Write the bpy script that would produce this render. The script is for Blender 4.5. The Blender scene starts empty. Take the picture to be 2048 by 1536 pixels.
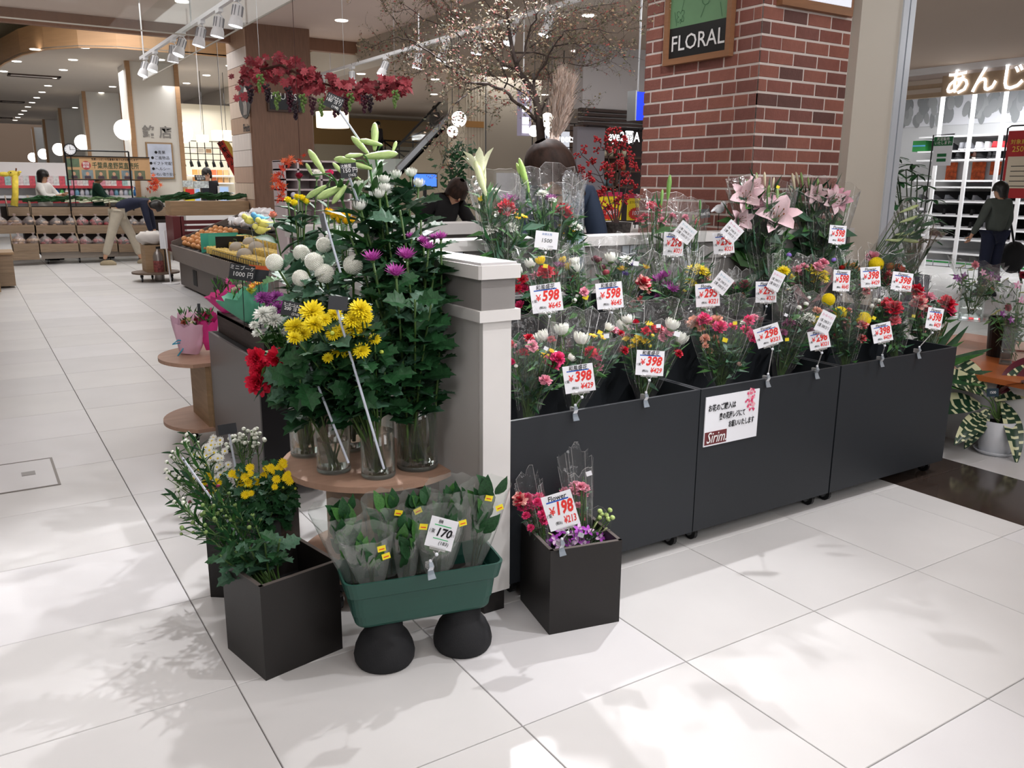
import bpy, math, random
from mathutils import Vector as V, Matrix, Quaternion, noise
random.seed(7)
S = bpy.context.scene
COL = S.collection
# ---------------------------------------------------------------- camera (x runs along the bins, y up the aisle)
F_, TH, RO, YAW, HC = 1689.26, .232269, .0077468, .569483, 1.423
_f0 = V((math.sin(YAW), math.cos(YAW), 0)); _r = V((math.cos(YAW), -math.sin(YAW), 0)); _z = V((0, 0, 1))
CF = _f0*math.cos(TH) - _z*math.sin(TH); _u = _f0*math.sin(TH) + _z*math.cos(TH)
CR = _r*math.cos(RO) + _u*math.sin(RO); CU = -_r*math.sin(RO) + _u*math.cos(RO)
CC = V((0, 0, HC))
cam = bpy.data.cameras.new('camera'); camo = bpy.data.objects.new('camera', cam); COL.objects.link(camo)
cam.sensor_width = 36; cam.lens = F_*36/2048; cam.clip_start = .05; cam.clip_end = 300
camo.matrix_world = Matrix((( CR.x, CU.x, -CF.x, 0), (CR.y, CU.y, -CF.y, 0), (CR.z, CU.z, -CF.z, HC), (0, 0, 0, 1)))
S.camera = camo
# measuring helpers: where a sight line meets a real plane of the place
def ray(px, py): return CF + CR*((px-1024)/F_) + CU*((768-py)/F_)
def fl(px, py, z=0.):
    d = ray(px, py); return CC + d*((z-HC)/d.z)
def ox(px, py, x):
    d = ray(px, py); return CC + d*(x/d.x)
def oy(px, py, y):
    d = ray(px, py); return CC + d*(y/d.y)
def dp(px, py, D): return CC + ray(px, py)*D
# ---------------------------------------------------------------- world, lights, exposure
S.view_settings.view_transform = 'Standard'; S.view_settings.look = 'None'; S.view_settings.gamma = 1
S.view_settings.use_curve_mapping = False; S.view_settings.exposure = 0.12
W_ = bpy.data.worlds.new('world'); S.world = W_; W_.use_nodes = True
W_.node_tree.nodes['Background'].inputs[0].default_value = (.90, .92, 1, 1)
W_.node_tree.nodes['Background'].inputs[1].default_value = .70
def area(loc, size, power, col=(1, .99, .99), rot=(0, 0, 0), sy=None):
    l = bpy.data.lights.new('ceiling_area_light', 'AREA'); l.energy = power*.46; l.size = size; l.color = col
    if sy: l.shape = 'RECTANGLE'; l.size_y = sy
    o = bpy.data.objects.new('ceiling_area_light', l); o.location = loc; o.rotation_euler = rot; COL.objects.link(o); return o
def spot(loc, to, power, ang=60, rad=.04, col=(1, .98, 1)):
    l = bpy.data.lights.new('spot_light', 'SPOT'); l.energy = power; l.spot_size = math.radians(ang); l.spot_blend = .6
    l.shadow_soft_size = rad; l.color = col
    o = bpy.data.objects.new('spot_light', l); o.location = loc
    o.rotation_euler = (V(to)-V(loc)).to_track_quat('-Z', 'Y').to_euler(); COL.objects.link(o); return o
area((1.2, 1.2, 3.5), 2.2, 34); area((3.6, .8, 3.5), 2.2, 38); area((-1.2, 3.6, 3.5), 2.2, 50)
area((3.0, 5.2, 3.5), 2.0, 45); area((.2, 7.2, 3.5), 2.5, 50); area((4.0, 9.5, 3.4), 2.5, 60)
area((1.0, 11.5, 3.5), 2.5, 90); area((2.4, 15.0, 4.1), 1.6, 150); area((.5, 15.0, 4.1), 1.6, 120)
area((2.0, 20, 3.5), 3, 260); area((5, 19, 3.2), 3, 220); area((7, 7, 3.2), 2.5, 110); area((9.0, 14, 3.2), 3, 260)
area((9, 5, 3.4), 3, 110); area((14.6, 6.5, 3.1), 1.6, 170, (1, 1, 1)); area((14.6, 8.6, 3.1), 1.4, 110, (1, 1, 1)); area((4.9, 20.9, 3.1), 1.0, 22); area((11.5, 20.6, 2.0), .8, 40); area((12, 20, 4.4), 4, 260)
def aimed(loc, to, size, power):
    o = area(loc, size, power); o.rotation_euler = (V(to)-V(loc)).to_track_quat('-Z', 'Y').to_euler()
aimed((.6, -2.2, 3.1), (2.2, 3.0, 1.0), 1.6, 105); aimed((3.6, -2.0, 3.1), (3.6, 3.2, 1.2), 1.6, 100); aimed((-1.6, -.2, 3.2), (.9, 3.0, .9), 1.2, 45)
aimed((7, 3, 3.1), (6.5, 9.5, 1.5), 1.6, 110)
spot((2.9, 4.6, 2.9), (1.0, 2.3, 0), 330, 62, .03); spot((3.4, 3.0, 3.1), (1.3, 2.3, .3), 220, 60, .03)
spot((1.8, 4.4, 3.0), (.4, 2.2, 0), 220, 62, .03); spot((4.4, 1.4, 3.2), (3.0, 2.6, .7), 170, 60, .03)
spot((2.4, 1.0, 3.3), (1.2, 2.6, .9), 120, 60, .04)
spot((2.6, 2.4, 3.3), (3.05, 4.3, 1.9), 110, 50, .04)
S.cycles.transparent_max_bounces = 24
S.cycles.max_bounces = 8
# ---------------------------------------------------------------- materials
def c(h):
    h = h.lstrip('#'); o = []
    for i in (0, 2, 4):
        x = int(h[i:i+2], 16)/255; o.append(x/12.92 if x <= .04045 else ((x+.055)/1.055)**2.4)
    return (*o, 1)
MATS = {}
def mat(name, col, rough=.6, metal=0, var=.0, scale=8., bump=0., bscale=60., emit=0, spec=.5, trans=0, ior=1.45, stretch=None, coat=0, sub=0):
    if name in MATS: return MATS[name]
    m = bpy.data.materials.new(name); m.use_nodes = True; MATS[name] = m
    nt = m.node_tree; b = nt.nodes['Principled BSDF']; L = nt.links
    cc = c(col) if isinstance(col, str) else col
    b.inputs['Base Color'].default_value = cc; b.inputs['Roughness'].default_value = rough; b.inputs['Metallic'].default_value = metal
    b.inputs['Specular IOR Level'].default_value = spec; b.inputs['IOR'].default_value = ior
    b.inputs['Transmission Weight'].default_value = trans; b.inputs['Coat Weight'].default_value = coat
    if sub:
        b.inputs['Subsurface Weight'].default_value = sub; b.inputs['Subsurface Radius'].default_value = (.02, .02, .02); b.inputs['Subsurface Scale'].default_value = .3
    if emit: b.inputs['Emission Color'].default_value = cc; b.inputs['Emission Strength'].default_value = emit
    if var or bump:
        tc = nt.nodes.new('ShaderNodeTexCoord'); mp = nt.nodes.new('ShaderNodeMapping'); L.new(tc.outputs['Object'], mp.inputs[0])
        if stretch: mp.inputs['Scale'].default_value = stretch
    if var:
        n = nt.nodes.new('ShaderNodeTexNoise'); n.inputs['Scale'].default_value = scale; n.inputs['Detail'].default_value = 5
        L.new(mp.outputs[0], n.inputs['Vector'])
        r = nt.nodes.new('ShaderNodeValToRGB'); r.color_ramp.elements[0].position = .3; r.color_ramp.elements[1].position = .7
        r.color_ramp.elements[0].color = tuple(max(0, x*(1-var)) for x in cc[:3])+(1,)
        r.color_ramp.elements[1].color = tuple(min(1, x*(1+var)) for x in cc[:3])+(1,)
        L.new(n.outputs['Fac'], r.inputs[0]); L.new(r.outputs[0], b.inputs['Base Color'])
    if bump:
        n2 = nt.nodes.new('ShaderNodeTexNoise'); n2.inputs['Scale'].default_value = bscale; L.new(mp.outputs[0], n2.inputs['Vector'])
        bp = nt.nodes.new('ShaderNodeBump'); bp.inputs['Strength'].default_value = bump; bp.inputs['Distance'].default_value = .01
        L.new(n2.outputs['Fac'], bp.inputs['Height']); L.new(bp.outputs[0], b.inputs['Normal'])
    return m
def film(name, tint=(1, 1, 1, 1), fac=.10, diff=.05, rough=.12, bscale=22., bump=.5, edge=.45):
    m = bpy.data.materials.new(name); m.use_nodes = True; nt = m.node_tree; nt.nodes.clear(); N = nt.nodes.new; L = nt.links.new
    out = N('ShaderNodeOutputMaterial'); tr = N('ShaderNodeBsdfTransparent'); gl = N('ShaderNodeBsdfGlossy'); df = N('ShaderNodeBsdfDiffuse')
    tr.inputs[0].default_value = tint; gl.inputs['Roughness'].default_value = rough
    df.inputs[0].default_value = (min(1, tint[0]), min(1, tint[1]), min(1, tint[2]), 1)
    tc = N('ShaderNodeTexCoord'); n = N('ShaderNodeTexNoise'); n.inputs['Scale'].default_value = bscale; n.inputs['Detail'].default_value = 3; n.inputs['Distortion'].default_value = 1.2
    L(tc.outputs['Object'], n.inputs['Vector']); bp = N('ShaderNodeBump'); bp.inputs['Strength'].default_value = bump; bp.inputs['Distance'].default_value = .02
    L(n.outputs['Fac'], bp.inputs['Height']); L(bp.outputs[0], gl.inputs['Normal'])
    fr = N('ShaderNodeLayerWeight'); fr.inputs['Blend'].default_value = .35
    mt = N('ShaderNodeMath'); mt.operation = 'MULTIPLY_ADD'; mt.inputs[1].default_value = edge; mt.inputs[2].default_value = fac
    L(fr.outputs['Facing'], mt.inputs[0])
    a = N('ShaderNodeMixShader'); L(mt.outputs[0], a.inputs[0]); L(tr.outputs[0], a.inputs[1]); L(gl.outputs[0], a.inputs[2])
    b = N('ShaderNodeMixShader'); b.inputs[0].default_value = diff; L(a.outputs[0], b.inputs[1]); L(df.outputs[0], b.inputs[2])
    L(b.outputs[0], out.inputs[0]); MATS[name] = m; return m
# ---------------------------------------------------------------- mesh building
class MB:
    def __init__(s): s.v = []; s.f = []; s.m = []
    def quad(s, *p, m=0):
        n = len(s.v); s.v += [V(a) for a in p]; s.f.append(tuple(range(n, n+len(p)))); s.m.append(m); return s
    def add(s, vs, fs, m=0):
        n = len(s.v); s.v += [V(a) for a in vs]
        for f in fs: s.f.append(tuple(n+i for i in f)); s.m.append(m)
        return s
    def bx(s, x0, x1, y0, y1, z0, z1, m=0, T=None):
        vs = [V((x, y, z)) for x in (x0, x1) for y in (y0, y1) for z in (z0, z1)]
        if T: vs = [T @ a for a in vs]
        return s.add(vs, [(0, 1, 3, 2), (4, 6, 7, 5), (0, 4, 5, 1), (2, 3, 7, 6), (0, 2, 6, 4), (1, 5, 7, 3)], m)
    def cbx(s, cx, cy, cz, sx, sy, sz, m=0, T=None, b=0):
        """box with its four upright edges chamfered"""
        if not b: return s.bx(cx-sx/2, cx+sx/2, cy-sy/2, cy+sy/2, cz-sz/2, cz+sz/2, m, T)
        x, y = sx/2, sy/2
        o = [(x-b, -y), (x, -y+b), (x, y-b), (x-b, y), (-x+b, y), (-x, y-b), (-x, -y+b), (-x+b, -y)]
        return s.prism([(cx+a, cy+d) for a, d in o], cz-sz/2, cz+sz/2, m, T)
    def prism(s, poly, z0, z1, m=0, T=None):
        n = len(poly); vs = [V((x, y, z0)) for x, y in poly]+[V((x, y, z1)) for x, y in poly]
        if T: vs = [T @ a for a in vs]
        return s.add(vs, [tuple(reversed(range(n))), tuple(range(n, 2*n))]+[(i, (i+1) % n, n+(i+1) % n, n+i) for i in range(n)], m)
    def tube(s, pts, r, n=6, m=0, cap=True):
        pts = [V(p) for p in pts]; k = len(pts)
        rs = r if isinstance(r, (list, tuple)) else [r]*k
        b = len(s.v); a = None
        for i, p in enumerate(pts):
            t = (pts[min(i+1, k-1)]-pts[max(i-1, 0)])
            if t.length < 1e-9: t = V((0, 0, 1))
            t.normalize()
            if a is None: a = t.orthogonal().normalized()
            else:
                a = a - t*a.dot(t)
                a = a.normalized() if a.length > 1e-6 else t.orthogonal().normalized()
            q = t.cross(a)
            for j in range(n):
                w = 2*math.pi*j/n; s.v.append(p+(a*math.cos(w)+q*math.sin(w))*rs[i])
        for i in range(k-1):
            for j in range(n):
                s.f.append((b+i*n+j, b+i*n+(j+1) % n, b+(i+1)*n+(j+1) % n, b+(i+1)*n+j)); s.m.append(m)
        if cap:
            s.f.append(tuple(b+j for j in reversed(range(n)))); s.m.append(m)
            s.f.append(tuple(b+(k-1)*n+j for j in range(n))); s.m.append(m)
        return s
    def lathe(s, prof, n=20, cx=0, cy=0, m=0, T=None, close=False):
        b = len(s.v); k = len(prof)
        for r, z in prof:
            for j in range(n):
                w = 2*math.pi*j/n; p = V((cx+r*math.cos(w), cy+r*math.sin(w), z)); s.v.append(T @ p if T else p)
        for i in range(k-1):
            for j in range(n):
                s.f.append((b+i*n+j, b+i*n+(j+1) % n, b+(i+1)*n+(j+1) % n, b+(i+1)*n+j)); s.m.append(m)
        return s
    def ball(s, p, r, n=8, k=6, m=0, T=None):
        rr = r if isinstance(r, (list, tuple)) else (r, r, r); p = V(p); b = len(s.v)
        vs = [V((0, 0, 1))]
        for i in range(1, k):
            for j in range(n):
                a = math.pi*i/k; w = 2*math.pi*j/n; vs.append(V((math.sin(a)*math.cos(w), math.sin(a)*math.sin(w), math.cos(a))))
        vs.append(V((0, 0, -1))); vs = [V((a.x*rr[0], a.y*rr[1], a.z*rr[2])) for a in vs]
        if T: vs = [T @ a for a in vs]
        fs = [(0, 1+j, 1+(j+1) % n) for j in range(n)]
        for i in range(k-2):
            for j in range(n): fs.append((1+i*n+j, 1+(i+1)*n+j, 1+(i+1)*n+(j+1) % n, 1+i*n+(j+1) % n))
        e = len(vs)-1; q = 1+(k-2)*n
        fs += [(e, q+(j+1) % n, q+j) for j in range(n)]
        return s.add([a+p for a in vs], fs, m)
    def mesh(s, name, mats, smooth=False, org=None):
        me = bpy.data.meshes.new(name); o = org or V((0, 0, 0))
        me.from_pydata([tuple(a-o) for a in s.v], [], s.f)
        for x in (mats if isinstance(mats, (list, tuple)) else [mats]): me.materials.append(x)
        me.polygons.foreach_set('material_index', s.m)
        if smooth: me.polygons.foreach_set('use_smooth', [True]*len(s.f))
        me.update(); return me
    def build(s, name, mats, parent=None, smooth=False, **k):
        if not s.v: return None
        xs = [a.x for a in s.v]; ys = [a.y for a in s.v]; zs = [a.z for a in s.v]
        org = V(((min(xs)+max(xs))/2, (min(ys)+max(ys))/2, min(zs)))
        return obj(name, s.mesh(name, mats, smooth, org), parent, Matrix.Translation(org), **k)
WM = {}
def obj(name, data, parent=None, world=None, label=None, cat=None, group=None, kind=None):
    o = bpy.data.objects.new(name, data); COL.objects.link(o); world = world or Matrix()
    WM[o.name] = world.copy()
    if parent is not None: o.parent = parent; o.matrix_basis = WM[parent.name].inverted() @ world
    else: o.matrix_basis = world
    if label: o['label'] = label
    if cat: o['category'] = cat
    if group: o['group'] = group
    if kind: o['kind'] = kind
    return o
def thing(name, label, cat, loc, group=None, rot=None):
    m = Matrix.Translation(V(loc))
    if rot is not None: m = m @ (rot.to_4x4() if hasattr(rot, 'to_4x4') else Matrix.Rotation(rot, 4, 'Z'))
    return obj(name, None, None, m, label, cat, group)
def struct(name, mb, mats, **k): return mb.build(name, mats, kind='structure', **k)
def aim(p, d, up=(0, 0, 1), s=1.):
    """matrix: local +Z along d at p"""
    d = V(d).normalized(); u = V(up)
    if abs(d.dot(u.normalized())) > .98: u = V((0, 1, 0))
    x = u.cross(d).normalized(); y = d.cross(x); m = Matrix((x, y, d)).transposed().to_4x4()
    return Matrix.Translation(V(p)) @ m @ Matrix.Diagonal((s, s, s, 1))
def aimy(p, d, nrm=(0, 0, 1), s=1.):
    """matrix: local +Y along d, local +Z near nrm"""
    d = V(d).normalized(); n = V(nrm); n = n-d*n.dot(d)
    n = n.normalized() if n.length > 1e-4 else d.orthogonal().normalized()
    x = d.cross(n); m = Matrix((x, d, n)).transposed().to_4x4()
    return Matrix.Translation(V(p)) @ m @ Matrix.Diagonal((s, s, s, 1))
R = random.uniform
def rv(s=1.): return V((R(-s, s), R(-s, s), R(-s, s)))
# flat lettering: real extruded text, turned to mesh at the end of the script
TXT = {}
DG = [None]
def tmesh(body, m, bold=0., shear=0., ext=.0004, sp=1.):
    k = (body, m.name, bold, shear, ext, sp)
    if k in TXT: return TXT[k]
    cu = bpy.data.curves.new('lettering', 'FONT'); cu.body = body; cu.size = 1; cu.offset = bold; cu.shear = shear
    cu.align_x = 'CENTER'; cu.align_y = 'CENTER'; cu.extrude = ext; cu.resolution_u = 2; cu.space_character = sp; cu.space_line = 1.0
    t = bpy.data.objects.new('lettering', cu); COL.objects.link(t)
    me = bpy.data.meshes.new_from_object(t.evaluated_get(bpy.context.evaluated_depsgraph_get()))
    bpy.data.objects.remove(t); me.materials.clear(); me.materials.append(m); TXT[k] = me; return me
def text(body, m, parent, frame, x, y, h, bold=0., shear=0., z=.002, wmax=None, name='lettering', rot=0, sx=1.):
    """frame: matrix whose local XY is the face written on"""
    me = tmesh(body, m, bold, shear)
    w = (max(v.co.x for v in me.vertices)-min(v.co.x for v in me.vertices)) if len(me.vertices) else 1
    s = h; fx = h*sx
    if wmax and w*fx > wmax: fx = wmax/w
    M = frame @ Matrix.Translation((x, y, z)) @ Matrix.Rotation(rot, 4, 'Z') @ Matrix.Diagonal((fx, s, 1, 1))
    return obj(name, me, parent, M)
WALLF = lambda p, nrm, up=(0, 0, 1): aim(p, nrm, up)   # local X right, Y up, Z out of the face
# ---------------------------------------------------------------- palette
WHITE = mat('white_paint', '#dcdad8', .5, var=.02); CREAM = mat('cream_wall', '#c9c2b4', .8, var=.03, scale=2)
GREYP = mat('grey_panel', '#8b8886', .5, var=.03); BLK = mat('black_laminate', '#1a1716', .45, var=.15, scale=3, bump=.02, bscale=200)
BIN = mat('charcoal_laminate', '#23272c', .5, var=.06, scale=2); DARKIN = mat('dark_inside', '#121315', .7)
EDGE = mat('worn_edge', '#5b5450', .6); PLY = mat('plywood', '#b08d78', .55, var=.12, scale=3, stretch=(1, 8, 1), bump=.03)
PLYE = mat('plywood_edge', '#9a7358', .7, var=.2, scale=30, stretch=(1, 1, 12)); OAK = mat('oak_board', '#a08566', .6, var=.14, scale=4, stretch=(1, 1, 9))
OAKH = mat('oak_tray', '#8f7b66', .65, var=.16, scale=5, stretch=(1, 9, 9)); WALN = mat('walnut_panel', '#80604e', .5, var=.12, scale=4, stretch=(12, 12, 1))
BLACKM = mat('black_plastic', '#101012', .4); RUB = mat('black_rubber', '#1b1c1f', .8, bump=.1, bscale=300)
STEEL = mat('steel', '#b9bcc0', .3, 1); WHM = mat('white_metal', '#e8e8ea', .35); LEAFD = mat('leaf_dark', '#244d2b', .5, var=.35, scale=14, spec=.35)
LEAFM = mat('leaf_mid', '#3a6a2f', .5, var=.3, scale=14); LEAFG = mat('leaf_grey', '#41664f', .5, var=.3, scale=12); LEAFB = mat('leaf_bright', '#6f9a45', .45, var=.25, scale=14)
STEM = mat('stem_green', '#4d6b34', .5, var=.2); STEMD = mat('stem_dark', '#2c3f24', .5); LIME = mat('bud_lime', '#a9c977', .4, var=.15, scale=20, sub=.1)
INKK = mat('ink_black', '#15151a', .6); INKR = mat('ink_red', '#e0342f', .6); INKB = mat('ink_blue', '#2257b8', .6); INKG = mat('ink_green', '#31b56a', .6); INKW = mat('ink_white', '#f2f2f2', .6)
CARD = mat('white_card', '#eef0f6', .45); SLATE = mat('chalk_card', '#23272b', .5); CLEARP = film('clear_plastic', (1, 1, 1, 1), .22, .12, .1, 40, .2)
FILM = film('clear_film', (.97, .98, .98, 1), .03, .02, .14, 16, .5, .38); FILM2 = film('cloudy_film', (.86, .9, .87, 1), .05, .14, .25, 14, .5)
GLASS = film('thin_glass', (.96, .985, .975, 1), .03, .012, .02, 3, .02)
PANE = film('screen_pane', (.97, .985, .975, 1), .012, .012, .02, 3, .0, .10); YEL = mat('sticker_yellow', '#f4e02c', .5)
GLOW = mat('lamp_glow', '#fff6ea', .5, emit=5.); GLOWC = mat('lamp_glow_cool', '#f3f4ff', .5, emit=9.); GLOWS = mat('sign_glow', '#ffffff', .5, emit=2.5)
WATER = mat('water', '#ffffff', .0, trans=1, ior=1.33)
SKIN = mat('skin', '#c79a7e', .55, sub=.05); HAIR = mat('black_hair', '#15110f', .45, var=.3, scale=40, stretch=(1, 1, .2)); HAIRB = mat('brown_hair', '#2e1e17', .6, var=.6, scale=50, stretch=(1, .12, 1), spec=.3)
# ================================================================ SETTING
floor = struct('floor', MB().quad((-12, -3, -.006), (30, -3, -.006), (30, 60, -.006), (-12, 60, -.006)), mat('grout', '#6f6a68', .8))
TILE = []
for i, h in enumerate(('#cfcecd', '#d2d1d0', '#cbcaca', '#d4d3d4')): TILE.append(mat('floor_tile_%s' % 'abcd'[i], h, .33, var=.045, scale=2.2, spec=.45))
DKT = mat('dark_floor_tile', '#3b322d', .12, var=.2, scale=3)
def tile_mesh(w, d, m):
    g = .0016; mb = MB(); x, y = w/2-g, d/2-g; e = .0015
    mb.add([(-x, -y, -.006), (x, -y, -.006), (x, y, -.006), (-x, y, -.006), (-x, -y, -e), (x, -y, -e), (x, y, -e), (-x, y, -e), (-x+e, -y+e, 0), (x-e, -y+e, 0), (x-e, y-e, 0), (-x+e, y-e, 0)],
           [(0, 1, 5, 4), (1, 2, 6, 5), (2, 3, 7, 6), (3, 0, 4, 7), (4, 5, 9, 8), (5, 6, 10, 9), (6, 7, 11, 10), (7, 4, 8, 11), (8, 9, 10, 11)])
    return mb.mesh('floor_tile', m)
xj = [1.112+.6*k for k in range(-18, 5)]+[3.716]+[4.316+.6*k for k in range(30)]
yj = [1.671+.6*k for k in range(-5, 60)]
tm = {}; cand = []
for a in range(len(xj)-1):
    for b in range(len(yj)-1):
        x0, x1, y0, y1 = xj[a], xj[a+1], yj[b], yj[b+1]; cx, cy = (x0+x1)/2, (y0+y1)/2
        dark = abs(x0-3.716) < .01
        d = V((cx, cy, 0))-CC; dep = d.dot(CF)
        vis = dep > .6 and abs(d.dot(CR)/dep) < .72+.5/dep and d.dot(CU)/dep > -.6
        cand.append((0 if vis else 1, dep if vis else abs(dep)+50, cx, cy, round(x1-x0, 3), dark))
cand.sort(); rest = MB(); restd = MB()
for i, (nv, dd, cx, cy, w, dark) in enumerate(cand):
    mi = 4 if dark else random.randrange(4)
    if i < 290:
        k = (w, mi)
        if k not in tm: tm[k] = tile_mesh(w, .6, (TILE+[DKT])[mi])
        obj('floor_tile', tm[k], floor, Matrix.Translation((cx, cy, 0)))
    else:
        g = .003; (restd if dark else rest).bx(cx-w/2+g, cx+w/2-g, cy-.3+g, cy+.3-g, -.006, 0, 0 if dark else mi)
rest.build('far_floor_tile', TILE, floor, kind='stuff'); restd.build('far_dark_tile', DKT, floor, kind='stuff')
# access hatch in the aisle floor
t = thing('floor_hatch', 'square steel-rimmed floor hatch with a small lifting plate in the aisle', 'hatch', fl(0, 960)); 
a = fl(95, 918); b = fl(108, 970)
x0, x1, y0, y1 = a.x-.55, a.x+.01, b.y, a.y
MB().bx(x0, x1, y0, y1, .0, .002).build('cover', TILE[3], t)
m = MB()
for q in ((x0-.012, x1+.012, y0-.012, y0), (x0-.012, x1+.012, y1, y1+.012), (x0-.012, x0, y0, y1), (x1, x1+.012, y0, y1)): m.bx(*q, 0, .003)
m.build('rim', mat('hatch_steel', '#77716c', .4, .8), t)
p = fl(57, 948); MB().bx(p.x-.03, p.x+.03, p.y-.03, p.y+.03, .002, .004).build('lifting_plate', mat('plate_grey', '#8d8a88', .4, .7), t)
# ceilings
CEILN = mat('near_ceiling', '#dcc8be', .85, var=.03, scale=.7); CEILF = mat('far_ceiling', '#bdb3a8', .85, var=.03, scale=.7)
struct('ceiling', MB().bx(-10, 5.6, -4, 13.5, 3.6, 3.7), CEILN)
struct('ceiling_2', MB().bx(5.9, 24, -4, 26, 3.3, 3.4), mat('side_ceiling', '#ab9a8b', .85))
# far ceiling with the curved wooden fascia
cur = [fl(x, y, 3.6) for x, y in ((0, 138), (30, 116), (50, 106), (75, 97), (120, 91), (180, 90), (250, 94), (300, 99), (400, 108), (470, 115))]
cur = [V((.55, 40, 0)), V((.62, 25, 0)), V((.8, 21.5, 0)), V((1.0, 19.4, 0)), V((1.2, 18.1, 0)), V((1.5, 17.1, 0)), V((1.95, 16.5, 0)), V((2.5, 16.22, 0)), V((3.4, 16.2, 0)), V((7.5, 16.2, 0))]
poly = [(p.x, p.y) for p in cur]+[(7.5, 40)]
struct('ceiling_3', MB().prism(poly, 3.6, 3.62), CEILF)
WOODF = mat('fascia_wood', '#b08a66', .5, var=.08, scale=2, stretch=(1, 1, 14))
m = MB(); n = len(cur); off = V((.05, -.03, 0))
for i in range(n-1):
    a, b = cur[i], cur[i+1]
    m.quad((a.x, a.y, 3.58), (b.x, b.y, 3.58), (b.x, b.y, 4.02), (a.x, a.y, 4.02))
    m.quad((a.x, a.y, 3.58), (b.x, b.y, 3.58), (b.x+.04, b.y+.04, 3.58), (a.x+.04, a.y+.04, 3.58))
struct('trim_1', m, WOODF)
struct('ceiling_4', MB().bx(-10, 8, 13.5, 40, 4.5, 4.6), mat('cove_cream', '#e6dec2', .9))
struct('trim_2', MB().bx(-10, 5.9, 13.5, 13.6, 3.52, 4.5), CREAM)
struct('trim_3', MB().bx(-10, 5.95, 13.4, 13.52, 3.42, 3.62), mat('beam_wood', '#8f6b57', .6, var=.08, scale=3, stretch=(9, 1, 1)))
struct('trim_4', MB().bx(5.6, 5.9, -4, 26, 3.25, 3.7), mat('beam_white', '#b8afa4', .8))
struct('ceiling_5', MB().bx(-10, .5, 13.6, 40, 3.9, 3.95), CEILF)
# shell walls far away
struct('wall_far', MB().bx(-12, 24, 46, 46.3, 0, 6), mat('far_wall', '#a98f78', .8))
struct('wall_left', MB().bx(-10.3, -10, -4, 46, 0, 6), CREAM); struct('wall_back', MB().bx(-10, 30, -4.3, -4, 0, 6), CREAM)
# recessed downlights
def downlight(p, r=.07, lab='', grp='round recessed downlights', gm=GLOW):
    t = thing('downlight', lab, 'ceiling light', p, grp)
    z = p[2]
    MB().lathe([(r*1.18, z-.004), (r*1.18, z-.0), (r, z-.0), (r, z-.004), (r*1.18, z-.004)], 20, p[0], p[1]).build('rim', WHM, t)
    MB().prism([(p[0]+r*math.cos(w*math.pi/8), p[1]+r*math.sin(w*math.pi/8)) for w in range(16)], z-.012, z-.002).build('lens', gm, t)
for k in range(13):
    downlight((2.05, 16.55+1.75*k, 3.6), .075, 'round recessed downlight in the long row running down the far ceiling over the vegetable stands', 'downlights in the long row')
for (x, y) in ((70, 98), (33, 122), (6, 142)):
    downlight(fl(x, y, 3.6), .08, 'round downlight close behind the curved wooden fascia edge', 'downlights behind the fascia curve')
for (x, y) in ((321, 119), (460, 131), (413, 150), (373, 166), (225, 173), (202, 185), (240, 220), (137, 223), (150, 215)):
    downlight(fl(x, y, 3.6), .075, 'round downlight scattered on the far ceiling around the white piers', 'scattered far downlights')
for (x, y, s) in ((365, 2, 'nearest the top edge over the track'), (310, 51, 'in the cream cove above the curved fascia'), (683, 40, 'in the brown ceiling right of the wooden pillar')):
    downlight(fl(x, y, 3.6 if s[0] != 'i' or 'brown' in s else 4.5), .085, 'single round downlight '+s, None)
for (x, y) in ((725, 127), (655, 146), (722, 147), (870, 158), (902, 120), (978, 82), (1010, 135), (930, 212), (1178, 30), (1153, 101), (868, 188), (1090, 189)):
    downlight(fl(x, y, 3.3 if x > 600 else 3.6), .075, 'round downlight in the brown side ceiling seen through the tree', 'downlights of the side ceiling')
# ceiling air vents
for i, (a, b, y2, lab) in enumerate((((15, 148), (125, 150), 158, 'long black-framed air vent, nearest and rightmost of the far ceiling vents'), ((0, 202), (50, 203), 208, 'smaller black-framed air vent further back at the left edge'), ((0, 235), (26, 235), 239, 'small distant air vent below two larger ones'))):
    p, q = fl(*a, 3.6), fl(*b, 3.6); t = thing('ceiling_vent', lab, 'vent', p)
    m = MB(); d = .22
    for z in ((p.x, q.x, p.y-d, p.y-d+.04), (p.x, q.x, p.y+d-.04, p.y+d), (p.x, p.x+.05, p.y-d, p.y+d), (q.x-.05, q.x, p.y-d, p.y+d)): m.bx(*z, 3.575, 3.6)
    m.build('frame', mat('vent_brown', '#3c2a22', .6), t); MB().bx(p.x+.05, q.x-.05, p.y-d+.04, p.y+d-.04, 3.59, 3.6).build('grille', mat('vent_pale', '#c9c2ba', .7), t)
# white piers with wood edges, one behind another
def pier(k, x0, x1, y):
    t = obj('wall_pier', None, None, Matrix.Translation((x0, y, 0))); t['kind'] = 'structure'
    MB().bx(x0, x1, y, y+1.2, 0, 3.6).build('panel', mat('pier_white', '#dedbd4', .7), t)
    for a in (x0-.06, x1): MB().bx(a, a+.08, y-.04, y+.06, 0, 3.6).build('wood_edge', WOODF, t)
    return t
PY = [17.9, 24.5, 30.6, 36.5, 42.0]
for k, y in enumerate(PY): pier(k, 2.92, 3.72, y)
lab = ['nearest and largest', 'second nearest', 'third', 'fourth', 'farthest and smallest']
for k, y in enumerate(PY):
    t = thing('globe_wall_lamp', '%s of the half-globe wall lamps along the white piers' % lab[k], 'wall lamp', (2.85, y+.3, 2.3), 'half globe lamps on the piers')
    MB().ball((2.80, y+.3, 2.38), .19, 18, 12).build('globe', GLOW, t, smooth=True); MB().bx(2.84, 2.92, y+.24, y+.36, 2.3, 2.46).build('bracket', WHM, t)
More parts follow.
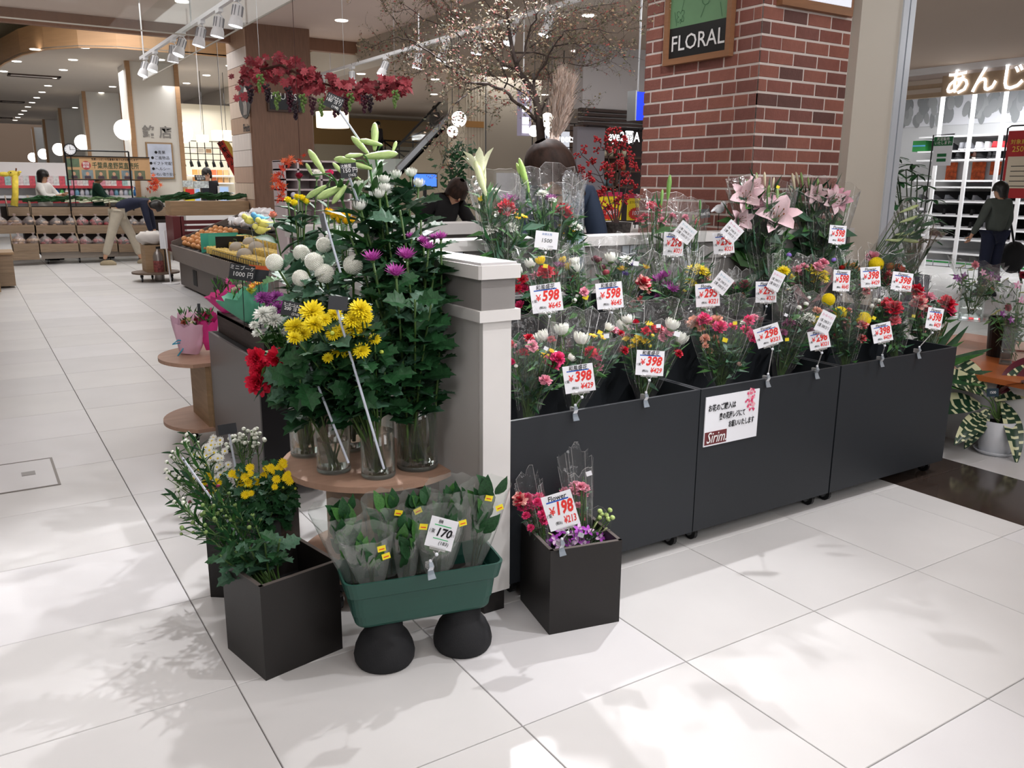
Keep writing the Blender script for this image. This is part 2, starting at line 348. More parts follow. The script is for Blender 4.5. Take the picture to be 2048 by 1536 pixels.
t = thing('globe_wall_lamp', 'half-globe wall lamp right of the grey lettered pier', 'wall lamp', (3.85, 17.8, 2.2)); MB().ball((3.84, 18.1, 2.36), .2, 18, 12).build('globe', GLOW, t, smooth=True); MB().bx(3.78, 3.86, 18.05, 18.15, 2.3, 2.4).build('bracket', WHM, t)
fr = WALLF((3.32, 17.885, 0), (0, -1, 0))
t = thing('pier_lettering', 'grey shop lettering mounted high on the nearest white pier', 'sign', (3.32, 17.88, 2.1))
gm = mat('grey_letter', '#8d8a87', .5)
for i, ch in enumerate('銘店'):
    text(ch, gm, t, fr, -.14+.3*i, 2.33, .24, .02, name='character')
# poster on the pier
t = thing('wall_poster', 'pale blue framed poster with five bulleted lines on the nearest pier', 'poster', (3.3, 17.87, 1.2))
P0, P1 = oy(290, 284, 17.86), oy(350, 358, 17.86)
MB().bx(P0.x, P1.x, 17.84, 17.88, P1.z, P0.z).build('frame', OAK, t); MB().bx(P0.x+.03, P1.x-.03, 17.83, 17.84, P1.z+.03, P0.z-.03).build('sheet', mat('poster_blue', '#c9d3e8', .25, var=.2, scale=3), t)
fr = WALLF(((P0.x+P1.x)/2, 17.83, P1.z), (0, -1, 0)); H = P0.z-P1.z
for i, s in enumerate(('●青果', '●ご進物品', '●ギフト宅配', '●ヘルシー', '●ていねい取り扱い')):
    text(s, INKK, t, fr, 0, H*(.72-.15*i), .07, wmax=.5)
# timber pillar with a striped side, and its signs
t = obj('wall_pillar', None, None, Matrix.Translation((3.64, 12.7, 0))); t['kind'] = 'structure'
MB().cbx(4.11, 13.2, 1.8, .94, 1.0, 3.6, b=.02).build('panel', WALN, t)
STR = [mat('stripe_%s' % n, h, .5, var=.08, scale=3, stretch=(1, 9, 1)) for n, h in (('cream', '#cdb9a8'), ('tan', '#a98c76'), ('pale', '#d9cfc9'), ('rose', '#b99d8c'))]
z = 0.; i = 0
while z < 3.5:
    h = .235; MB().bx(3.62, 3.64, 12.72, 13.68, z+.003, z+h-.003).build('board', STR[(i*3 + i//4) % 4], t); z += h; i += 1
t = thing('chalk_sign', 'dark framed chalkboard sign behind the red vine garland on the wooden pillar', 'sign', (4.1, 12.68, 2.2))
P0, P1 = oy(533, 185, 12.68), oy(605, 226, 12.68)
MB().bx(P0.x, P1.x, 12.65, 12.69, P1.z, P0.z).build('frame', mat('sign_frame', '#4a362d', .5), t); MB().bx(P0.x+.03, P1.x-.03, 12.64, 12.65, P1.z+.03, P0.z-.03).build('board', SLATE, t)
text('FRUITS', INKW, t, WALLF(((P0.x+P1.x)/2, 12.64, (P0.z+P1.z)/2), (0, -1, 0)), -.02, .08, .13)
t = thing('oval_emblem', 'black oval fruit emblem with the word Fruits on the striped pillar side', 'sign', (3.6, 13.2, 1.9))
P = ox(489, 198, 3.61); f = WALLF((3.615, P.y, P.z), (-1, 0, 0))
MB().prism([(.30*math.cos(w/12*math.pi), .27*math.sin(w/12*math.pi)) for w in range(24)], 0, .008, T=f).build('oval', mat('emblem_grey', '#3a3836', .6), t)
m = MB()
for k in range(3): m.tube([f @ V((-.05+.06*k+.03*math.sin(j), -.22+.06*j, .012)) for j in range(4)], .008, 4)
m.prism([(.08+.09*math.cos(w/6*math.pi), .06+.1*math.sin(w/6*math.pi)) for w in range(12)], .008, .012, T=f)
m.build('fruit_mark', STR[2], t); text('Fruits', INKK, t, f, 0, -.40, .15, .02)
# brick pillar
BX0, BX1, BY0, BY1, BH = 3.79, 4.54, 3.42, 4.37, .0747
br = obj('wall_brick_pillar', None, None, Matrix.Translation((BX0, BY0, 0))); br['kind'] = 'structure'
MB().bx(BX0-.0035, BX1, BY0-.0035, BY1-.012, 0, 3.6).build('mortar', mat('mortar', '#e2d8d2', .9, bump=.3, bscale=90), br)
BRM = [mat('brick_%s' % n, h, .75, var=.22, scale=9, bump=.35, bscale=70) for n, h in (('red', '#8f5a50'), ('warm', '#9a6356'), ('brown', '#84554d'), ('dark', '#6b4a45'))]
bm = {}
def brick_mesh(k, w, mi):
    key = (k, w, mi)
    if key in bm: return bm[key]
    mb = MB(); h = BH-.0125; e = .002; x = w/2-.001
    # front lies at -y; bevelled rim
    vs = [(-x, .02, 0), (x, .02, 0), (x, .02, h), (-x, .02, h), (-x, -.004, 0), (x, -.004, 0), (x, -.004, h), (-x, -.004, h), (-x+e, -.008, e), (x-e, -.008, e), (x-e, -.008, h-e), (-x+e, -.008, h-e)]
    mb.add(vs, [(4, 5, 9, 8), (5, 6, 10, 9), (6, 7, 11, 10), (7, 4, 8, 11), (8, 9, 10, 11), (0, 1, 5, 4), (1, 2, 6, 5), (2, 3, 7, 6), (3, 0, 4, 7)])
    bm[key] = mb.mesh('brick', BRM[mi]); return bm[key]
Wf = BX1-BX0; Df = BY1-BY0
nb = 0; lowm = MB()
z0 = 1.558 - 12*BH
for r_ in range(0, 31):
    z = z0+r_*BH
    if z > 3.55: break
    # front face runs: corner brick then fulls
    start = .155 if r_ % 2 == 0 else .06
    xs = [0, start]; 
    while xs[-1] < Wf-.02: xs.append(min(xs[-1]+.205, Wf))
    ys = [0, .06 if r_ % 2 == 0 else .155]
    if r_ % 2: ys = [0, .155, .265]
    else: ys = [0, .06, .17]
    while ys[-1] < Df-.02: ys.append(min(ys[-1]+.205, Df))
    for a, b in zip(xs, xs[1:]):
        w = round(b-a-(.010 if a > 0 else .005), 3); mi = random.choice((0, 0, 1, 2, 2, 3) if random.random() < .5 else (0, 1, 2))
        if w < .03: continue
        cx = BX0+(a+b)/2+(.0025 if a == 0 else 0)+(0 if a else -.0055)
        if a == 0: w += .008
        M_ = Matrix.Translation((cx, BY0+R(-.0012, .0012), z+.005))
        if z > .95: obj('brick', brick_mesh('f', w, mi), br, M_); nb += 1
        else: lowm.bx(cx-w/2, cx+w/2, BY0-.008, BY0+.02, z+.005, z+BH-.006)
    for a, b in zip(ys, ys[1:]):
        w = round(b-a-(.010 if a > 0 else .005), 3); mi = random.choice((0, 1, 2))
        if w < .03: continue
        cy = BY0+(a+b)/2+(.0025 if a == 0 else 0)
        M_ = Matrix.Translation((BX0+R(-.0012, .0012), cy, z+.005)) @ Matrix.Rotation(-math.pi/2, 4, 'Z')
        if z > .95: obj('brick', brick_mesh('f', w, mi), br, M_); nb += 1
        else: lowm.bx(BX0-.008, BX0+.02, cy-w/2, cy+w/2, z+.005, z+BH-.006)
lowm.build('low_bricks', BRM[0], br, kind='stuff')
# framed signs on the bricks
t = thing('framed_sign', 'wood-framed green flower print with the word FLORAL on the brick pillar', 'sign', (3.77, 3.7, 2.1))
xf = BX0-.012; A = ox(1333, 132, xf); B = ox(1466, 114, xf); zb = (A.z+B.z)/2; y1, y0 = A.y, B.y; zt = zb+.95
SF = mat('sign_oak', '#94694a', .5, var=.1, scale=6, stretch=(1, 1, 8))
for q in ((y0, y1, zb, zb+.035), (y0, y1, zt-.035, zt), (y0, y0+.035, zb+.035, zt-.035), (y1-.035, y1, zb+.035, zt-.035)): MB().bx(xf-.035, xf, q[0], q[1], q[2], q[3]).build('frame_rail', SF, t)
MB().bx(xf-.018, xf, y0+.03, y1-.03, zb+.03, zb+.21).build('black_panel', mat('sign_black', '#1c1d1e', .5), t)
MB().bx(xf-.018, xf, y0+.03, y1-.03, zb+.21, zt-.03).build('green_panel', mat('sign_green', '#6f9a72', .6, var=.05, scale=5), t)
fr = WALLF((xf-.019, (y0+y1)/2, zb), (-1, 0, 0)); text('FLORAL', INKW, t, fr, 0, .115, .125, .004)
DG_ = mat('print_line', '#3e6a4a', .6); m = MB()
def petal_line(cx, cy, r, n, ph=0):
    for i in range(n):
        w = 2*math.pi*i/n+ph; pts = []
        for k in range(7):
            u = k/6; a = w+(u-.5)*1.6; q = r*(.35+.65*math.sin(u*math.pi)); pts.append(fr @ V((cx+q*math.cos(a), cy+q*math.sin(a), .001)))
        m.tube(pts, .0012, 3)
for cx, cy, r in ((.07, .40, .10), (.07, .40, .065), (.07, .40, .035), (-.10, .52, .09), (-.10, .52, .05), (-.15, .27, .04), (.1, .66, .1), (.1, .66, .06), (-.1, .76, .08)): petal_line(cx, cy, r, 5 if r > .05 else 4, r*20)
for a, b in (((-.15, .23), (-.13, .27)), ((-.18, .22), (-.2, .30)), ((-.1, .45), (-.14, .3)), ((.17, .3), (.19, .22)), ((.05, .3), (.02, .24)), ((-.2, .6), (-.05, .5))): m.tube([fr @ V((*a, .001)), fr @ V((*b, .001))], .0012, 3)
m.build('flower_drawing', DG_, t)
t = thing('lit_menu_board', 'bright white sign with a thin wooden frame high on the right brick face', 'sign', (4.3, 3.4, 2.3))
A = oy(1554, 7, BY0-.012); B = oy(1695, 28, BY0-.012)
MB().bx(A.x, B.x, BY0-.05, BY0-.008, B.z-.02, B.z+.6).build('frame', SF, t); MB().bx(A.x+.03, B.x-.03, BY0-.056, BY0-.05, B.z+.025, B.z+.57).build('lit_sheet', mat('lit_white', '#e6eaf6', .4, emit=.5), t)
# pale pillar right of the bricks, aluminium post with a black seal
struct('wall_pillar_pale', MB().bx(4.545, 4.93, 3.36, 4.4, 0, 3.6), mat('pale_pillar', '#cdc7bb', .6))
t = obj('window_1', None, None, Matrix.Translation((4.93, 3.36, 0))); t['kind'] = 'structure'
AL = mat('pale_aluminium', '#cfd6df', .35, .2)
MB().bx(4.93, 4.985, 3.35, 4.4, 0, 3.6).build('window_frame', AL, t); MB().bx(4.985, 4.998, 3.37, 4.35, 0, 3.6).build('seal', BLACKM, t); MB().bx(4.998, 5.05, 3.35, 4.4, 0, 3.6).build('post', AL, t)
# low white fence wall in front of the flower shop: end wall along the aisle, back rail along the bins
m = MB().bx(1.33, 1.42, 2.245, 3.28, .075, 1.02); lw = obj('wall_divider', None, None, Matrix.Translation((1.37, 2.24, 0))); lw['kind'] = 'structure'
m.build('panel', mat('divider_white', '#d3d0cd', .45), lw); MB().bx(1.335, 1.415, 2.25, 3.28, 0, .075).build('plinth', BLK, lw)
MB().bx(1.325, 1.43, 2.24, 2.262, .075, 1.01).build('end_board', WHITE, lw)
MB().bx(1.305, 1.455, 2.225, 3.3, 1.005, 1.04).build('lower_moulding', WHITE, lw)
MB().bx(1.318, 1.442, 2.238, 3.3, 1.04, 1.138).build('grey_band', GREYP, lw)
m = MB(); x0, x1, y0 = 1.303, 1.457, 2.222
m.prism([(x0+.008, y0), (x1-.008, y0), (x1, y0+.008), (x1, 3.3), (x0, 3.3), (x0, y0+.008)], 1.138, 1.18).build('cap', WHITE, lw)
MB().bx(x0+.012, x1-.012, y0+.012, 3.3, 1.18, 1.188).build('cap_top', mat('cap_top', '#c9c7c8', .4), lw)
lw = obj('wall_rail', None, None, Matrix.Translation((2.8, 3.3, 0))); lw['kind'] = 'structure'
MB().bx(1.46, 4.54, 3.30, 3.39, 0, .98).build('panel', GREYP, lw); MB().bx(1.4, 4.54, 3.26, 3.42, 1.135, 1.182).build('cap', WHITE, lw)
MB().bx(1.4, 4.54, 3.285, 3.30, 1.045, 1.135).build('grey_band', GREYP, lw); MB().bx(1.4, 4.54, 3.27, 3.3, .86, .92).build('lower_moulding', WHITE, lw); MB().bx(1.4, 4.54, 3.30, 3.39, .98, 1.135).build('upper_panel', GREYP, lw)
LAT = mat('lattice_glass', '#c3cdd8', .1)
for px in (905, 1258, 1383, 1680):
    p = oy(px, 495, 3.283); w = .05
    MB().bx(p.x-w, p.x+w, 3.279, 3.285, .925, 1.13).build('lattice_pane', LAT, lw)
    m = MB()
    for dx in (-w, 0, w): m.tube([(p.x+dx, 3.277, .925), (p.x+dx, 3.277, 1.0), (p.x+dx, 3.277, 1.13)], .002, 4)
    for dz in (.975, 1.08): m.tube([(p.x-w, 3.277, dz), (p.x+w, 3.277, dz)], .002, 4)
    m.tube([(p.x, 3.276, 1.0), (p.x+.022, 3.276, 1.028), (p.x, 3.276, 1.056), (p.x-.022, 3.276, 1.028), (p.x, 3.276, 1.0)], .002, 4)
    m.build('lattice_lead', INKK, lw)
lw = obj('wall_counter', None, None, Matrix.Translation((2.4, 4.7, 0))); lw['kind'] = 'structure'
MB().bx(1.6, 2.72, 4.68, 4.8, 0, 1.12).build('panel', GREYP, lw); MB().bx(1.55, 2.75, 4.62, 4.86, 1.12, 1.187).build('cap', WHITE, lw)
MB().bx(3.4, 3.8, 4.5, 4.6, 0, 1.12).build('panel', GREYP, lw); MB().bx(3.37, 3.8, 4.44, 4.66, 1.12, 1.18).build('cap', WHITE, lw)
# hanging smoke-screen glass and its white edge profiles
for lab, a, b, z0, z1 in (('glass smoke screen hanging across the aisle at the top left', (-1.5, 9.0), (2.35, 9.0), None, 3.6), ('glass smoke screen hanging lengthwise over the produce case', (2.35, 5.2), (2.35, 13.3), None, 3.6)):
    zz = oy(300, 64, 9.0).z if z0 is None else z0
    t = thing('glass_screen', lab, 'glass screen', (a[0], a[1], zz))
    d = (V(b)-V(a)).normalized(); nn = V((-d.y, d.x))*.004
    mk = lambda za, zb, w: MB().prism([(a[0]+nn.x*w, a[1]+nn.y*w), (b[0]+nn.x*w, b[1]+nn.y*w), (b[0]-nn.x*w, b[1]-nn.y*w), (a[0]-nn.x*w, a[1]-nn.y*w)], za, zb)
    mk(zz+.012, z1, .6).build('pane', PANE, t); mk(zz, zz+.012, 1.2).build('edge_profile', mat('profile', '#b9b2a6', .5), t)
# ================================================================ FURNITURE IN FRONT
def open_box(name, label, corner, rz, w, d, h, group=None, inner=True):
    """corner: nearest bottom corner, w runs along local x, d along local y"""
    t = thing(name, label, 'planter box', (*corner, 0), group, rz); T = WM[t.name]; th = .012
    for nm, q in (('front_panel', (0, w, 0, th)), ('back_panel', (0, w, d-th, d)), ('side_panel', (0, th, th, d-th)), ('side_panel', (w-th, w, th, d-th))):
        MB().bx(q[0], q[1], q[2], q[3], 0, h, T=T).build(nm, BLK, t)
    m = MB(); e = .0015
    for q in ((0, w, 0, th), (0, w, d-th, d), (0, th, 0, d), (w-th, w, 0, d)): m.bx(q[0], q[1], q[2], q[3], h, h+e, T=T)
    m.build('worn_rim', EDGE, t); MB().bx(th, w-th, th, d-th, 0, .02, T=T).build('base', DARKIN, t)
    if inner:
        MB().bx(th, w-th, th, d-th, h*.62, h*.62+.006, T=T).build('inner_plate', DARKIN, t)
        MB().lathe([(min(w, d)*.34, h*.625), (min(w, d)*.35, h*.66), (min(w, d)*.335, h*.66), (min(w, d)*.32, h*.3), (0, h*.3)], 28, w*.5, d*.5, T=T).build('bucket', BLACKM, t, smooth=True)
    return t
a = math.atan2(2.288-2.245, .841-.589)
BOXA = open_box('planter_box', 'near black wooden cube planter with green aster stems leaning out to the left', (.589, 2.245), a+math.radians(1.5), .262, .245, .298)
# rotate so the left edge meets the measured corner
BOXB = open_box('planter_box', 'black wooden box behind the nearest one, holding white daisies and yellow mums', (.578, 2.86), math.radians(-36.6), .268, .19, .31)
a = math.atan2(1.969-2.021, 1.694-1.444)
BOXC = open_box('planter_box', 'black wooden cube with orchids and pink carnations below the black display bins', (1.444, 2.021), a, .255, .255, .292)
# green planter on two upturned black bowls
pc = V((1.045, 2.145, 0)); pr = math.radians(-12)
t = thing('trough_planter', 'dark green plastic trough planter resting on two upturned black bowls', 'planter', (pc.x, pc.y, .13), None, pr); T = Matrix.Translation((pc.x, pc.y, 0)) @ Matrix.Rotation(pr, 4, 'Z')
GRN = mat('green_plastic', '#1f4a40', .38, var=.05)
def rring(w, d, z, r=.03, n=4):
    o = []
    for sx, sy, a0 in ((1, 1, 0), (-1, 1, 90), (-1, -1, 180), (1, -1, 270)):
        for k in range(n+1):
            q = math.radians(a0+90*k/n); o.append(V((sx*(w/2-r)+r*math.cos(q), sy*(d/2-r)+r*math.sin(q), z)))
    return o
def loft(mb, rings, m=0, T=None, cap0=True, cap1=False):
    b = len(mb.v); n = len(rings[0])
    for r_ in rings: mb.v += [(T @ p if T else p) for p in r_]
    for i in range(len(rings)-1):
        for j in range(n): mb.f.append((b+i*n+j, b+i*n+(j+1) % n, b+(i+1)*n+(j+1) % n, b+(i+1)*n+j)); mb.m.append(m)
    if cap0: mb.f.append(tuple(b+j for j in reversed(range(n)))); mb.m.append(m)
    if cap1: mb.f.append(tuple(b+(len(rings)-1)*n+j for j in range(n))); mb.m.append(m)
m = MB(); loft(m, [rring(.405, .125, .152), rring(.415, .135, .16), rring(.44, .158, .252), rring(.465, .176, .258), rring(.485, .192, .308), rring(.473, .18, .308), rring(.45, .16, .27), rring(.43, .145, .19)], T=T, cap1=True)
m.build('trough', GRN, t, smooth=False); MB().bx(-.20, .20, -.06, .06, .19, .25, T=T).build('dark_soil', mat('soil', '#1c1713', .9), t)
for s_, lab in ((-.115, 'upturned black rubbery bowl under the left end of the green planter'), (.135, 'upturned black rubbery bowl under the right end of the green planter')):
    p = T @ V((s_, 0, 0)); prof = [(.084, 0), (.091, .012), (.093, .03), (.088, .055), (.076, .082), (.062, .1), (.058, .106), (.057, .151), (.0, .152)]
    t2 = obj('bowl', MB().lathe(prof, 32).mesh('bowl', RUB, True), None, Matrix.Translation((p.x, p.y, 0)), label=lab, cat='bowl')
# spool tables
def spool(label, cx, cy, keep, zt=.48, rb=.32):
    t = thing('spool_table', label, 'table', (cx, cy, 0))
    def disc(z0, z1, nm, m_, rr=.32):
        poly = [V((cx+rr*math.cos(w*math.pi/24), cy+rr*math.sin(w*math.pi/24))) for w in range(48)]
        poly = [p for p in poly if keep(p)]
        # close the chord
        MB().prism([(p.x, p.y) for p in poly], z0, z1).build(nm, m_, t)
    disc(zt-.02, zt, 'table_top', PLY); disc(.10, .12, 'base_disc', PLY, rb)
    return t
TOPZ = .472
k1 = lambda p: p.x < 1.325
t = spool('round plywood spool table cut flat against the white divider, carrying glass vases', 1.14, 2.69, k1, TOPZ, .27)
mm = MB().bx(1.03, 1.05, 2.5, 2.9, .12, .452).build('post_panel', OAK, t); MB().bx(1.05, 1.30, 2.5, 2.52, .12, .452).build('post_panel', mat('dark_oak', '#5b4235', .6, var=.15), t)
def castor(t, x, y, r=.028):
    MB().tube([(x-.008, y, r), (x+.008, y, r)], r, 14).build('castor_wheel', BLACKM, t); MB().tube([(x-.018, y, r), (x+.018, y, r)], r*.45, 10).build('castor_hub', STEEL, t)
    MB().bx(x-.02, x+.02, y-.014, y+.014, r*1.7, r*2.6).build('castor_fork', BLACKM, t)
for x, y in ((.93, 2.55), (1.25, 2.45), (.95, 2.85)): castor(t, x, y, .036)
k2 = lambda p: p.y > 4.58
t = spool('round plywood spool table at the far side of the grey cabinet with a pink bouquet', 1.13, 4.85, k2, .48)
MB().bx(1.0, 1.02, 4.62, 5.0, .12, .46).build('post_panel', OAK, t); MB().bx(1.02, 1.3, 4.6, 4.62, .12, .46).build('post_panel', OAK, t)
for x, y in ((.95, 4.75), (1.2, 5.05)): castor(t, x, y, .036)
# grey display cabinet with slanted top, and the dark stepped block on it
t = thing('display_cabinet', 'grey and black flower display cabinet between the spool table and the divider', 'cabinet', (1.15, 4.1, 0))
MB().bx(1.02, 1.035, 3.68, 4.57, .075, .655).build('side_panel', mat('cab_grey', '#6d6a69', .4), t); MB().bx(1.02, 1.325, 3.66, 3.68, .075, .655).build('front_panel', mat('cab_black', '#131114', .45), t)
MB().bx(1.035, 1.325, 3.68, 4.57, .075, .09).build('base', BLK, t); MB().bx(1.035, 1.325, 4.55, 4.57, .09, .655).build('back_panel', BLK, t); MB().bx(1.035, 1.32, 3.68, 4.55, .64, .655).build('top', DARKIN, t)
for x, y in ((1.07, 3.74), (1.07, 4.5), (1.27, 3.74)): castor(t, x, y)
t = thing('stem_holder', 'dark wood-grained block with round holes for wrapped bouquets on the grey cabinet', 'flower holder', (1.15, 4.2, .655))
DW = mat('dark_grain', '#3a302d', .6, var=.35, scale=6, stretch=(1, 1, 14)); MB().bx(1.065, 1.075, 3.72, 4.54, .657, .765).build('side_panel', DW, t); MB().bx(1.075, 1.32, 3.70, 3.71, .657, .765).build('front_panel', mat('edge_black', '#0d0d0e', .6), t)
MB().bx(1.065, 1.32, 3.71, 4.54, .745, .76).build('top', DW, t)
for k in range(7):
    MB().lathe([(.034, .761), (.030, .7612), (.0, .7612)], 16, 1.12, 3.8+.11*k).build('hole', DARKIN, t); MB().lathe([(.034, .761), (.034, .7612), (.0, .7612)], 16, 1.22, 3.8+.11*k).build('hole', DARKIN, t)
# black flower bins on castors: front row and raised row behind
def bin_(label, x0, x1):
    t = thing('flower_bin', label, 'display bin', ((x0+x1)/2, 2.45, 0)); y0, y1 = 2.28, 2.66; zb, zt = .065, .655; th = .014
    MB().bx(x0, x1, y0, y0+th, zb, zt).build('front_panel', BIN, t); MB().bx(x0, x1, y1-th, y1, zb, .80).build('back_panel', BIN, t)
    MB().bx(x0, x0+th, y0+th, y1-th, zb, zt).build('side_panel', BIN, t); MB().bx(x1-th, x1, y0+th, y1-th, zb, zt).build('side_panel', BIN, t)
    MB().bx(x0+th, x1-th, y0+th, y1-th, zb, zb+.02).build('base', DARKIN, t); MB().bx(x0+th, x1-th, y0+th, y1-th, .42, .43).build('inner_shelf', DARKIN, t)
    # raised rear trough
    MB().bx(x0, x1, y1, y1+th, zb, .80).build('rear_front_panel', BIN, t); MB().bx(x0, x1, y1+.32, y1+.334, zb, .95).build('rear_back_panel', BIN, t)
    MB().bx(x0, x0+th, y1+th, y1+.32, zb, .80).build('rear_side_panel', BIN, t); MB().bx(x1-th, x1, y1+th, y1+.32, zb, .80).build('rear_side_panel', BIN, t); MB().bx(x0+th, x1-th, y1+th, y1+.32, .5, .51).build('rear_shelf', DARKIN, t)
    for x in (x0+.055, x1-.055): castor(t, x, 2.345, .032); castor(t, x, 2.9, .032)
bin_('left black flower bin beside the white divider, on small castors', 1.445, 2.325); bin_('middle black flower bin bearing the white paper notice', 2.33, 3.172)
bin_('right black flower bin at the end beside the green leafed pots', 3.182, 4.075)
# notice on the middle bin
t = thing('paper_notice', 'white laminated notice with black writing and a pink bouquet picture on the bin front', 'notice', (2.7, 2.278, .4)); yn = 2.277
A = oy(1412, 795, yn); B = oy(1519, 777, yn); Cc = oy(1409, 894, yn); nx0, nx1, nz1 = A.x, B.x, (A.z+B.z)/2; nz0 = Cc.z
MB().bx(nx0, nx1, yn-.002, yn+.002, nz0, nz1).build('sheet', CARD, t); fr = WALLF(((nx0+nx1)/2, yn-.002, (nz0+nz1)/2), (0, -1, 0)); W = nx1-nx0; H = nz1-nz0
text('お花のご購入は', INKK, t, fr, -W*.20, H*.26, .030, .012, wmax=W*.5); text('奥の花屋レジにて', INKK, t, fr, -W*.0, H*.06, .030, .012, wmax=W*.48); text('お願いいたします', INKK, t, fr, W*.18, -H*.13, .030, .012, wmax=W*.48)
BR_ = mat('notice_brown', '#6d2f33', .5); x0 = nx0+.004; MB().bx(x0, x0+W*.40, yn-.003, yn-.002, nz0+.006, nz0+H*.29).build('brown_label', BR_, t)
text('Sirim.', INKW, t, fr, -W*.28, -H*.34, .062, .002, .3, z=.0035, wmax=W*.36)
PKM = [mat('print_pink', '#e86f8c', .6), mat('print_rose', '#d8406f', .6), mat('print_blush', '#f4b6c2', .6)]
m = MB()
for k in range(46):
    a = R(0, 6.28); q = math.sqrt(R(0, 1)); cx, cy = W*.33+.030*q*math.cos(a), H*.30+.045*q*math.sin(a); pr_ = R(.005, .009)
    m.prism([(cx+pr_*(1 if j % 2 else .45)*math.cos(j*math.pi/5), cy+pr_*(1 if j % 2 else .45)*math.sin(j*math.pi/5)) for j in range(10)], .0004+.00001*k, .0008+.00002*k, k % 3, fr)
for dx, dy in ((.012, -.016), (-.010, -.014), (.010, -.002)): m.prism([(W*.36, H*.13), (W*.36+dx*1.6, H*.13+dy*.3), (W*.36+dx, H*.13+dy)], .0004, .002, 1, fr)
m.build('bouquet_picture', PKM, t, kind='stuff')
# glass vases on the table
def vase(label, px, py, h, r, wl, group=None, z=TOPZ, xyz=None):
    p = xyz or fl(px, py, z); t = thing('glass_vase', label, 'vase', p, group)
    MB().lathe([(0, .004), (r*.98, .004), (r, .012), (r, h), (r-.0025, h), (r-.003, .014), (0, .012)], 40, T=Matrix.Translation(p)).build('vase_wall', GLASS, t, smooth=True)
    MB().lathe([(r*.97, 0), (r, .006), (r, .013), (r-.002, .016)], 40, T=Matrix.Translation(p)).build('vase_foot', mat('glass_foot', '#c8d2cf', .05, trans=.9, ior=1.45), t, smooth=True)
    MB().lathe([(r-.001, h), (r, h+.002), (r-.003, h+.002), (r-.0035, h)], 40, T=Matrix.Translation(p)).build('vase_rim', mat('glass_rim', '#aeb6b4', .1, trans=.5), t, smooth=True)
    MB().lathe([(0, .016), (r-.0045, .016), (r-.0045, wl), (0, wl)], 40, T=Matrix.Translation(p)).build('water', WATER, t, smooth=False)
    return p
VA = vase('short clear glass vase with a low waterline, front left on the spool table', 668, 940, .235, .0575, .11)
VB = vase('clear glass vase at the front edge of the spool table holding yellow chrysanthemums', 757, 950, .235, .0575, .155)
VC = vase('tall wide glass vase against the white divider crammed with leafy stems', 835, 932, .385, .071, .20)
VD = vase('clear glass vase at the far left rim of the spool table, two thirds full', 614, 908, .235, .0575, .16)
VE = vase('half-hidden clear glass vase in the middle of the spool table', 700, 898, .27, .055, .15)
# ================================================================ FLOWER KIT (shared meshes, one per kind and colour)
PET = {}
def pm(h, sub=.12):
    k = 'petal_'+h.strip('#')
    return mat(k, h, .5, var=.10, scale=30, sub=sub, spec=.3)
def petal(mb, el, az, L, w, base=0., curl=.0, cup=.3, z0=0., seg=3, m=0, tip=.25, ruf=0.):
    """strip petal leaving the axis at elevation el (0 flat, 90 up), curling by curl"""
    ca, sa = math.cos(az), math.sin(az); r, z = base, z0; e = el; pts = []
    for i in range(seg+1):
        u = i/seg; ww = w*(math.sin(math.pi*min(1, .18+u*.72)))*(1 if u < 1 else tip*1.6)
        pts.append((r, z, ww, e)); r += L/seg*math.cos(e); z += L/seg*math.sin(e); e += curl/seg
    b = len(mb.v)
    for (r, z, ww, e) in pts:
        ox_, oz = -math.sin(e)*cup*ww, math.cos(e)*cup*ww
        j = R(-ruf, ruf); j2 = R(-ruf, ruf)
        for s_, q, jj in ((-1, 1, j), (0, 0, 0), (1, 1, j2)):
            rr = r+q*ox_+jj; zz = z+q*oz+jj
            mb.v.append(V((rr*ca-s_*ww/2*sa, rr*sa+s_*ww/2*ca, zz)))
    for i in range(seg):
        for j in range(2): mb.f.append((b+i*3+j, b+i*3+j+1, b+(i+1)*3+j+1, b+(i+1)*3+j)); mb.m.append(m)
def rings(mb, spec, m=0, **k):
    for (n, el, L, w, base, curl, z0) in spec:
        o = R(0, 6.28)
        for i in range(n): petal(mb, math.radians(el)+R(-.12, .12), o+2*math.pi*i/n+R(-.1, .1), L*R(.9, 1.1), w, base, curl, z0=z0, m=m, **k)
def cached(f):
    def g(*a):
        k = (f.__name__,)+a
        if k not in PET: PET[k] = f(*a)
        return PET[k]
    return g
@cached
def F_pompon(h):
    mb = MB(); N = 330
    for i in range(N):
        z = 1-1.75*(i+.5)/N; a = i*2.39996; r = math.sqrt(max(0, 1-z*z)); d = V((r*math.cos(a), r*math.sin(a), z)); x = d.orthogonal().normalized(); y = d.cross(x)
        p = d*.86; q = d*1.0+V((0, 0, .05)); w = .085
        mb.add([p-x*w-y*w*.6, p+x*w-y*w*.6, p+y*w, q+y*.03-x*.03, q-y*.03+x*.03], [(0, 1, 4), (1, 2, 4), (2, 3, 4), (2, 0, 3), (0, 4, 3)])
    mb.ball((0, 0, 0), .9, 16, 10); return mb.mesh('blossom', pm(h, .2))
@cached
def F_bud(h):   # incurved chrysanthemum, petals cupping upward
    mb = MB(); rings(mb, [(9, 70, 1.15, .5, .25, .9, -.55), (9, 55, 1.35, .5, .3, 1.1, -.55), (10, 35, 1.45, .45, .3, 1.35, -.55), (7, 80, .9, .45, .12, .5, -.4)], cup=.25, seg=4, tip=.5)
    mb.ball((0, 0, -.55), (.42, .42, .2), 10, 6, 1); return mb.mesh('blossom', [pm(h, .2), STEM], True)
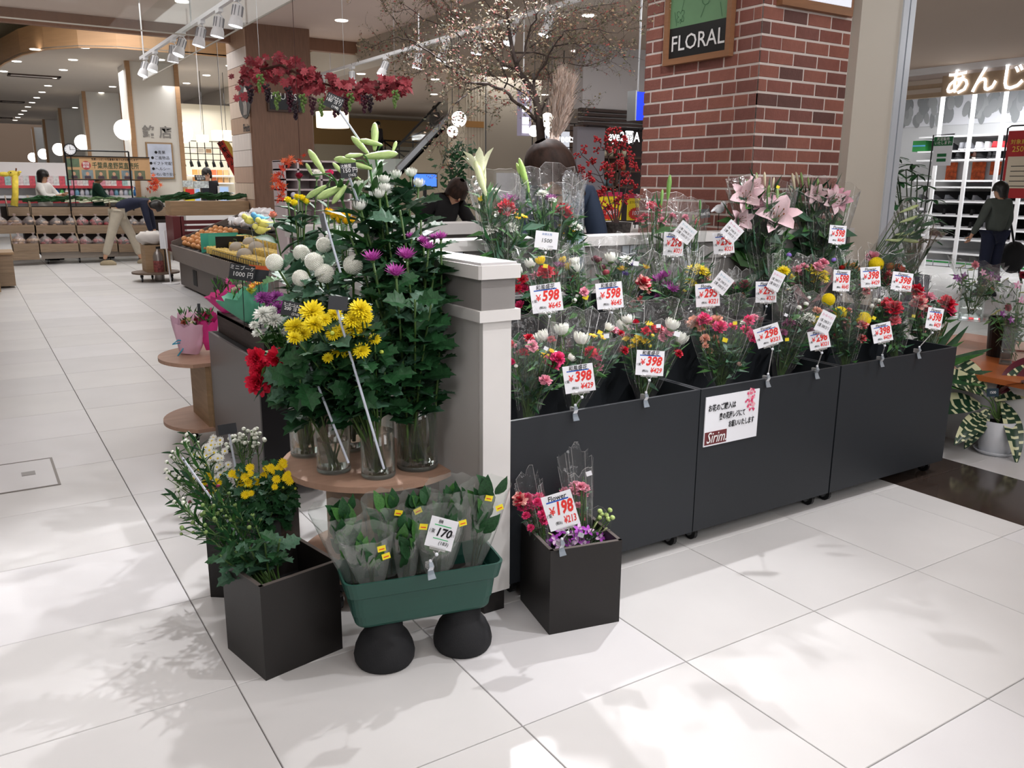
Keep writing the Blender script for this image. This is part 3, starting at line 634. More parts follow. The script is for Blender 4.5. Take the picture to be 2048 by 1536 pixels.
@cached
def F_spider(h):
    mb = MB(); rings(mb, [(12, 25, 1.05, .2, .1, .5, 0), (12, 45, .95, .2, .08, .3, 0), (10, 65, .75, .18, .05, .2, 0), (6, 82, .5, .15, .02, 0, 0)], cup=.35, tip=.2)
    mb.ball((0, 0, -.1), (.22, .22, .2), 8, 5, 1); return mb.mesh('blossom', [pm(h), STEM], True)
@cached
def F_mum(h):   # open layered chrysanthemum
    mb = MB(); rings(mb, [(18, -5, 1.0, .27, .1, .15, 0), (16, 12, .92, .26, .1, .1, .03), (14, 26, .8, .25, .08, .1, .06), (12, 42, .62, .22, .06, .1, .08), (9, 60, .45, .2, .03, 0, .1), (5, 80, .3, .16, 0, 0, .12)], cup=.2, tip=.55)
    mb.ball((0, 0, -.12), (.25, .25, .18), 8, 5, 1); return mb.mesh('blossom', [pm(h), STEM], True)
@cached
def F_carn(h, h2=None):
    mb = MB()
    for (n, el, L, w, z0) in ((10, 0, .85, .62, 0), (10, 18, .85, .62, .05), (9, 38, .8, .6, .08), (8, 56, .72, .55, .1), (6, 75, .6, .5, .1)):
        o = R(0, 6.28)
        for i in range(n): petal(mb, math.radians(el)+R(-.2, .2), o+2*math.pi*i/n+R(-.2, .2), L*R(.85, 1.15), w, .05, R(-.4, .3), z0=z0, cup=R(-.35, .4), ruf=.07, tip=.7, m=(1 if h2 and random.random() < .35 else 0))
    mb.tube([(0, 0, -.9), (0, 0, -.25), (0, 0, .05)], [.16, .26, .3], 8, 2); return mb.mesh('blossom', [pm(h), pm(h2 or h), LEAFM])
@cached
def F_rose(h):
    mb = MB()
    for (n, el, L, w, b, cu, z0) in ((5, 35, .8, .85, .12, .5, -.3), (5, 55, .95, .8, .14, .6, -.3), (4, 72, 1.0, .7, .12, .5, -.3), (3, 85, 1.0, .5, .06, .5, -.3)):
        o = R(0, 6.28)
        for i in range(n): petal(mb, math.radians(el), o+2*math.pi*i/n, L, w, b, cu, z0=z0, cup=.35, tip=.6, seg=4)
    mb.ball((0, 0, -.35), (.28, .28, .25), 8, 5, 1); return mb.mesh('blossom', [pm(h), LEAFM], True)
@cached
def F_daisy(h, ctr):
    mb = MB(); rings(mb, [(14, 8, .85, .3, .15, .1, 0), (12, 22, .7, .26, .15, .0, .03)], cup=.15, tip=.6)
    mb.ball((0, 0, .06), (.28, .28, .16), 9, 5, 1); mb.ball((0, 0, -.1), (.2, .2, .15), 6, 4, 2); return mb.mesh('blossom', [pm(h), pm(ctr), STEM])
@cached
def F_lily(h, h2):
    mb = MB()
    for k in range(6):
        az = k*math.pi/3; petal(mb, math.radians(66 if k % 2 else 60), az, 1.5, .85 if k % 2 else .66, .06, -1.1, cup=.28, seg=6, tip=.12, m=0)
    for k in range(6):
        az = k*math.pi/3+.4; d = V((.28*math.cos(az), .28*math.sin(az), 1.0)); mb.tube([(0, 0, .1), d], .014, 4, 2); mb.ball(d, (.04, .04, .08), 5, 4, 3)
    mb.tube([(0, 0, -.4), (0, 0, .15)], [.06, .14], 7, 2); return mb.mesh('blossom', [pm(h), pm(h2), STEM, mat('anther', '#8a4a22', .6)], True)
@cached
def F_trumpet(h):   # barely opened white lily
    mb = MB()
    for k in range(6): petal(mb, math.radians(80), k*math.pi/3, 1.7, .48, .05, -.62, cup=.35, seg=6, tip=.15)
    return mb.mesh('blossom', [pm(h)], True)
@cached
def F_lilybud(h):   # slim closed lily bud, unit long
    mb = MB(); n = 6; prof = [(.025, 0), (.05, .08), (.075, .25), (.095, .5), (.10, .72), (.06, .92), (.012, 1.0)]
    b = 0; k = 12
    for r, z in prof:
        for j in range(k):
            w = 2*math.pi*j/k; q = r*(1.0 if j % 2 else .84); mb.v.append(V((q*math.cos(w), q*math.sin(w), z)))
    for i in range(len(prof)-1):
        for j in range(k): mb.f.append((i*k+j, i*k+(j+1) % k, (i+1)*k+(j+1) % k, (i+1)*k+j)); mb.m.append(0)
    mb.f.append(tuple((len(prof)-1)*k+j for j in range(k))); mb.m.append(0); return mb.mesh('bud', [mat('lily_bud_%s' % h.strip('#'), h, .4, var=.18, scale=7, stretch=(3, 3, .6), sub=.15)], True)
@cached
def F_orchid(h, h2):
    mb = MB()
    for k in range(5): petal(mb, math.radians(15), k*1.2566+.3, .95, .55, .05, -.2, cup=.1, tip=.5, m=0 if k else 1)
    petal(mb, math.radians(50), 4.7, .6, .5, 0, -.9, cup=.5, m=1); return mb.mesh('blossom', [pm(h), pm(h2)], True)
@cached
def F_tiny(h):
    mb = MB(); mb.ball((0, 0, 0), (1, 1, .8), 7, 5, 0); mb.ball((0, 0, -.6), (.7, .7, .6), 6, 4, 1); return mb.mesh('blossom', [pm(h), STEM], True)
@cached
def F_leaf(kind, mi):
    M_ = (LEAFD, LEAFM, LEAFG, LEAFB)[mi]; mb = MB()
    if kind == 'mum':     # lobed chrysanthemum leaf
        out = [(.02, 0), (.05, .12), (.20, .20), (.13, .30), (.34, .40), (.24, .48), (.40, .62), (.25, .68), (.27, .84), (.12, .86), (0, 1.0)]
    elif kind == 'lance': out = [(.01, 0), (.07, .15), (.10, .35), (.095, .6), (.05, .85), (0, 1)]
    elif kind == 'broad': out = [(.01, 0), (.14, .12), (.25, .32), (.26, .5), (.18, .72), (.07, .9), (0, 1)]
    else: out = [(.02, 0), (.12, .1), (.2, .28), (.24, .42), (.17, .5), (.22, .62), (.12, .74), (.1, .86), (0, 1)]
    for x, y in out:
        z = -.22*y*y+.05*y
        mb.v += [V((-x, y, z+abs(x)*.35+R(-.02, .02))), V((0, y, z)), V((x, y, z+abs(x)*.35+R(-.02, .02)))]
    for i in range(len(out)-1):
        for j in range(2): mb.f.append((i*3+j, i*3+j+1, i*3+j+4, i*3+j+3)); mb.m.append(0)
    return mb.mesh('leaf', M_, kind != 'mum')
FL = {'pompon': F_pompon, 'bud': F_bud, 'spider': F_spider, 'mum': F_mum, 'carn': F_carn, 'rose': F_rose, 'daisy': F_daisy, 'lily': F_lily, 'trumpet': F_trumpet, 'lilybud': F_lilybud, 'orchid': F_orchid, 'tiny': F_tiny}
PN = {'pompon': 'pompon_blossom', 'bud': 'chrysanthemum_blossom', 'spider': 'spider_blossom', 'mum': 'chrysanthemum_blossom', 'carn': 'carnation_blossom', 'rose': 'rose_blossom', 'daisy': 'daisy_blossom', 'lily': 'lily_blossom', 'trumpet': 'lily_blossom', 'lilybud': 'lily_bud', 'orchid': 'orchid_blossom', 'tiny': 'small_bud'}
def blossom(spec, p, d, s, parent):
    return obj(PN[spec[0]], FL[spec[0]](*spec[1:]), parent, aim(p, d, rv(), s) @ Matrix.Rotation(R(0, 6.28), 4, 'Z'))
def bez(a, b, bend, n=6):
    a, b = V(a), V(b); m_ = (a+b)/2+bend
    return [a*(1-t)**2+m_*2*t*(1-t)+b*t*t for t in [i/n for i in range(n+1)]]
def along(pts, u):
    k = u*(len(pts)-1); i = min(int(k), len(pts)-2); return pts[i].lerp(pts[i+1], k-i), (pts[i+1]-pts[i]).normalized()
def cut_flower(name, label, cat, root, tip, heads, group=None, bend=None, r=.003, leaves=10, lk='mum', mi=0, ll=.08, u0=.25, u1=.93, tilt=.9, headdir=None, spray=0, stemm=None):
    """one cut stem: stem, blossom(s) on it, leaves; heads = [(spec, size, dx, dy, dz)] offsets from the tip"""
    root, tip = V(root), V(tip); bend = bend if bend is not None else V((R(-.03, .03), R(-.03, .03), 0)); pts = bez(root, tip, bend)
    t = thing(name, label, cat, root, group); m = MB().tube(pts, [r*1.25]*3+[r]*4, 6)
    for (spec, s, dx, dy, dz) in heads:
        if abs(dx)+abs(dy)+abs(dz) > .001:
            q, _ = along(pts, .8+R(-.06, .06)); m.tube([q, (q+tip+V((dx, dy, dz)))/2+V((0, 0, -.01)), tip+V((dx, dy, dz))], r*.5, 4)
    m.build('stem', stemm or STEM, t, smooth=True)
    dd = V(headdir) if headdir else None
    for (spec, s, dx, dy, dz) in heads:
        d = dd or ((pts[-1]-pts[-2]).normalized()*.8+V((dx, dy, dz+.0))*6+rv(.15)+V((-.2, -.35, .1)))
        blossom(spec, tip+V((dx, dy, dz)), d, s, t)
    for k in range(leaves):
        u = u0+(u1-u0)*(k+R(.1, .9))/leaves; p, dr = along(pts, u); a = k*2.4+R(-.3, .3); x = dr.orthogonal().normalized(); y = dr.cross(x)
        out = x*math.cos(a)+y*math.sin(a); d = out*tilt+dr*(1-tilt*.55)+rv(.12)
        obj('leaf', F_leaf(lk, mi if random.random() < .75 else (mi+2) % 3), t, aimy(p, d, dr+rv(.4), ll*R(.75, 1.2)))
    return t
# ================================================================ CUT FLOWERS IN THE VASES
def hd(px, py, D): return dp(px, py, D)
def inv(p, z): return V((p.x+R(-.03, .03), p.y+R(-.03, .03), z))
WHT, PNK, PUR, YLW, RED, MAG = '#f3f5ee', '#e487a8', '#c25bb4', '#f7e12a', '#d4203f', '#d83c78'
for i, (x, y, D) in enumerate(((822, 346, 2.86), (792, 350, 2.9), (837, 367, 2.84), (768, 360, 2.8), (748, 362, 2.84), (719, 370, 2.8), (769, 376, 2.76), (758, 388, 2.74), (719, 411, 2.72))):
    lab = ('topmost white chrysanthemum with closed incurved petals over the dark leaves', 'white incurved chrysanthemum just left of the topmost one', 'rightmost white incurved chrysanthemum over the dark leaves', 'white incurved chrysanthemum in the middle of the upper cluster', 'white incurved chrysanthemum left in the upper cluster', 'white incurved chrysanthemum near the lily price card', 'small white chrysanthemum at the back of the upper cluster', 'lowest white chrysanthemum of the upper cluster', 'flatter white chrysanthemum below the chalk price card of the lilies')[i]
    tip = hd(x, y, D); root = V((VC.x+(-.04+.01*i), VC.y+R(-.03, .03), .50))
    cut_flower('chrysanthemum', lab, 'flower', root, tip, [(('bud', WHT), .022 if i != 8 else .026, 0, 0, 0)], 'white chrysanthemums in the tall vase', leaves=20, u0=.28, u1=.97, ll=.105, mi=0, r=.0038, headdir=(-.1, -.2, 1))
for i, (x, y, D, s) in enumerate(((823, 476, 2.74, .022), (847, 486, 2.70, .027), (857, 497, 2.66, .026), (869, 478, 2.76, .022), (882, 477, 2.72, .026), (745, 520, 2.6, .036), (813, 516, 2.6, .038), (792, 550, 2.55, .038))):
    lab = ('small pink chrysanthemum bud, topmost left of the pink ones', 'pink chrysanthemum third from the right edge of the leaves', 'pink chrysanthemum a little below its twin near the divider', 'half-hidden pink chrysanthemum second from the right', 'rightmost pink chrysanthemum over the divider cap', 'pink spiky chrysanthemum farthest left under the white buds', 'open pink spiky chrysanthemum in the middle', 'lowest open pink spiky chrysanthemum')[i]
    tip = hd(x, y, D); root = V((VC.x+R(-.04, .04), VC.y+R(-.04, .02), .50))
    cut_flower('chrysanthemum', lab, 'flower', root, tip, [(('spider', PUR), s, 0, 0, 0)], 'pink chrysanthemums in the tall vase', leaves=24, u0=.22, u1=.97, ll=.075, mi=0, r=.0036, headdir=(-.2, -.35, 1))
# plain leafy stems that fill the mass
for i, (x, y, D) in enumerate(((770, 430, 2.72), (842, 440, 2.78), (800, 420, 2.66), (700, 470, 2.74), (868, 540, 2.7), (752, 600, 2.62), (862, 610, 2.62), (830, 600, 2.56))):
    cut_flower('leafy_stem', 'flowerless dark leafy chrysanthemum stem filling the tall vase', 'stem', V((VC.x+R(-.045, .045), VC.y+R(-.045, .03), .50)), hd(x, y, D), [], 'leafy stems in the tall vase', leaves=24, u0=.22, u1=1., ll=.10, mi=0, r=.0035)
for i, (x, y, r) in enumerate(((603, 507, 17), (648, 491, 16), (628, 524, 19), (649, 548, 20), (706, 531, 20), (601, 557, 17), (549, 526, 18))):
    lab = ('white pompon chrysanthemum, upper left ball above the foliage', 'topmost white pompon chrysanthemum', 'white pompon chrysanthemum in the middle of the balls', 'lowest and fullest white pompon chrysanthemum', 'rightmost white pompon chrysanthemum', 'white pompon chrysanthemum half behind grey-green leaves', 'leftmost white pompon chrysanthemum partly behind a leaf')[i]
    D = 2.75+(.08 if i in (0, 1, 6) else 0); tip = hd(x, y, D); root = V((VE.x+R(-.02, .02), VE.y+R(-.02, .02), .50))
    cut_flower('pompon_chrysanthemum', lab, 'flower', root, tip, [(('pompon', '#f4f5ec'), r*D/F_, 0, 0, 0)], 'white pompon chrysanthemums', leaves=11, u0=.42, u1=.95, ll=.10, mi=2, r=.004, headdir=(-.1, -.4, .8), bend=V((.02, .02, .12)))
# yellow roses, red rose, peach rose in the back
for i, (x, y, D, h, s, lab) in enumerate(((576, 402, 3.5, YLW, .026, 'yellow rose, leftmost of the yellow group'), (588, 408, 3.45, YLW, .028, 'yellow rose, lowest of the yellow group'), (604, 398, 3.5, YLW, .027, 'yellow rose, right of the yellow group'), (594, 396, 3.55, YLW, .025, 'yellow rose at the back of the yellow group'), (613, 405, 3.5, YLW, .024, 'yellow rose beside the lily bud'),
      (598, 354, 3.5, '#7a0f25', .027, 'single dark red rose standing before the white cubby shelf'), (546, 432, 3.4, '#e79b86', .028, 'single peach rose near the toy birds'), (660, 348, 3.6, '#d2346a', .028, 'hot pink rose behind the lily buds'), (634, 350, 3.6, '#f2f0e8', .034, 'large white rose behind the lily buds'))):
    cut_flower('rose', lab, 'flower', V((1.18+R(-.03, .03), 3.62+R(-.03, .0), .66)), hd(x, y, D), [(('rose', h), s, 0, 0, 0)], 'yellow roses at the back' if i < 5 else None, leaves=8, u0=.3, u1=.93, lk='broad', ll=.10, mi=0, headdir=(-.1, -.4, 1))
t = thing('black_bucket', 'black bucket hidden under the yellow and red roses', 'bucket', (1.18, 3.6, .66)); MB().lathe([(.0, .0), (.06, 0), (.075, .18), (.07, .18), (.055, .02), (0, .02)], 20, T=Matrix.Translation((1.18, 3.62, .655))).build('bucket_wall', BLACKM, t)
for i, (x, y, D) in enumerate(((657, 424, 3.1), (668, 430, 3.05), (682, 432, 3.05), (694, 430, 3.1))):
    cut_flower('yellow_chrysanthemum', 'small closed yellow chrysanthemum in the row behind the chalk price cards', 'flower', V((VE.x+.02, VE.y+.05, .5)), hd(x, y, D), [(('bud', '#f2c81e'), .018, 0, 0, 0), (('bud', '#f2c81e'), .016, .02, .0, -.02)], 'closed yellow chrysanthemums', leaves=9, u0=.45, ll=.09, mi=0)
# lilies: a hub with several long pale buds
def lily(lab, root, hub, buds, D, grp='long budded lilies', opened=None):
    hb = hd(*hub, D); root = V(root); t = thing('lily', lab, 'flower', root, grp); pts = bez(root, hb, V((.02, 0, .05))); m = MB().tube(pts, [.0055]*4+[.0045]*3, 7)
    for k, (a, b) in enumerate(buds):
        Da = D+R(-.05, .05); pa, pb = hd(*a, Da), hd(*b, Da+R(-.04, .04)); m.tube([hb, (hb+pa)/2+V((0, 0, .012)), pa], .0026, 5); L = (pb-pa).length
        obj('lily_bud', F_lilybud('#b5cf86'), t, aim(pa, pb-pa, (0, 0, 1), L) @ Matrix.Diagonal((1.3, 1.3, 1, 1)))
    m.build('stem', LEAFM, t, smooth=True)
    for k in range(14):
        u = .35+.63*(k+R(0, 1))/14; p, dr = along(pts, u); a = k*2.4; x = dr.orthogonal().normalized(); y = dr.cross(x); out = x*math.cos(a)+y*math.sin(a)
        obj('leaf', F_leaf('lance', 1), t, aimy(p, out*.8+dr*.6, dr, .13*R(.8, 1.2)))
rt = V((VC.x-.03, VC.y, .5))
lily('lily stem with two long buds pointing up left over the red rose', rt, (672, 362), [((649, 347), (617, 299)), ((624, 350), (612, 326)), ((653, 371), (612, 396))], 2.8)
lily('lily stem with buds drooping left below the chalk card', rt+V((.01, .01, 0)), (703, 366), [((691, 371), (633, 397)), ((693, 371), (664, 408)), ((691, 352), (665, 325)), ((722, 360), (700, 346))], 2.72)
lily('lily stem reaching highest with an upright bud beside the white stick', rt+V((.0, .02, 0)), (752, 318), [((749, 302), (750, 245)), ((737, 308), (703, 273)), ((765, 290), (719, 280)), ((785, 305), (793, 282))], 2.86)
lily('lily stem with level buds pointing left and right above the 150 card', rt+V((-.01, .03, 0)), (740, 335), [((727, 314), (796, 307)), ((726, 309), (689, 313)), ((745, 338), (703, 327)), ((712, 322), (668, 318))], 2.76)
# open yellow chrysanthemums in vase VB and neighbours
ym = ((624, 624, 20), (591, 654, 17), (629, 649, 17), (650, 640, 11), (669, 629, 12), (721, 619, 18), (715, 653, 22), (704, 640, 15), (681, 664, 13), (682, 694, 20), (667, 668, 12), (723, 702, 14), (749, 679, 10), (606, 668, 14), (589, 676, 12), (656, 716, 9), (700, 718, 9), (708, 697, 14), (731, 634, 12))
for i, (x, y, r) in enumerate(ym):
    D = 2.52+R(-.06, .06); tip = hd(x, y, D)
    lab = 'open yellow chrysanthemum over the %s vase, %s' % ('left' if x < 655 else 'front', ('at the very top', 'largest of its cluster', 'low near the leaves', 'among its cluster')[0 if y < 630 else 1 if r > 18 else 2 if y > 690 else 3])
    cut_flower('yellow_chrysanthemum', lab, 'flower', (VB.x+R(-.02, .02), VB.y+R(-.02, .02), .49+R(0, .01)), tip, [(('mum', YLW), r*D/F_*1.28, 0, 0, 0)]+([(('tiny', '#c9d65a'), .007, R(.02, .04), 0, -.04)] if i % 3 == 0 else []), 'open yellow chrysanthemums', leaves=8, u0=.38, u1=.9, ll=.085, mi=0, r=.0028, headdir=(-.25+R(-.2, .2), -.6, .75), bend=V((.01, 0, .05)))
wm = ((526, 628, 19), (534, 641, 15), (549, 640, 17), (553, 655, 18), (508, 650, 10), (514, 666, 10), (566, 662, 9), (541, 622, 13))
for i, (x, y, r) in enumerate(wm):
    D = 2.9; cut_flower('white_chrysanthemum', 'open white chrysanthemum of the low cluster left of the yellow ones', 'flower', (VD.x+R(-.02, .02), VD.y+R(-.02, .02), .49), hd(x, y, D+R(-.05, .05)), [(('mum', WHT), r*D/F_, 0, 0, 0)], 'open white chrysanthemums', leaves=6, u0=.45, u1=.9, ll=.07, mi=1, r=.0025, headdir=(-.3, -.5, .8), bend=V((.03, 0, .08)))
for i, (x, y, r) in enumerate(((515, 718, 18), (557, 722, 22), (521, 742, 17), (518, 765, 21))):
    lab = ('red carnation, upper left of four', 'red carnation, rightmost and largest of four', 'red carnation tucked between its neighbours', 'lowest red carnation, hanging over the cabinet edge')[i]
    D = 2.75; cut_flower('red_carnation', lab, 'flower', (VA.x+R(-.02, .02), VA.y+R(-.02, .02), .485), hd(x, y, D), [(('carn', RED), r*D/F_*1.42, 0, 0, 0)], 'red carnations', leaves=9, u0=.3, u1=.9, lk='lance', ll=.10, mi=2, r=.0028, headdir=(-.8, -.6, .15), bend=V((.04, 0, .14)))
for i, (x, y) in enumerate(((536, 597), (552, 595), (566, 600), (545, 612), (556, 618), (524, 596), (574, 613))):
    cut_flower('purple_chrysanthemum', 'small purple pompon chrysanthemum behind the white cluster', 'flower', (1.2+R(-.03, .03), 3.78+R(-.03, .03), .76), hd(x, y, 3.45+R(-.1, .1)), [(('mum', '#8d3d8a'), .030, 0, 0, 0)], 'purple chrysanthemums', leaves=4, ll=.06, mi=1, headdir=(-.3, -.6, .7))
# extra foliage stems of the front vases
for i, (x, y) in enumerate(((560, 770), (600, 760), (640, 740), (690, 750), (735, 735), (770, 745), (600, 720), (660, 690), (580, 700), (760, 700), (720, 770), (650, 775))):
    q = (VA, VD, VB)[i % 3]; cut_flower('leafy_stem', 'dark leafy shoot drooping over the front glass vases', 'stem', (q.x, q.y, .5), hd(x, y, 2.62+R(-.08, .08)), [], 'leafy shoots of the front vases', leaves=13, u0=.35, u1=1., ll=.095, mi=0, r=.0025, bend=V((0, 0, .08)))
t = thing('submerged_leaves', 'bright green leaf scraps lying in the water of the tall vase', 'leaves', (VC.x, VC.y, .5), None)
for k in range(22): obj('leaf', F_leaf('lance', 3), t, aimy((VC.x+R(-.04, .04), VC.y+R(-.04, .04), .50+R(0, .03)), rv(1)+V((0, 0, .3)), rv(1), .04))
# price cards on long sticks
def stick_card(lab, a, b, Da, Db, cw, ch, rot, lines, front=True, cpx=None, at='top', name='chalk_price_card'):
    pa, pb = hd(*a, Da), hd(*b, Db); t = thing(name, lab, 'price card', pb, None); d = (pa-pb)
    MB().tube([pb, pa+d.normalized()*.01], .0038, 6).build('stick', mat('stick_white', '#c9cfdd', .35), t)
    cp = hd(*(cpx or a), Da-.012); f = Matrix.Translation(cp) @ aim((0, 0, 0), V((-.45, -.86, .2)), (0, 0, 1)) @ Matrix.Rotation(math.radians(rot), 4, 'Z')
    MB().bx(-cw/2, cw/2, -ch/2, ch/2, -.001, .001, T=f).build('card', SLATE if front else mat('card_back', '#3a3c40', .3), t)
    if front:
        for k, (s_, x, y, h) in enumerate(lines): text(s_, INKW, t, f, x*cw, y*ch, h, z=.0016, wmax=cw*.85)
        MB().bx(-cw*.38, cw*.4, ch*.17, ch*.19, .001, .0014, T=f).build('chalk_line', INKW, t)
    else: MB().bx(-cw*.3, cw*.3, -ch*.25, ch*.25, -.002, -.001, T=f).build('clip_back', BLACKM, t)
    return t
stick_card('black chalk card highest up on a white stick, tilted before the red vine', (672, 212), (745, 318), 2.9, 2.95, .060, .048, -25, [('トルコキキョウ', 0, .3, .010), ('180 ヨリ', .0, -.0, .016), ('(198)', .18, -.32, .012)], cpx=(668, 204))
stick_card('black chalk card reading 150 among the lily buds', (697, 350), (722, 420), 2.62, 2.75, .050, .045, 6, [('大輪菊', -.12, .3, .011), ('150 円', .1, -.02, .017), ('(162)', .2, -.33, .011)], cpx=(697, 341))
stick_card('chalk card turned edge-on above the white pompons, on a long white stick', (648, 432), (681, 545), 2.62, 2.66, .014, .055, 10, [], False, cpx=(646, 445))
stick_card('chalk card reading 200 on a stick standing in the low-water vase', (582, 634), (697, 926), 2.6, 2.66, .060, .045, -12, [('カーネーション', 0, .28, .010), ('200 ヨリ', .08, -.02, .014), ('(216)', .25, -.32, .011)], cpx=(583, 618))
stick_card('dark card seen from behind on a white stick in the front glass vase', (670, 606), (768, 938), 2.46, 2.58, .055, .04, -5, [], False, cpx=(676, 606))
stick_card('dark card seen from behind on a stick among the white daisies', (456, 858), (476, 960), 2.9, 2.95, .062, .035, 8, [], False, cpx=(455, 858))
stick_card('long white stick leaning through the green aster stems of the nearest box', (368, 920), (500, 1105), 2.75, 2.62, .004, .006, 0, [], False)
# ---------------------------------------------------------------- the floor boxes
ba = WM[BOXA.name] @ V((.12, .13, .16))
for i, (x, y, D, hc) in enumerate(((345, 988, 2.72, 'w'), (362, 1012, 2.66, 'w'), (385, 1045, 2.6, ''), (352, 905, 2.8, 'w'), (372, 950, 2.78, 'w'), (398, 985, 2.74, 'r'), (420, 980, 2.72, 'r'), (442, 1000, 2.66, ''), (470, 1010, 2.64, ''), (405, 1010, 2.6, ''), (430, 1040, 2.56, ''), (352, 940, 2.8, 'w'), (388, 872, 2.85, 'w'), (365, 885, 2.82, 'w'), (505, 1030, 2.6, ''))):
    h = {'w': ('tiny', '#eef0e4'), 'r': ('tiny', '#8e2f55'), '': ('tiny', '#7f9a5a')}[hc]
    heads = [(h, .0075, 0, 0, 0)]+[(h, R(.005, .008), R(-.035, .035), R(-.03, .03), R(-.04, .02)) for _ in range(6 if hc == 'w' else 4)]
    lab = 'aster stem with %s leaning out of the nearest black box' % {'w': 'tiny white buds', 'r': 'dark red buds', '': 'green buds'}[hc]
    cut_flower('aster_stem', lab, 'flower', ba+V((R(-.03, .03), R(-.03, .03), 0)), hd(x, y, D), heads, 'aster stems', leaves=34, u0=.34, u1=1., lk='lance', ll=.048, mi=1 if i % 2 else 0, r=.0026, tilt=.7, bend=V((-.02, -.02, .04)))
for k in range(5): cut_flower('leafy_stem', 'short leafy chrysanthemum stem lying over the rim of the nearest box', 'stem', ba+V((R(-.02, .02), R(-.02, .02), 0)), hd(440+30*k, 1110-8*k, 2.5), [], 'leafy stems over the box rim', leaves=8, u0=.5, u1=1., ll=.07, mi=0, r=.003)
bb = WM[BOXB.name] @ V((.13, .09, .2))
for i, (x, y) in enumerate(((402, 915), (418, 925), (410, 945), (430, 905), (440, 930), (425, 890), (398, 935), (447, 945), (436, 915), (412, 895))):
    cut_flower('white_daisy_spray', 'stem of white daisies with yellow centres in the back box', 'flower', bb+V((R(-.1, .02), R(-.04, .04), 0)), hd(x, y, 2.98+R(-.05, .05)), [(('daisy', '#f6f7f2', '#e6c92d'), .0155, R(-.005, .005), 0, 0)]+[(('daisy', '#f6f7f2', '#e6c92d'), .0145, R(-.035, .035), R(-.03, .03), R(-.03, .03)) for _ in range(4)], 'white daisies in the back box', leaves=9, u0=.4, lk='lance', ll=.04, mi=1, r=.002, headdir=(-.5, -.7, .6))
for i, (x, y) in enumerate(((476, 872), (490, 866), (503, 862), (512, 872), (484, 880), (500, 884), (470, 884))):
    cut_flower('tiny_white_spray', 'airy stem of tiny white clustered flowers behind the yellow ones', 'flower', bb+V((R(-.02, .06), R(.0, .05), 0)), hd(x, y, 3.02), [(('tiny', '#e6e9dc'), .008, R(-.03, .03), R(-.02, .02), R(-.02, .01)) for _ in range(7)], 'tiny white sprays', leaves=9, u0=.4, lk='lance', ll=.035, mi=0, r=.0018)
for i, (x, y) in enumerate(((491, 941), (500, 936), (490, 955), (484, 968), (497, 966), (491, 990), (528, 952), (513, 965), (541, 936), (549, 941), (566, 925), (572, 943), (575, 952), (553, 959), (580, 962), (566, 960), (588, 946), (465, 948), (419, 953), (435, 966), (421, 981), (560, 935))):
    D = 2.86+R(-.05, .05); q = bb+V((R(-.06, .06), R(-.04, .04), .0))
    cut_flower('yellow_button_spray', 'stem of small yellow button mums in the back box, %s' % ('left group' if x < 520 else 'right group'), 'flower', q, hd(x, y, D), [(('daisy', '#f5d714', '#eec40c'), .0165, 0, 0, 0), (('daisy', '#f5d714', '#eec40c'), .012, R(-.02, .02), R(-.02, .02), R(-.02, .01)), (('tiny', '#b8bd4a'), .005, R(-.03, .03), R(-.02, .02), -.03)], 'yellow button mums in the back box, %s' % ('left group' if x < 520 else 'right group'), leaves=12, u0=.3, u1=.95, ll=.045, mi=0, r=.002, headdir=(-.4, -.7, .6))
for k in range(10): cut_flower('leafy_stem', 'dark leafy stem crowding the back box', 'stem', bb+V((R(-.08, .08), R(-.05, .05), 0)), hd(450+R(0, 130), 1000+R(-10, 30), 2.85), [], 'leafy stems of the back box', leaves=16, u0=.3, u1=1., ll=.05, mi=0, r=.002)
# ================================================================ WRAPPED BOUQUETS
def wrap_mesh(base, top, rad, film_, rb=.03, n=30, lip=.06, front=(0, -1), ruf=.10, levels=6, squash=.7):
    """cone of film round the axis base->top, opening to rad with a pleated rim"""
    base, top = V(base), V(top); ax = (top-base); L = ax.length; az = ax.normalized(); side = V((CR.x, CR.y, 0)); side = (side-az*side.dot(az)).normalized(); fw = az.cross(side)
    mb = MB(); ph = [R(-1, 1) for _ in range(n)]
    for i in range(levels+1):
        u = i/levels; r = rb+(rad-rb)*(u**.85)
        for j in range(n):
            w = 2*math.pi*j/n; rr = r*(1+ruf*u*ph[j]+.04*math.sin(5*w+u*3)); back = math.sin(w)   # fw component
            ex = u*(L*(1.0+lip*3*max(0, back)-lip*1.8*max(0, -back))+(ph[j]*.018 if i == levels else 0))
            mb.v.append(base+az*ex+side*math.cos(w)*rr+fw*math.sin(w)*rr*squash)
    for i in range(levels):
        for j in range(n): mb.f.append((i*n+j, i*n+(j+1) % n, (i+1)*n+(j+1) % n, (i+1)*n+j)); mb.m.append(0)
    vs = list(mb.v); tp_ = [vs[levels*n+j] for j in range(n)]   # bright cut edge and a few creases
    if len(film_.node_tree.nodes) > 6 and film_.name.endswith('film'):
        for j in range(n): a, b = tp_[j], tp_[(j+1) % n]; mb.quad(a, b, b-az*.0016, a-az*.0016, m=1)
        for j in random.sample(range(n), 9):
            for i in range(1, levels):
                a, b = vs[i*n+j], vs[(i+1)*n+j]; d = side*.0008; mb.quad(a-d, a+d, b+d*.6, b-d*.6, m=1)
    return mb
EDGF = film('film_crease', (1, 1, 1, 1), .35, .22, .2, 10, .1)
GM = [LEAFD, LEAFM, LEAFG, STEM]
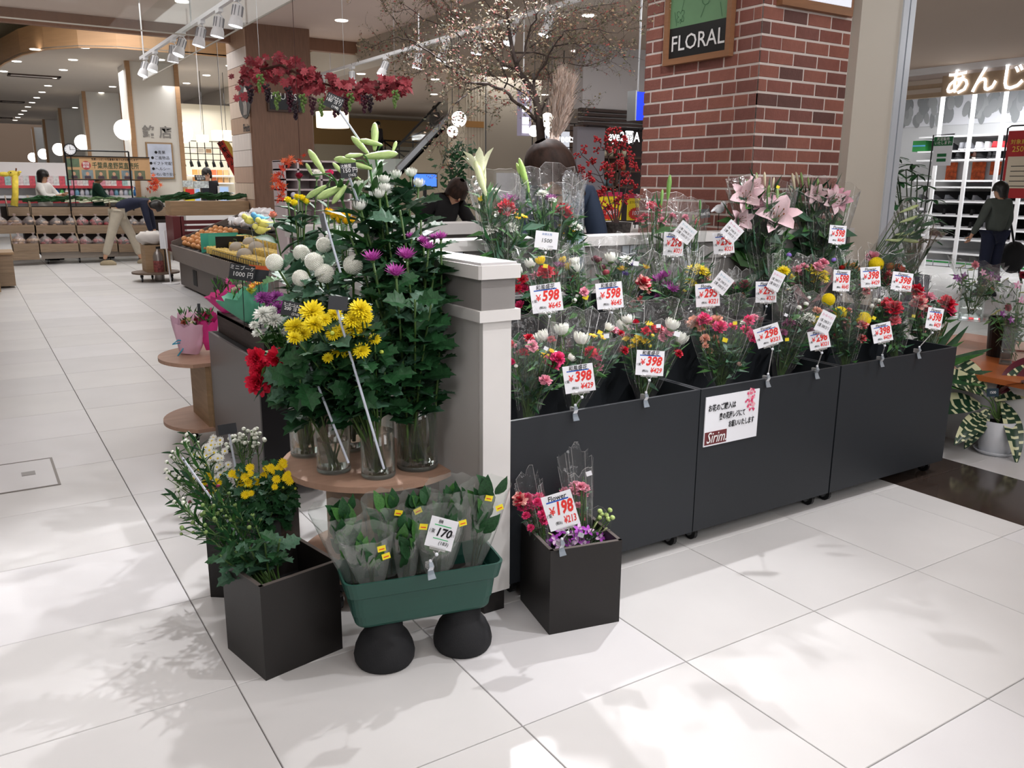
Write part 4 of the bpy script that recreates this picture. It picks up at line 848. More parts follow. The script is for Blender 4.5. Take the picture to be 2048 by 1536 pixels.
def bouquet(label, b, y, heads, wrap, film_=None, group='wrapped bouquets in the black bins', dens=60, zb=None, ll=.07, stick=(), lk='lance', cat='bouquet', name='wrapped_bouquet', dz=.0, stems=10, wrapname='wrapper', rimh=0., rb=.03, mi=(0, 1, 2)):
    film_ = film_ or FILM
    base = oy(b[0], b[1], y) if not zb else fl(b[0], b[1], zb)
    t = thing(name, label, cat, base, group); D0 = (base-CC).dot(CF)
    (wl, wr, wt) = wrap; top = hd((wl+wr)/2, wt, D0-dz); rad = (wr-wl)/2/F_*(D0-dz)
    axis = top-base
    m = MB(); tips = []
    for (spec, x, yy, r) in heads:
        D = D0-dz*.8+R(-.05, .05); p = hd(x, yy, D); d = (p-base).normalized()+V((-.25, -.45, .15))+rv(.15)
        if spec[0] in ('bud', 'trumpet', 'lilybud', 'tiny'): d = (p-base).normalized()+rv(.12)
        if spec[0] == 'lily': d = V((-.45, -.85, .25))+rv(.35)
        s = r*D/F_*({'lilybud': 1, 'carn': 1.3, 'lily': .85}.get(spec[0], 1.12))
        blossom(spec, p, d, s, t); m.tube(bez(base+rv(.012), p, V((R(-.01, .01), 0, .0)), 4), .0019, 4, 3, False); tips.append(p)
    for k in range(stems):
        p = base+axis*R(.5, .85)+V((CR.x, CR.y, 0))*R(-1, 1)*rad*.55+V((CF.x, CF.y, 0))*R(-1, 1)*rad*.4; m.tube(bez(base+rv(.012), p, V((0, 0, 0)), 3), .0017, 4, 3, False); tips.append(p)
    for k in range(dens):
        q = random.choice(tips); u = R(.3, .98); p = base.lerp(q, u)+rv(.012); d = (q-base).normalized()*R(.3, 1)+rv(.8); L = ll*R(.5, 1.2); d.normalize()
        x = d.orthogonal().normalized()*L*(R(.07, .17) if lk == 'lance' else .24); nn = d.cross(x).normalized()
        m.add([p, p+d*L*.45+x+nn*.006, p+d*L-nn*.01, p+d*L*.45-x+nn*.006], [(0, 1, 2, 3)], random.choice(mi))
    m.build('foliage', GM, t, kind='stuff')
    wrap_mesh(base-axis*.04, top, rad, film_, rb=rb).build(wrapname, [film_, EDGF], t, smooth=True)
    for (x, yy, h, w_) in stick:
        p = hd(x, yy, D0-dz-rad*.62); f = aim(p, V((-.45, -.85, .1)), (0, 0, 1)) @ Matrix.Rotation(R(-.5, .5), 4, 'Z'); MB().bx(-w_, w_, -w_*.8, w_*.8, 0, .0006, T=f).build('price_sticker', h, t)
    return t
Y_, P_, Rd, Wh, Hp = '#f2cf22', '#eda0b4', '#c21f36', '#f1f2ea', '#e0407a'
CT = ('carn', P_); CR_ = ('carn', Rd); CH = ('carn', Hp); CV = ('carn', '#e7a9a0', '#c8324a'); CPch = ('carn', '#f0b49c'); BW = ('bud', Wh); YB = ('bud', Y_); YD = ('daisy', Y_, '#d9a80e'); MW = ('mum', Wh); MY = ('mum', YLW); PM = ('mum', '#934a74')
ST = YEL; SW = CARD
front = [
 ('wrapped bouquet of pink carnation buds and yellow button mums, leftmost beside the divider', (1055, 842), 2.50, [(CT, 1022, 693, 12), (CR_, 1058, 678, 10), (CR_, 1048, 706, 9), (CT, 1064, 694, 12), (CT, 1040, 708, 9), (CH, 1103, 728, 18), (CH, 1115, 718, 14), (CT, 1090, 762, 12), (YD, 1078, 704, 7), (YD, 1088, 706, 6), (YD, 1095, 711, 7), (YD, 1085, 713, 5), (YD, 1103, 702, 6), (('tiny', Wh), 1112, 705, 4), (BW, 1142, 716, 9), (CH, 1022, 726, 9), (('tiny', Wh), 1032, 732, 4), (CR_, 1020, 690, 8)], (1006, 1118, 655), [(1092, 697, SW, .008)]),
 ('wrapped bouquet with three large white incurved chrysanthemums in the front left bin', (1150, 812), 2.50, [(BW, 1083, 675, 17), (BW, 1124, 660, 17), (BW, 1162, 678, 17), (CR_, 1103, 680, 8), (CH, 1192, 712, 13), (CR_, 1180, 706, 12), (CT, 1196, 735, 11), (YD, 1186, 672, 9), (YD, 1206, 675, 7), (CT, 1226, 662, 10), (CR_, 1248, 702, 9), (CR_, 1242, 668, 7), (BW, 1218, 655, 11)], (1092, 1260, 648), [(1200, 665, ST, .009), (1213, 672, SW, .01)]),
 ('wrapped bouquet crowded with yellow button mums and white chrysanthemums, front left bin', (1290, 795), 2.50, [(BW, 1246, 652, 16), (BW, 1256, 640, 13), (BW, 1344, 650, 16), (BW, 1360, 678, 17), (CR_, 1302, 660, 11), (CR_, 1318, 661, 10), (CR_, 1292, 663, 9), (('rose', Rd), 1272, 646, 10), (CT, 1262, 668, 11), (CT, 1335, 667, 11), (CT, 1325, 677, 10), (YD, 1270, 682, 9), (YD, 1281, 676, 9), (YD, 1291, 683, 9), (YD, 1272, 690, 8), (YD, 1262, 694, 8), (YD, 1298, 681, 8), (YD, 1285, 688, 8), (YD, 1276, 673, 7), (YD, 1298, 648, 8), (YD, 1286, 694, 6), (CR_, 1357, 708, 8), (YD, 1252, 678, 8), (('tiny', '#e8d23a'), 1300, 692, 4), (('tiny', '#e8d23a'), 1305, 671, 4)], (1218, 1388, 625), [(1317, 652, SW, .009), (1354, 668, SW, .012)]),
 ('wide wrapped bouquet of pink, peach and crimson carnations in the middle bin', (1440, 775), 2.50, [(CPch, 1388, 646, 13), (CH, 1408, 641, 14), (CPch, 1430, 645, 14), (CV, 1398, 650, 10), (CH, 1440, 656, 13), (CH, 1465, 655, 9), (CPch, 1410, 678, 9), (CPch, 1432, 680, 9), (CPch, 1435, 688, 8), (CPch, 1411, 692, 6), (CH, 1497, 642, 11), (CT, 1508, 636, 8), (CH, 1492, 663, 12), (CH, 1502, 675, 12), (CR_, 1515, 678, 8), (CT, 1446, 650, 9), (CPch, 1403, 658, 8), (CPch, 1420, 703, 6), (('tiny', '#f0c0b0'), 1478, 728, 5), (('carn', Wh), 1488, 648, 8)], (1358, 1535, 616), [(1470, 646, ST, .009), (1450, 680, ST, .011)]),
 ('wrapped bouquet of dull purple mums beside a white chrysanthemum, middle bin', (1560, 752), 2.50, [(PM, 1580, 645, 10), (PM, 1592, 656, 13), (PM, 1602, 664, 12), (PM, 1621, 661, 9), (PM, 1610, 652, 9), (PM, 1566, 665, 9), (MW, 1596, 640, 12), (MW, 1612, 644, 15), (MW, 1620, 636, 12), (CPch, 1634, 624, 10), (('tiny', Wh), 1598, 615, 5), (('tiny', Wh), 1612, 608, 5), (PM, 1572, 650, 8), (('pompon', YLW), 1632, 642, 10)], (1545, 1660, 600), [(1572, 630, SW, .008), (1574, 679, ST, .009)]),
 ('wrapped bouquet with yellow pompon balls and coral carnations at the bin seam', (1690, 738), 2.50, [(('pompon', YLW), 1657, 600, 12), (('pompon', YLW), 1680, 628, 13), (('pompon', YLW), 1727, 639, 13), (CV, 1725, 651, 10), (CV, 1691, 641, 9), (CV, 1693, 655, 6), (CV, 1722, 677, 9), (CH, 1712, 660, 8), (CV, 1698, 622, 6), (('tiny', Wh), 1713, 658, 5), (CV, 1672, 674, 7), (('tiny', '#9c4f7d'), 1660, 622, 5)], (1640, 1752, 585), []),
 ('wrapped bouquet topped by a large crimson carnation in the right bin', (1790, 716), 2.50, [(CR_, 1776, 615, 18), (CR_, 1788, 618, 16), (('carn', '#e8707c'), 1790, 642, 11), (('carn', '#e8707c'), 1776, 636, 9), (('tiny', Wh), 1750, 600, 5), (('tiny', Wh), 1757, 602, 5), (('tiny', Wh), 1744, 612, 5), (('tiny', Wh), 1752, 615, 4)], (1745, 1835, 590), [(1748, 636, ST, .010)]),
 ('wrapped bouquet of red and pink carnations at the right end of the bins', (1850, 705), 2.50, [(CR_, 1833, 583, 14), (CV, 1838, 606, 15), (CR_, 1893, 609, 16), (CH, 1897, 624, 12), (CR_, 1850, 618, 11), (CH, 1838, 632, 9), (CV, 1838, 660, 11), (CT, 1858, 596, 12), (CR_, 1862, 624, 8)], (1800, 1920, 572), [(1827, 632, ST, .009)]),
]
for (lab, b, y, hs, wr, st) in front: bouquet(lab, b, y, hs, wr, dens=340, stick=st, dz=.03, stems=22)
back = [
 ('wrapped bouquet of white and yellow closed mums, left end of the rear row', (1105, 650), 2.86, [(BW, 1061, 528, 12), (BW, 1036, 545, 11), (YB, 1081, 522, 11), (YB, 1038, 553, 8), (CR_, 1092, 546, 15), (CR_, 1106, 550, 12), (CT, 1075, 555, 12), (CT, 1100, 563, 10), (CR_, 1047, 560, 10), (CH, 1050, 578, 13), (CR_, 1036, 577, 8), (CH, 1040, 612, 10), (('spider', '#b0679c'), 1118, 535, 14), (('tiny', Wh), 1150, 600, 4)], (1025, 1140, 505), [(1091, 532, ST, .01)]),
 ('wrapped bouquet with white and yellow tulip-like closed mums, rear row beside the 598 card', (1165, 650), 2.86, [(YB, 1135, 535, 11), (BW, 1149, 524, 12), (BW, 1150, 537, 14), (YB, 1126, 520, 8), (CR_, 1145, 558, 7), (CT, 1168, 585, 9), (CH, 1155, 570, 8), (('tiny', Wh), 1148, 602, 5), (CV, 1160, 582, 8), (('tiny', Wh), 1154, 592, 4), (('daisy', '#d9c44a', '#b99a2a'), 1170, 598, 5)], (1112, 1180, 508), [(1171, 594, ST, .012)]),
 ('wrapped bouquet with white chrysanthemum, violet gentians and maroon buds, rear row', (1235, 645), 2.86, [(BW, 1221, 517, 14), (MW, 1253, 520, 12), (('spider', '#5d3f9a'), 1262, 532, 13), (('spider', '#5d3f9a'), 1250, 550, 8), (('tiny', '#5d1f2c'), 1190, 517, 7), (('tiny', '#5d1f2c'), 1197, 520, 7), (('tiny', '#5d1f2c'), 1205, 535, 7), (('tiny', '#8d2a3a'), 1212, 545, 7), (('spider', Y_), 1242, 541, 11), (('spider', Y_), 1290, 537, 9), (CV, 1285, 567, 15), (CV, 1293, 580, 9), (CV, 1265, 610, 10), (CV, 1280, 600, 8)], (1182, 1308, 492), [(1272, 527, SW, .012)]),
 ('wrapped bunch of magenta chrysanthemums in the rear row', (1345, 640), 2.86, [(('spider', '#b94fae'), 1318, 562, 16), (('spider', '#b94fae'), 1330, 554, 14), (('spider', '#b94fae'), 1334, 573, 13), (('spider', '#b94fae'), 1345, 580, 13), (('spider', '#b94fae'), 1355, 587, 11), (('spider', '#a04595'), 1333, 605, 11), (('spider', '#a04595'), 1360, 605, 9), (('spider', '#a04595'), 1318, 595, 10), (('daisy', '#cfc03a', '#a98f22'), 1362, 575, 7), (('daisy', '#cfc03a', '#a98f22'), 1368, 582, 6)], (1298, 1400, 520), []),
 ('wrapped bouquet of yellow mums with blush carnations in the rear row', (1400, 630), 2.86, [(MY, 1388, 540, 16), (MY, 1402, 542, 15), (MY, 1412, 548, 9), (MY, 1378, 562, 9), (('mum', YLW), 1386, 567, 7), (CPch, 1407, 560, 12), (CT, 1398, 562, 8)], (1362, 1440, 515), []),
 ('loosely filled clear sleeve with a few pink and dark red carnations, rear row', (1470, 628), 2.86, [(CT, 1465, 573, 8), (('carn', '#7a2430'), 1489, 570, 9), (('carn', '#7a2430'), 1475, 582, 7), (CPch, 1483, 590, 7), (CT, 1478, 597, 6)], (1445, 1512, 552), []),
 ('clear sleeve with yellow mums behind the pale blue price card, rear row', (1560, 620), 2.86, [(MY, 1567, 542, 12), (MY, 1580, 554, 9), (MY, 1571, 578, 9), (MY, 1563, 548, 9), (('tiny', '#8a70c8'), 1578, 510, 5)], (1535, 1592, 520), []),
 ('mauve paper bouquet with yellow mums and pink carnations in the rear row', (1615, 622), 2.84, [(MY, 1617, 545, 14), (MY, 1630, 542, 14), (MY, 1641, 546, 15), (MY, 1645, 556, 12), (MY, 1625, 560, 11), (MY, 1634, 551, 12), (CT, 1594, 540, 9), (CT, 1607, 535, 9), (CT, 1600, 548, 7), (CT, 1636, 535, 11), (CT, 1646, 527, 10), (CT, 1611, 568, 10), (('tiny', Wh), 1622, 588, 5), (('tiny', Wh), 1618, 596, 4), (('tiny', Wh), 1628, 590, 4)], (1572, 1668, 525), []),
 ('wrapped bouquet with orange roses behind the 598 card, rear row of the right bin', (1715, 612), 2.84, [(('rose', '#e9a02c'), 1695, 534, 11), (('rose', '#e9a02c'), 1707, 533, 10), (('rose', '#e8a860'), 1715, 540, 9), (('rose', '#c22f2a'), 1684, 537, 9), (CR_, 1722, 567, 9), (CV, 1733, 583, 8), (('tiny', '#8a70c8'), 1667, 520, 5)], (1672, 1735, 512), []),
 ('wrapped bouquet with a yellow pompon and orange roses, right end of the rear row', (1790, 608), 2.84, [(('pompon', YLW), 1753, 529, 13), (('rose', '#e8964a'), 1780, 537, 15), (('rose', '#e2784a'), 1795, 537, 13), (('rose', '#e06a52'), 1803, 541, 11), (CT, 1745, 516, 13), (CV, 1774, 552, 11), (CV, 1775, 563, 9)], (1735, 1845, 500), []),
]
PAPM = mat('mauve_paper', '#8a6a6c', .7, var=.1); PAPM.node_tree.nodes['Principled BSDF'].inputs['Transmission Weight'].default_value = 0
for (lab, b, y, hs, wr, st) in back:
    mau = lab.startswith('mauve'); bouquet(lab, b, y, hs, wr, dens=260, stems=18, stick=st, dz=.02, group='wrapped bouquets in the rear row of the bins', wrapname='wrapper')
# mauve paper: a folded collar behind and below its flowers
t = bpy.data.objects.get('wrapped_bouquet')
for o in list(COL.objects):
    if o.get('label', '').startswith('mauve paper'):
        base = oy(1615, 640, 2.84); D = (base-CC).dot(CF)
        mb = MB()
        pts = [((1600, 620), D-.06), ((1578, 560), D-.03), ((1586, 540), D+.03), ((1605, 526), D+.05), ((1618, 545), D+.06), ((1640, 522), D+.05), ((1664, 535), D+.03), ((1668, 560), D-.03), ((1622, 605), D-.12), ((1590, 585), D-.10)]
        q = [hd(*a, d) for a, d in pts]; b0 = hd(1612, 628, D-.04)
        for i in (0, 1, 2, 3, 4, 5, 6): mb.quad(b0, q[i], q[i+1])
        mb.quad(b0, q[9], q[8]); mb.quad(q[9], hd(1583, 560, D-.08), hd(1596, 572, D-.11), q[8]); mb.quad(q[8], hd(1655, 572, D-.10), hd(1668, 556, D-.06), hd(1640, 600, D-.08))
        mb.build('paper_collar', PAPM, o)
# tall bouquets behind, standing in floor vases against the rail
TG = 'tall wrapped bouquets at the back'
bouquet('tall wrapped bouquet with an opening white lily and white mums, left of the staff member', (1010, 575), 3.10, [(('trumpet', '#e8ecc8'), 966, 375, 42), (('lilybud', '#dfe8b8'), 972, 392, 72), (MW, 1010, 432, 20), (MW, 1020, 440, 14), (MW, 990, 455, 17), (MW, 1005, 458, 17), (MW, 1022, 455, 13), (MW, 980, 462, 11), (CR_, 1013, 420, 19), (('spider', '#a8609c'), 1020, 405, 19), (YD, 1030, 428, 7), (YD, 1041, 431, 8), (YD, 1049, 434, 7), (MW, 990, 382, 9), (YB, 963, 398, 7), (YB, 972, 398, 6), (YD, 1036, 436, 6)], (935, 1055, 365), group=TG, dens=330, ll=.10, dz=.0, lk='lance')
bouquet('tall wrapped bouquet with a lime lily bud pair and red carnations before the staff member', (1105, 575), 3.10, [(('lilybud', '#a8cf6f'), 1058, 385, 70), (('lilybud', '#b7d97c'), 1052, 372, 50), (('spider', '#a8609c'), 1100, 402, 17), (CR_, 1124, 425, 17), (CR_, 1133, 432, 13), (MW, 1140, 446, 15), (MW, 1153, 455, 12), (YD, 1122, 452, 7), (YD, 1136, 452, 6), (YD, 1145, 461, 6), (YD, 1124, 467, 5), (MW, 1085, 388, 11), (MW, 1105, 400, 8)], (1030, 1172, 358), group=TG, dens=330, ll=.10, stick=())
IRI = film('iridescent_film', (.8, .9, 1, 1), .12, .03, .12, 30, .9)
t = bouquet('small pale blue iridescent film cone holding a sprig behind the lime lilies', (1155, 560), 3.14, [(('tiny', Wh), 1150, 440, 4)], (1122, 1166, 372), IRI, group=None, dens=30, ll=.08)
bouquet('loose bunch of long-stemmed pink carnations and gladiolus blades behind the 298 card', (1312, 585), 3.12, [(('carn', '#e8788c'), 1313, 417, 11), (('carn', '#e8788c'), 1302, 412, 9), (('carn', '#e8788c'), 1292, 436, 10), (('carn', '#e8788c'), 1280, 441, 9), (CT, 1323, 444, 9), (CT, 1318, 433, 6), (CT, 1345, 434, 8), (CT, 1370, 436, 7), (('lilybud', '#7fb05a'), 1335, 400, 50), (('lilybud', '#7fb05a'), 1322, 412, 34)], (1272, 1402, 405), group=TG, dens=50, ll=.12)
bouquet('tall wrapped bunch of red-tipped stems behind the tilted white card', (1385, 570), 3.12, [(('lilybud', '#c8434a'), 1391, 452, 22), (('lilybud', '#c8434a'), 1397, 455, 22), (('lilybud', '#8fae4a'), 1386, 450, 22), (('lilybud', '#4f8a44'), 1400, 425, 26)], (1340, 1415, 415), group=TG, dens=40, ll=.12)
LP = ('lily', '#f3d3da', '#e089a6'); LP2 = ('lily', '#eeb6c8', '#d97a98'); LBg = ('lilybud', '#8fae6a'); LBp = ('lilybud', '#d9cdb0')
bouquet('tall wrapped bouquet of open pink lilies, left of the two lily bunches', (1530, 590), 3.12, [(LP, 1490, 400, 34), (LP2, 1520, 408, 28), (LP, 1475, 440, 27), (LP, 1548, 445, 46), (LP, 1503, 375, 20), (LBg, 1536, 405, 36), (LBg, 1554, 412, 38), (LBg, 1516, 370, 26), (LBp, 1512, 375, 26), (LBp, 1530, 372, 28), (LBg, 1496, 380, 22), (LBp, 1545, 380, 26), (LP2, 1508, 412, 20)], (1452, 1590, 378), group=TG, dens=230, ll=.15, lk='broad', stick=[(1556, 374, ST, .009)], stems=12)
bouquet('tall wrapped bouquet of pink lilies with tight green buds beside the pale pillar', (1640, 585), 3.12, [(LP, 1654, 405, 30), (LP2, 1680, 408, 26), (LP, 1630, 392, 22), (LBg, 1606, 372, 28), (LBg, 1636, 385, 28), (LBg, 1677, 398, 26), (LBg, 1690, 428, 36), (LBp, 1590, 380, 34), (LBp, 1598, 370, 28), (LBp, 1585, 395, 26), (LBg, 1618, 376, 22), (LP2, 1668, 390, 18)], (1572, 1715, 378), group=TG, dens=230, ll=.15, lk='broad', stems=12)
# lily buds in a clear sleeve leaning out to the right
b0 = oy(1705, 585, 3.05); t = thing('wrapped_bouquet', 'clear pointed sleeve of lily buds leaning to the right over the aisle', 'bouquet', b0, TG); D = (b0-CC).dot(CF)
tp = hd(1850, 430, D-.15); m = MB()
for (a, b) in (((1800, 425), (1838, 410)), ((1800, 445), (1840, 432)), ((1795, 478), (1838, 484)), ((1790, 470), (1832, 465)), ((1770, 480), (1806, 482))):
    pa, pb = hd(*a, D-.12), hd(*b, D-.14); obj('lily_bud', F_lilybud('#b9c98a'), t, aim(pa, pb-pa, (0, 0, 1), (pb-pa).length)); m.tube(bez(b0, pa, V((0, 0, .03)), 4), .003, 4, 3)
for k in range(60):
    q = b0.lerp(tp, R(.1, .85))+rv(.05); d = ((tp-b0).normalized()+rv(.7)).normalized(); x = d.orthogonal().normalized()*.02; L = R(.08, .16); m.add([q, q+d*L*.5+x, q+d*L, q+d*L*.5-x], [(0, 1, 2, 3)], random.choice((0, 1, 2)))
m.build('foliage', GM, t, kind='stuff'); wrap_mesh(b0, tp, .16, FILM, rb=.03, ruf=.06, lip=.02).build('wrapper', [FILM, EDGF], t, smooth=True)
for (x, y) in ((1843, 418), (1846, 470)):
    p = hd(x, y, D-.26); MB().bx(-.012, .012, -.007, .007, 0, .001, T=aim(p, (-.4, -.9, .1))).build('price_sticker', CARD, t)
# hidden floor vases carrying the tall bunches
for x in (1.78, 2.06, 2.62, 2.85, 3.35, 3.75, 4.0):
    p = (x, 3.12, 0); t = obj('floor_vase', MB().lathe([(0, .01), (.07, 0), (.08, .3), (.085, .78), (.08, .78), (.07, .05), (0, .05)], 20).mesh('floor_vase', BLACKM, True), None, Matrix.Translation(p), label='black floor vase hidden behind the bins holding a tall bunch', cat='vase', group='black floor vases behind the bins')
# ---------------------------------------------------------------- boxes: orchids and carnations, sakaki bundles
zc = .2
bouquet('wrapped bunch of deep pink carnations, left in the black cube box', (1085, 1100), 2.20, [(CV, 1040, 1000, 14), (CH, 1056, 998, 12), (CH, 1078, 996, 10), (CH, 1068, 1010, 12), (CH, 1046, 1015, 10), (CH, 1063, 1027, 10), (CH, 1075, 1005, 9), (CH, 1085, 1030, 9), (CH, 1062, 1056, 7), (CH, 1076, 1055, 7), (CH, 1088, 1042, 9), (CH, 1082, 1018, 9), (CH, 1052, 1032, 8)], (1028, 1085, 968), group='bunches in the cube box', dens=40, zb=.22, ll=.04, dz=.02)
bouquet('tall clear sleeve of pale pink carnations at the back of the black cube box', (1165, 1095), 2.2, [(CT, 1150, 972, 10), (CT, 1162, 974, 10), (CT, 1147, 984, 11), (('carn', '#e887a0'), 1166, 988, 11), (CT, 1172, 978, 8), (('carn', '#e887a0'), 1130, 986, 11), (CT, 1156, 1012, 8), (('carn', '#d8456a'), 1160, 1038, 10)], (1115, 1185, 925), group='bunches in the cube box', dens=30, zb=.20, ll=.04, stick=[(1178, 947, SW, .010)])
OR = ('orchid', '#b14bc0', '#e9c8ea')
bouquet('bunch of purple dendrobium orchids spilling over the front of the black cube box', (1160, 1110), 2.1, [(OR, x, y, 12) for x, y in ((1100, 1085), (1110, 1078), (1124, 1062), (1130, 1082), (1142, 1090), (1155, 1080), (1148, 1068), (1158, 1058), (1176, 1062), (1192, 1078), (1200, 1075), (1168, 1088), (1180, 1085), (1118, 1090))]+[(('lilybud', '#c9d79a'), x, y, 18) for x, y in ((1186, 1058), (1196, 1066), (1204, 1064), (1108, 1072), (1145, 1064))]+[(('tiny', '#b8cf80'), x, y, 5) for x, y in ((1199, 1035), (1203, 1028), (1213, 1030), (1220, 1020), (1217, 1038), (1225, 1035), (1200, 1022))], (1110, 1225, 1040), group='bunches in the cube box', dens=60, zb=.18, ll=.04, dz=.04, stick=[(1162, 1070, SW, .010)])
GS = film('sakaki_film', (.93, .96, .94, 1), .05, .09, .2, 12, .5)
pT = Matrix.Translation((pc.x, pc.y, 0)) @ Matrix.Rotation(pr, 4, 'Z')
def sakaki(label, lx, ly, leanx, top, w, rimtop, wtop, stickers, dense=50, leafmin=.55, ll=.06):
    b0 = pT @ V((lx, ly, .255)); tp = pT @ V((lx+leanx, ly, top)); t = thing('sakaki_bundle', label, 'foliage bundle', b0, 'sleeved evergreen bundles in the green planter')
    m = MB()
    for k in range(6): m.tube([b0+rv(.01), b0.lerp(tp, .85)+V((R(-1, 1)*w*.5, R(-1, 1)*w*.3, 0))], .0022, 4)
    m.build('stem', STEMD, t, kind='stuff')
    for k in range(dense):
        u = leafmin*R(.35, 1)+(1-leafmin)*R(0, 1); p = b0.lerp(tp, min(u, .9))+V((R(-1, 1)*w*.62*(.4+u*.6), R(-1, 1)*w*.4, 0)); d = V((R(-.5, .5), R(-.6, .1), R(.5, 1.2))); obj('leaf', F_leaf('lobe' if False else 'broad', 0 if random.random() < .7 else 1), t, aimy(p, d, V((R(-.5, .5), -1, .3)), ll*R(.75, 1.2)))
    ax = (tp-b0); tt = b0+ax.normalized()*(rimtop-b0.z); n = 26; mb = MB(); sd = (pT.to_3x3() @ V((1, 0, 0))); fw = (pT.to_3x3() @ V((0, 1, 0)))
    for i in range(6):
        u = i/5; r = w*.42+(wtop-w*.42)*u**.7
        for j in range(n):
            a = 2*math.pi*j/n; mb.v.append(b0.lerp(tt, u)+sd*math.cos(a)*r+fw*math.sin(a)*r*.42+V((0, 0, (R(-.006, .006)+.02*math.sin(a)) if i == 5 else 0)))
    for i in range(5):
        for j in range(n): mb.f.append((i*n+j, i*n+(j+1) % n, (i+1)*n+(j+1) % n, (i+1)*n+j)); mb.m.append(0)
    mb.build('sleeve', GS, t, smooth=True)
    for (sx, sz) in stickers:
        p = b0.lerp(tt, (sz-b0.z)/(tt.z-b0.z))+sd*sx-fw*(wtop*.42+.004); f = WALLF(p, -fw) @ Matrix.Rotation(R(-.35, .35), 4, 'Z'); s_ = MB().bx(-.012, .012, -.009, .009, 0, .0006, T=f).build('yellow_sticker', YEL, t)
        MB().bx(-.008, .008, -.003, .000, .0006, .0009, T=f).build('sticker_print', INKR, t)
    return t
for a in (('evergreen sleeve furthest left and back in the green planter', -.19, .035, -.045, .50, .06, .50, .085, ()),
          ('evergreen sleeve with two stickers behind the short front bundle', -.09, .04, -.0, .50, .06, .51, .075, ((.03, .47),)),
          ('evergreen sleeve in the middle back of the planter', -.0, .035, .01, .505, .06, .50, .07, ((-.01, .47),)),
          ('tallest evergreen sleeve, back right of the planter', .09, .035, .02, .53, .06, .535, .08, ()),
          ('evergreen sleeve with large leaves at the right end of the planter', .18, .02, .04, .52, .06, .52, .085, ((.0, .49), (.04, .455)), 30, .55, .085)): sakaki(*a)
sakaki('short rounded evergreen bundle in a cloudy sleeve, front left of the planter', -.15, -.035, -.015, .405, .055, .44, .085, ((.035, .40), (.045, .375)), 46, .75, .045)
sakaki('evergreen sleeve in front behind the 170 price card', .045, -.035, .01, .45, .055, .47, .085, ((-.06, .45), (.06, .445)), 34)
sakaki('narrow evergreen sleeve in the front centre of the planter', -.045, -.02, .0, .45, .05, .44, .05, (), 34)
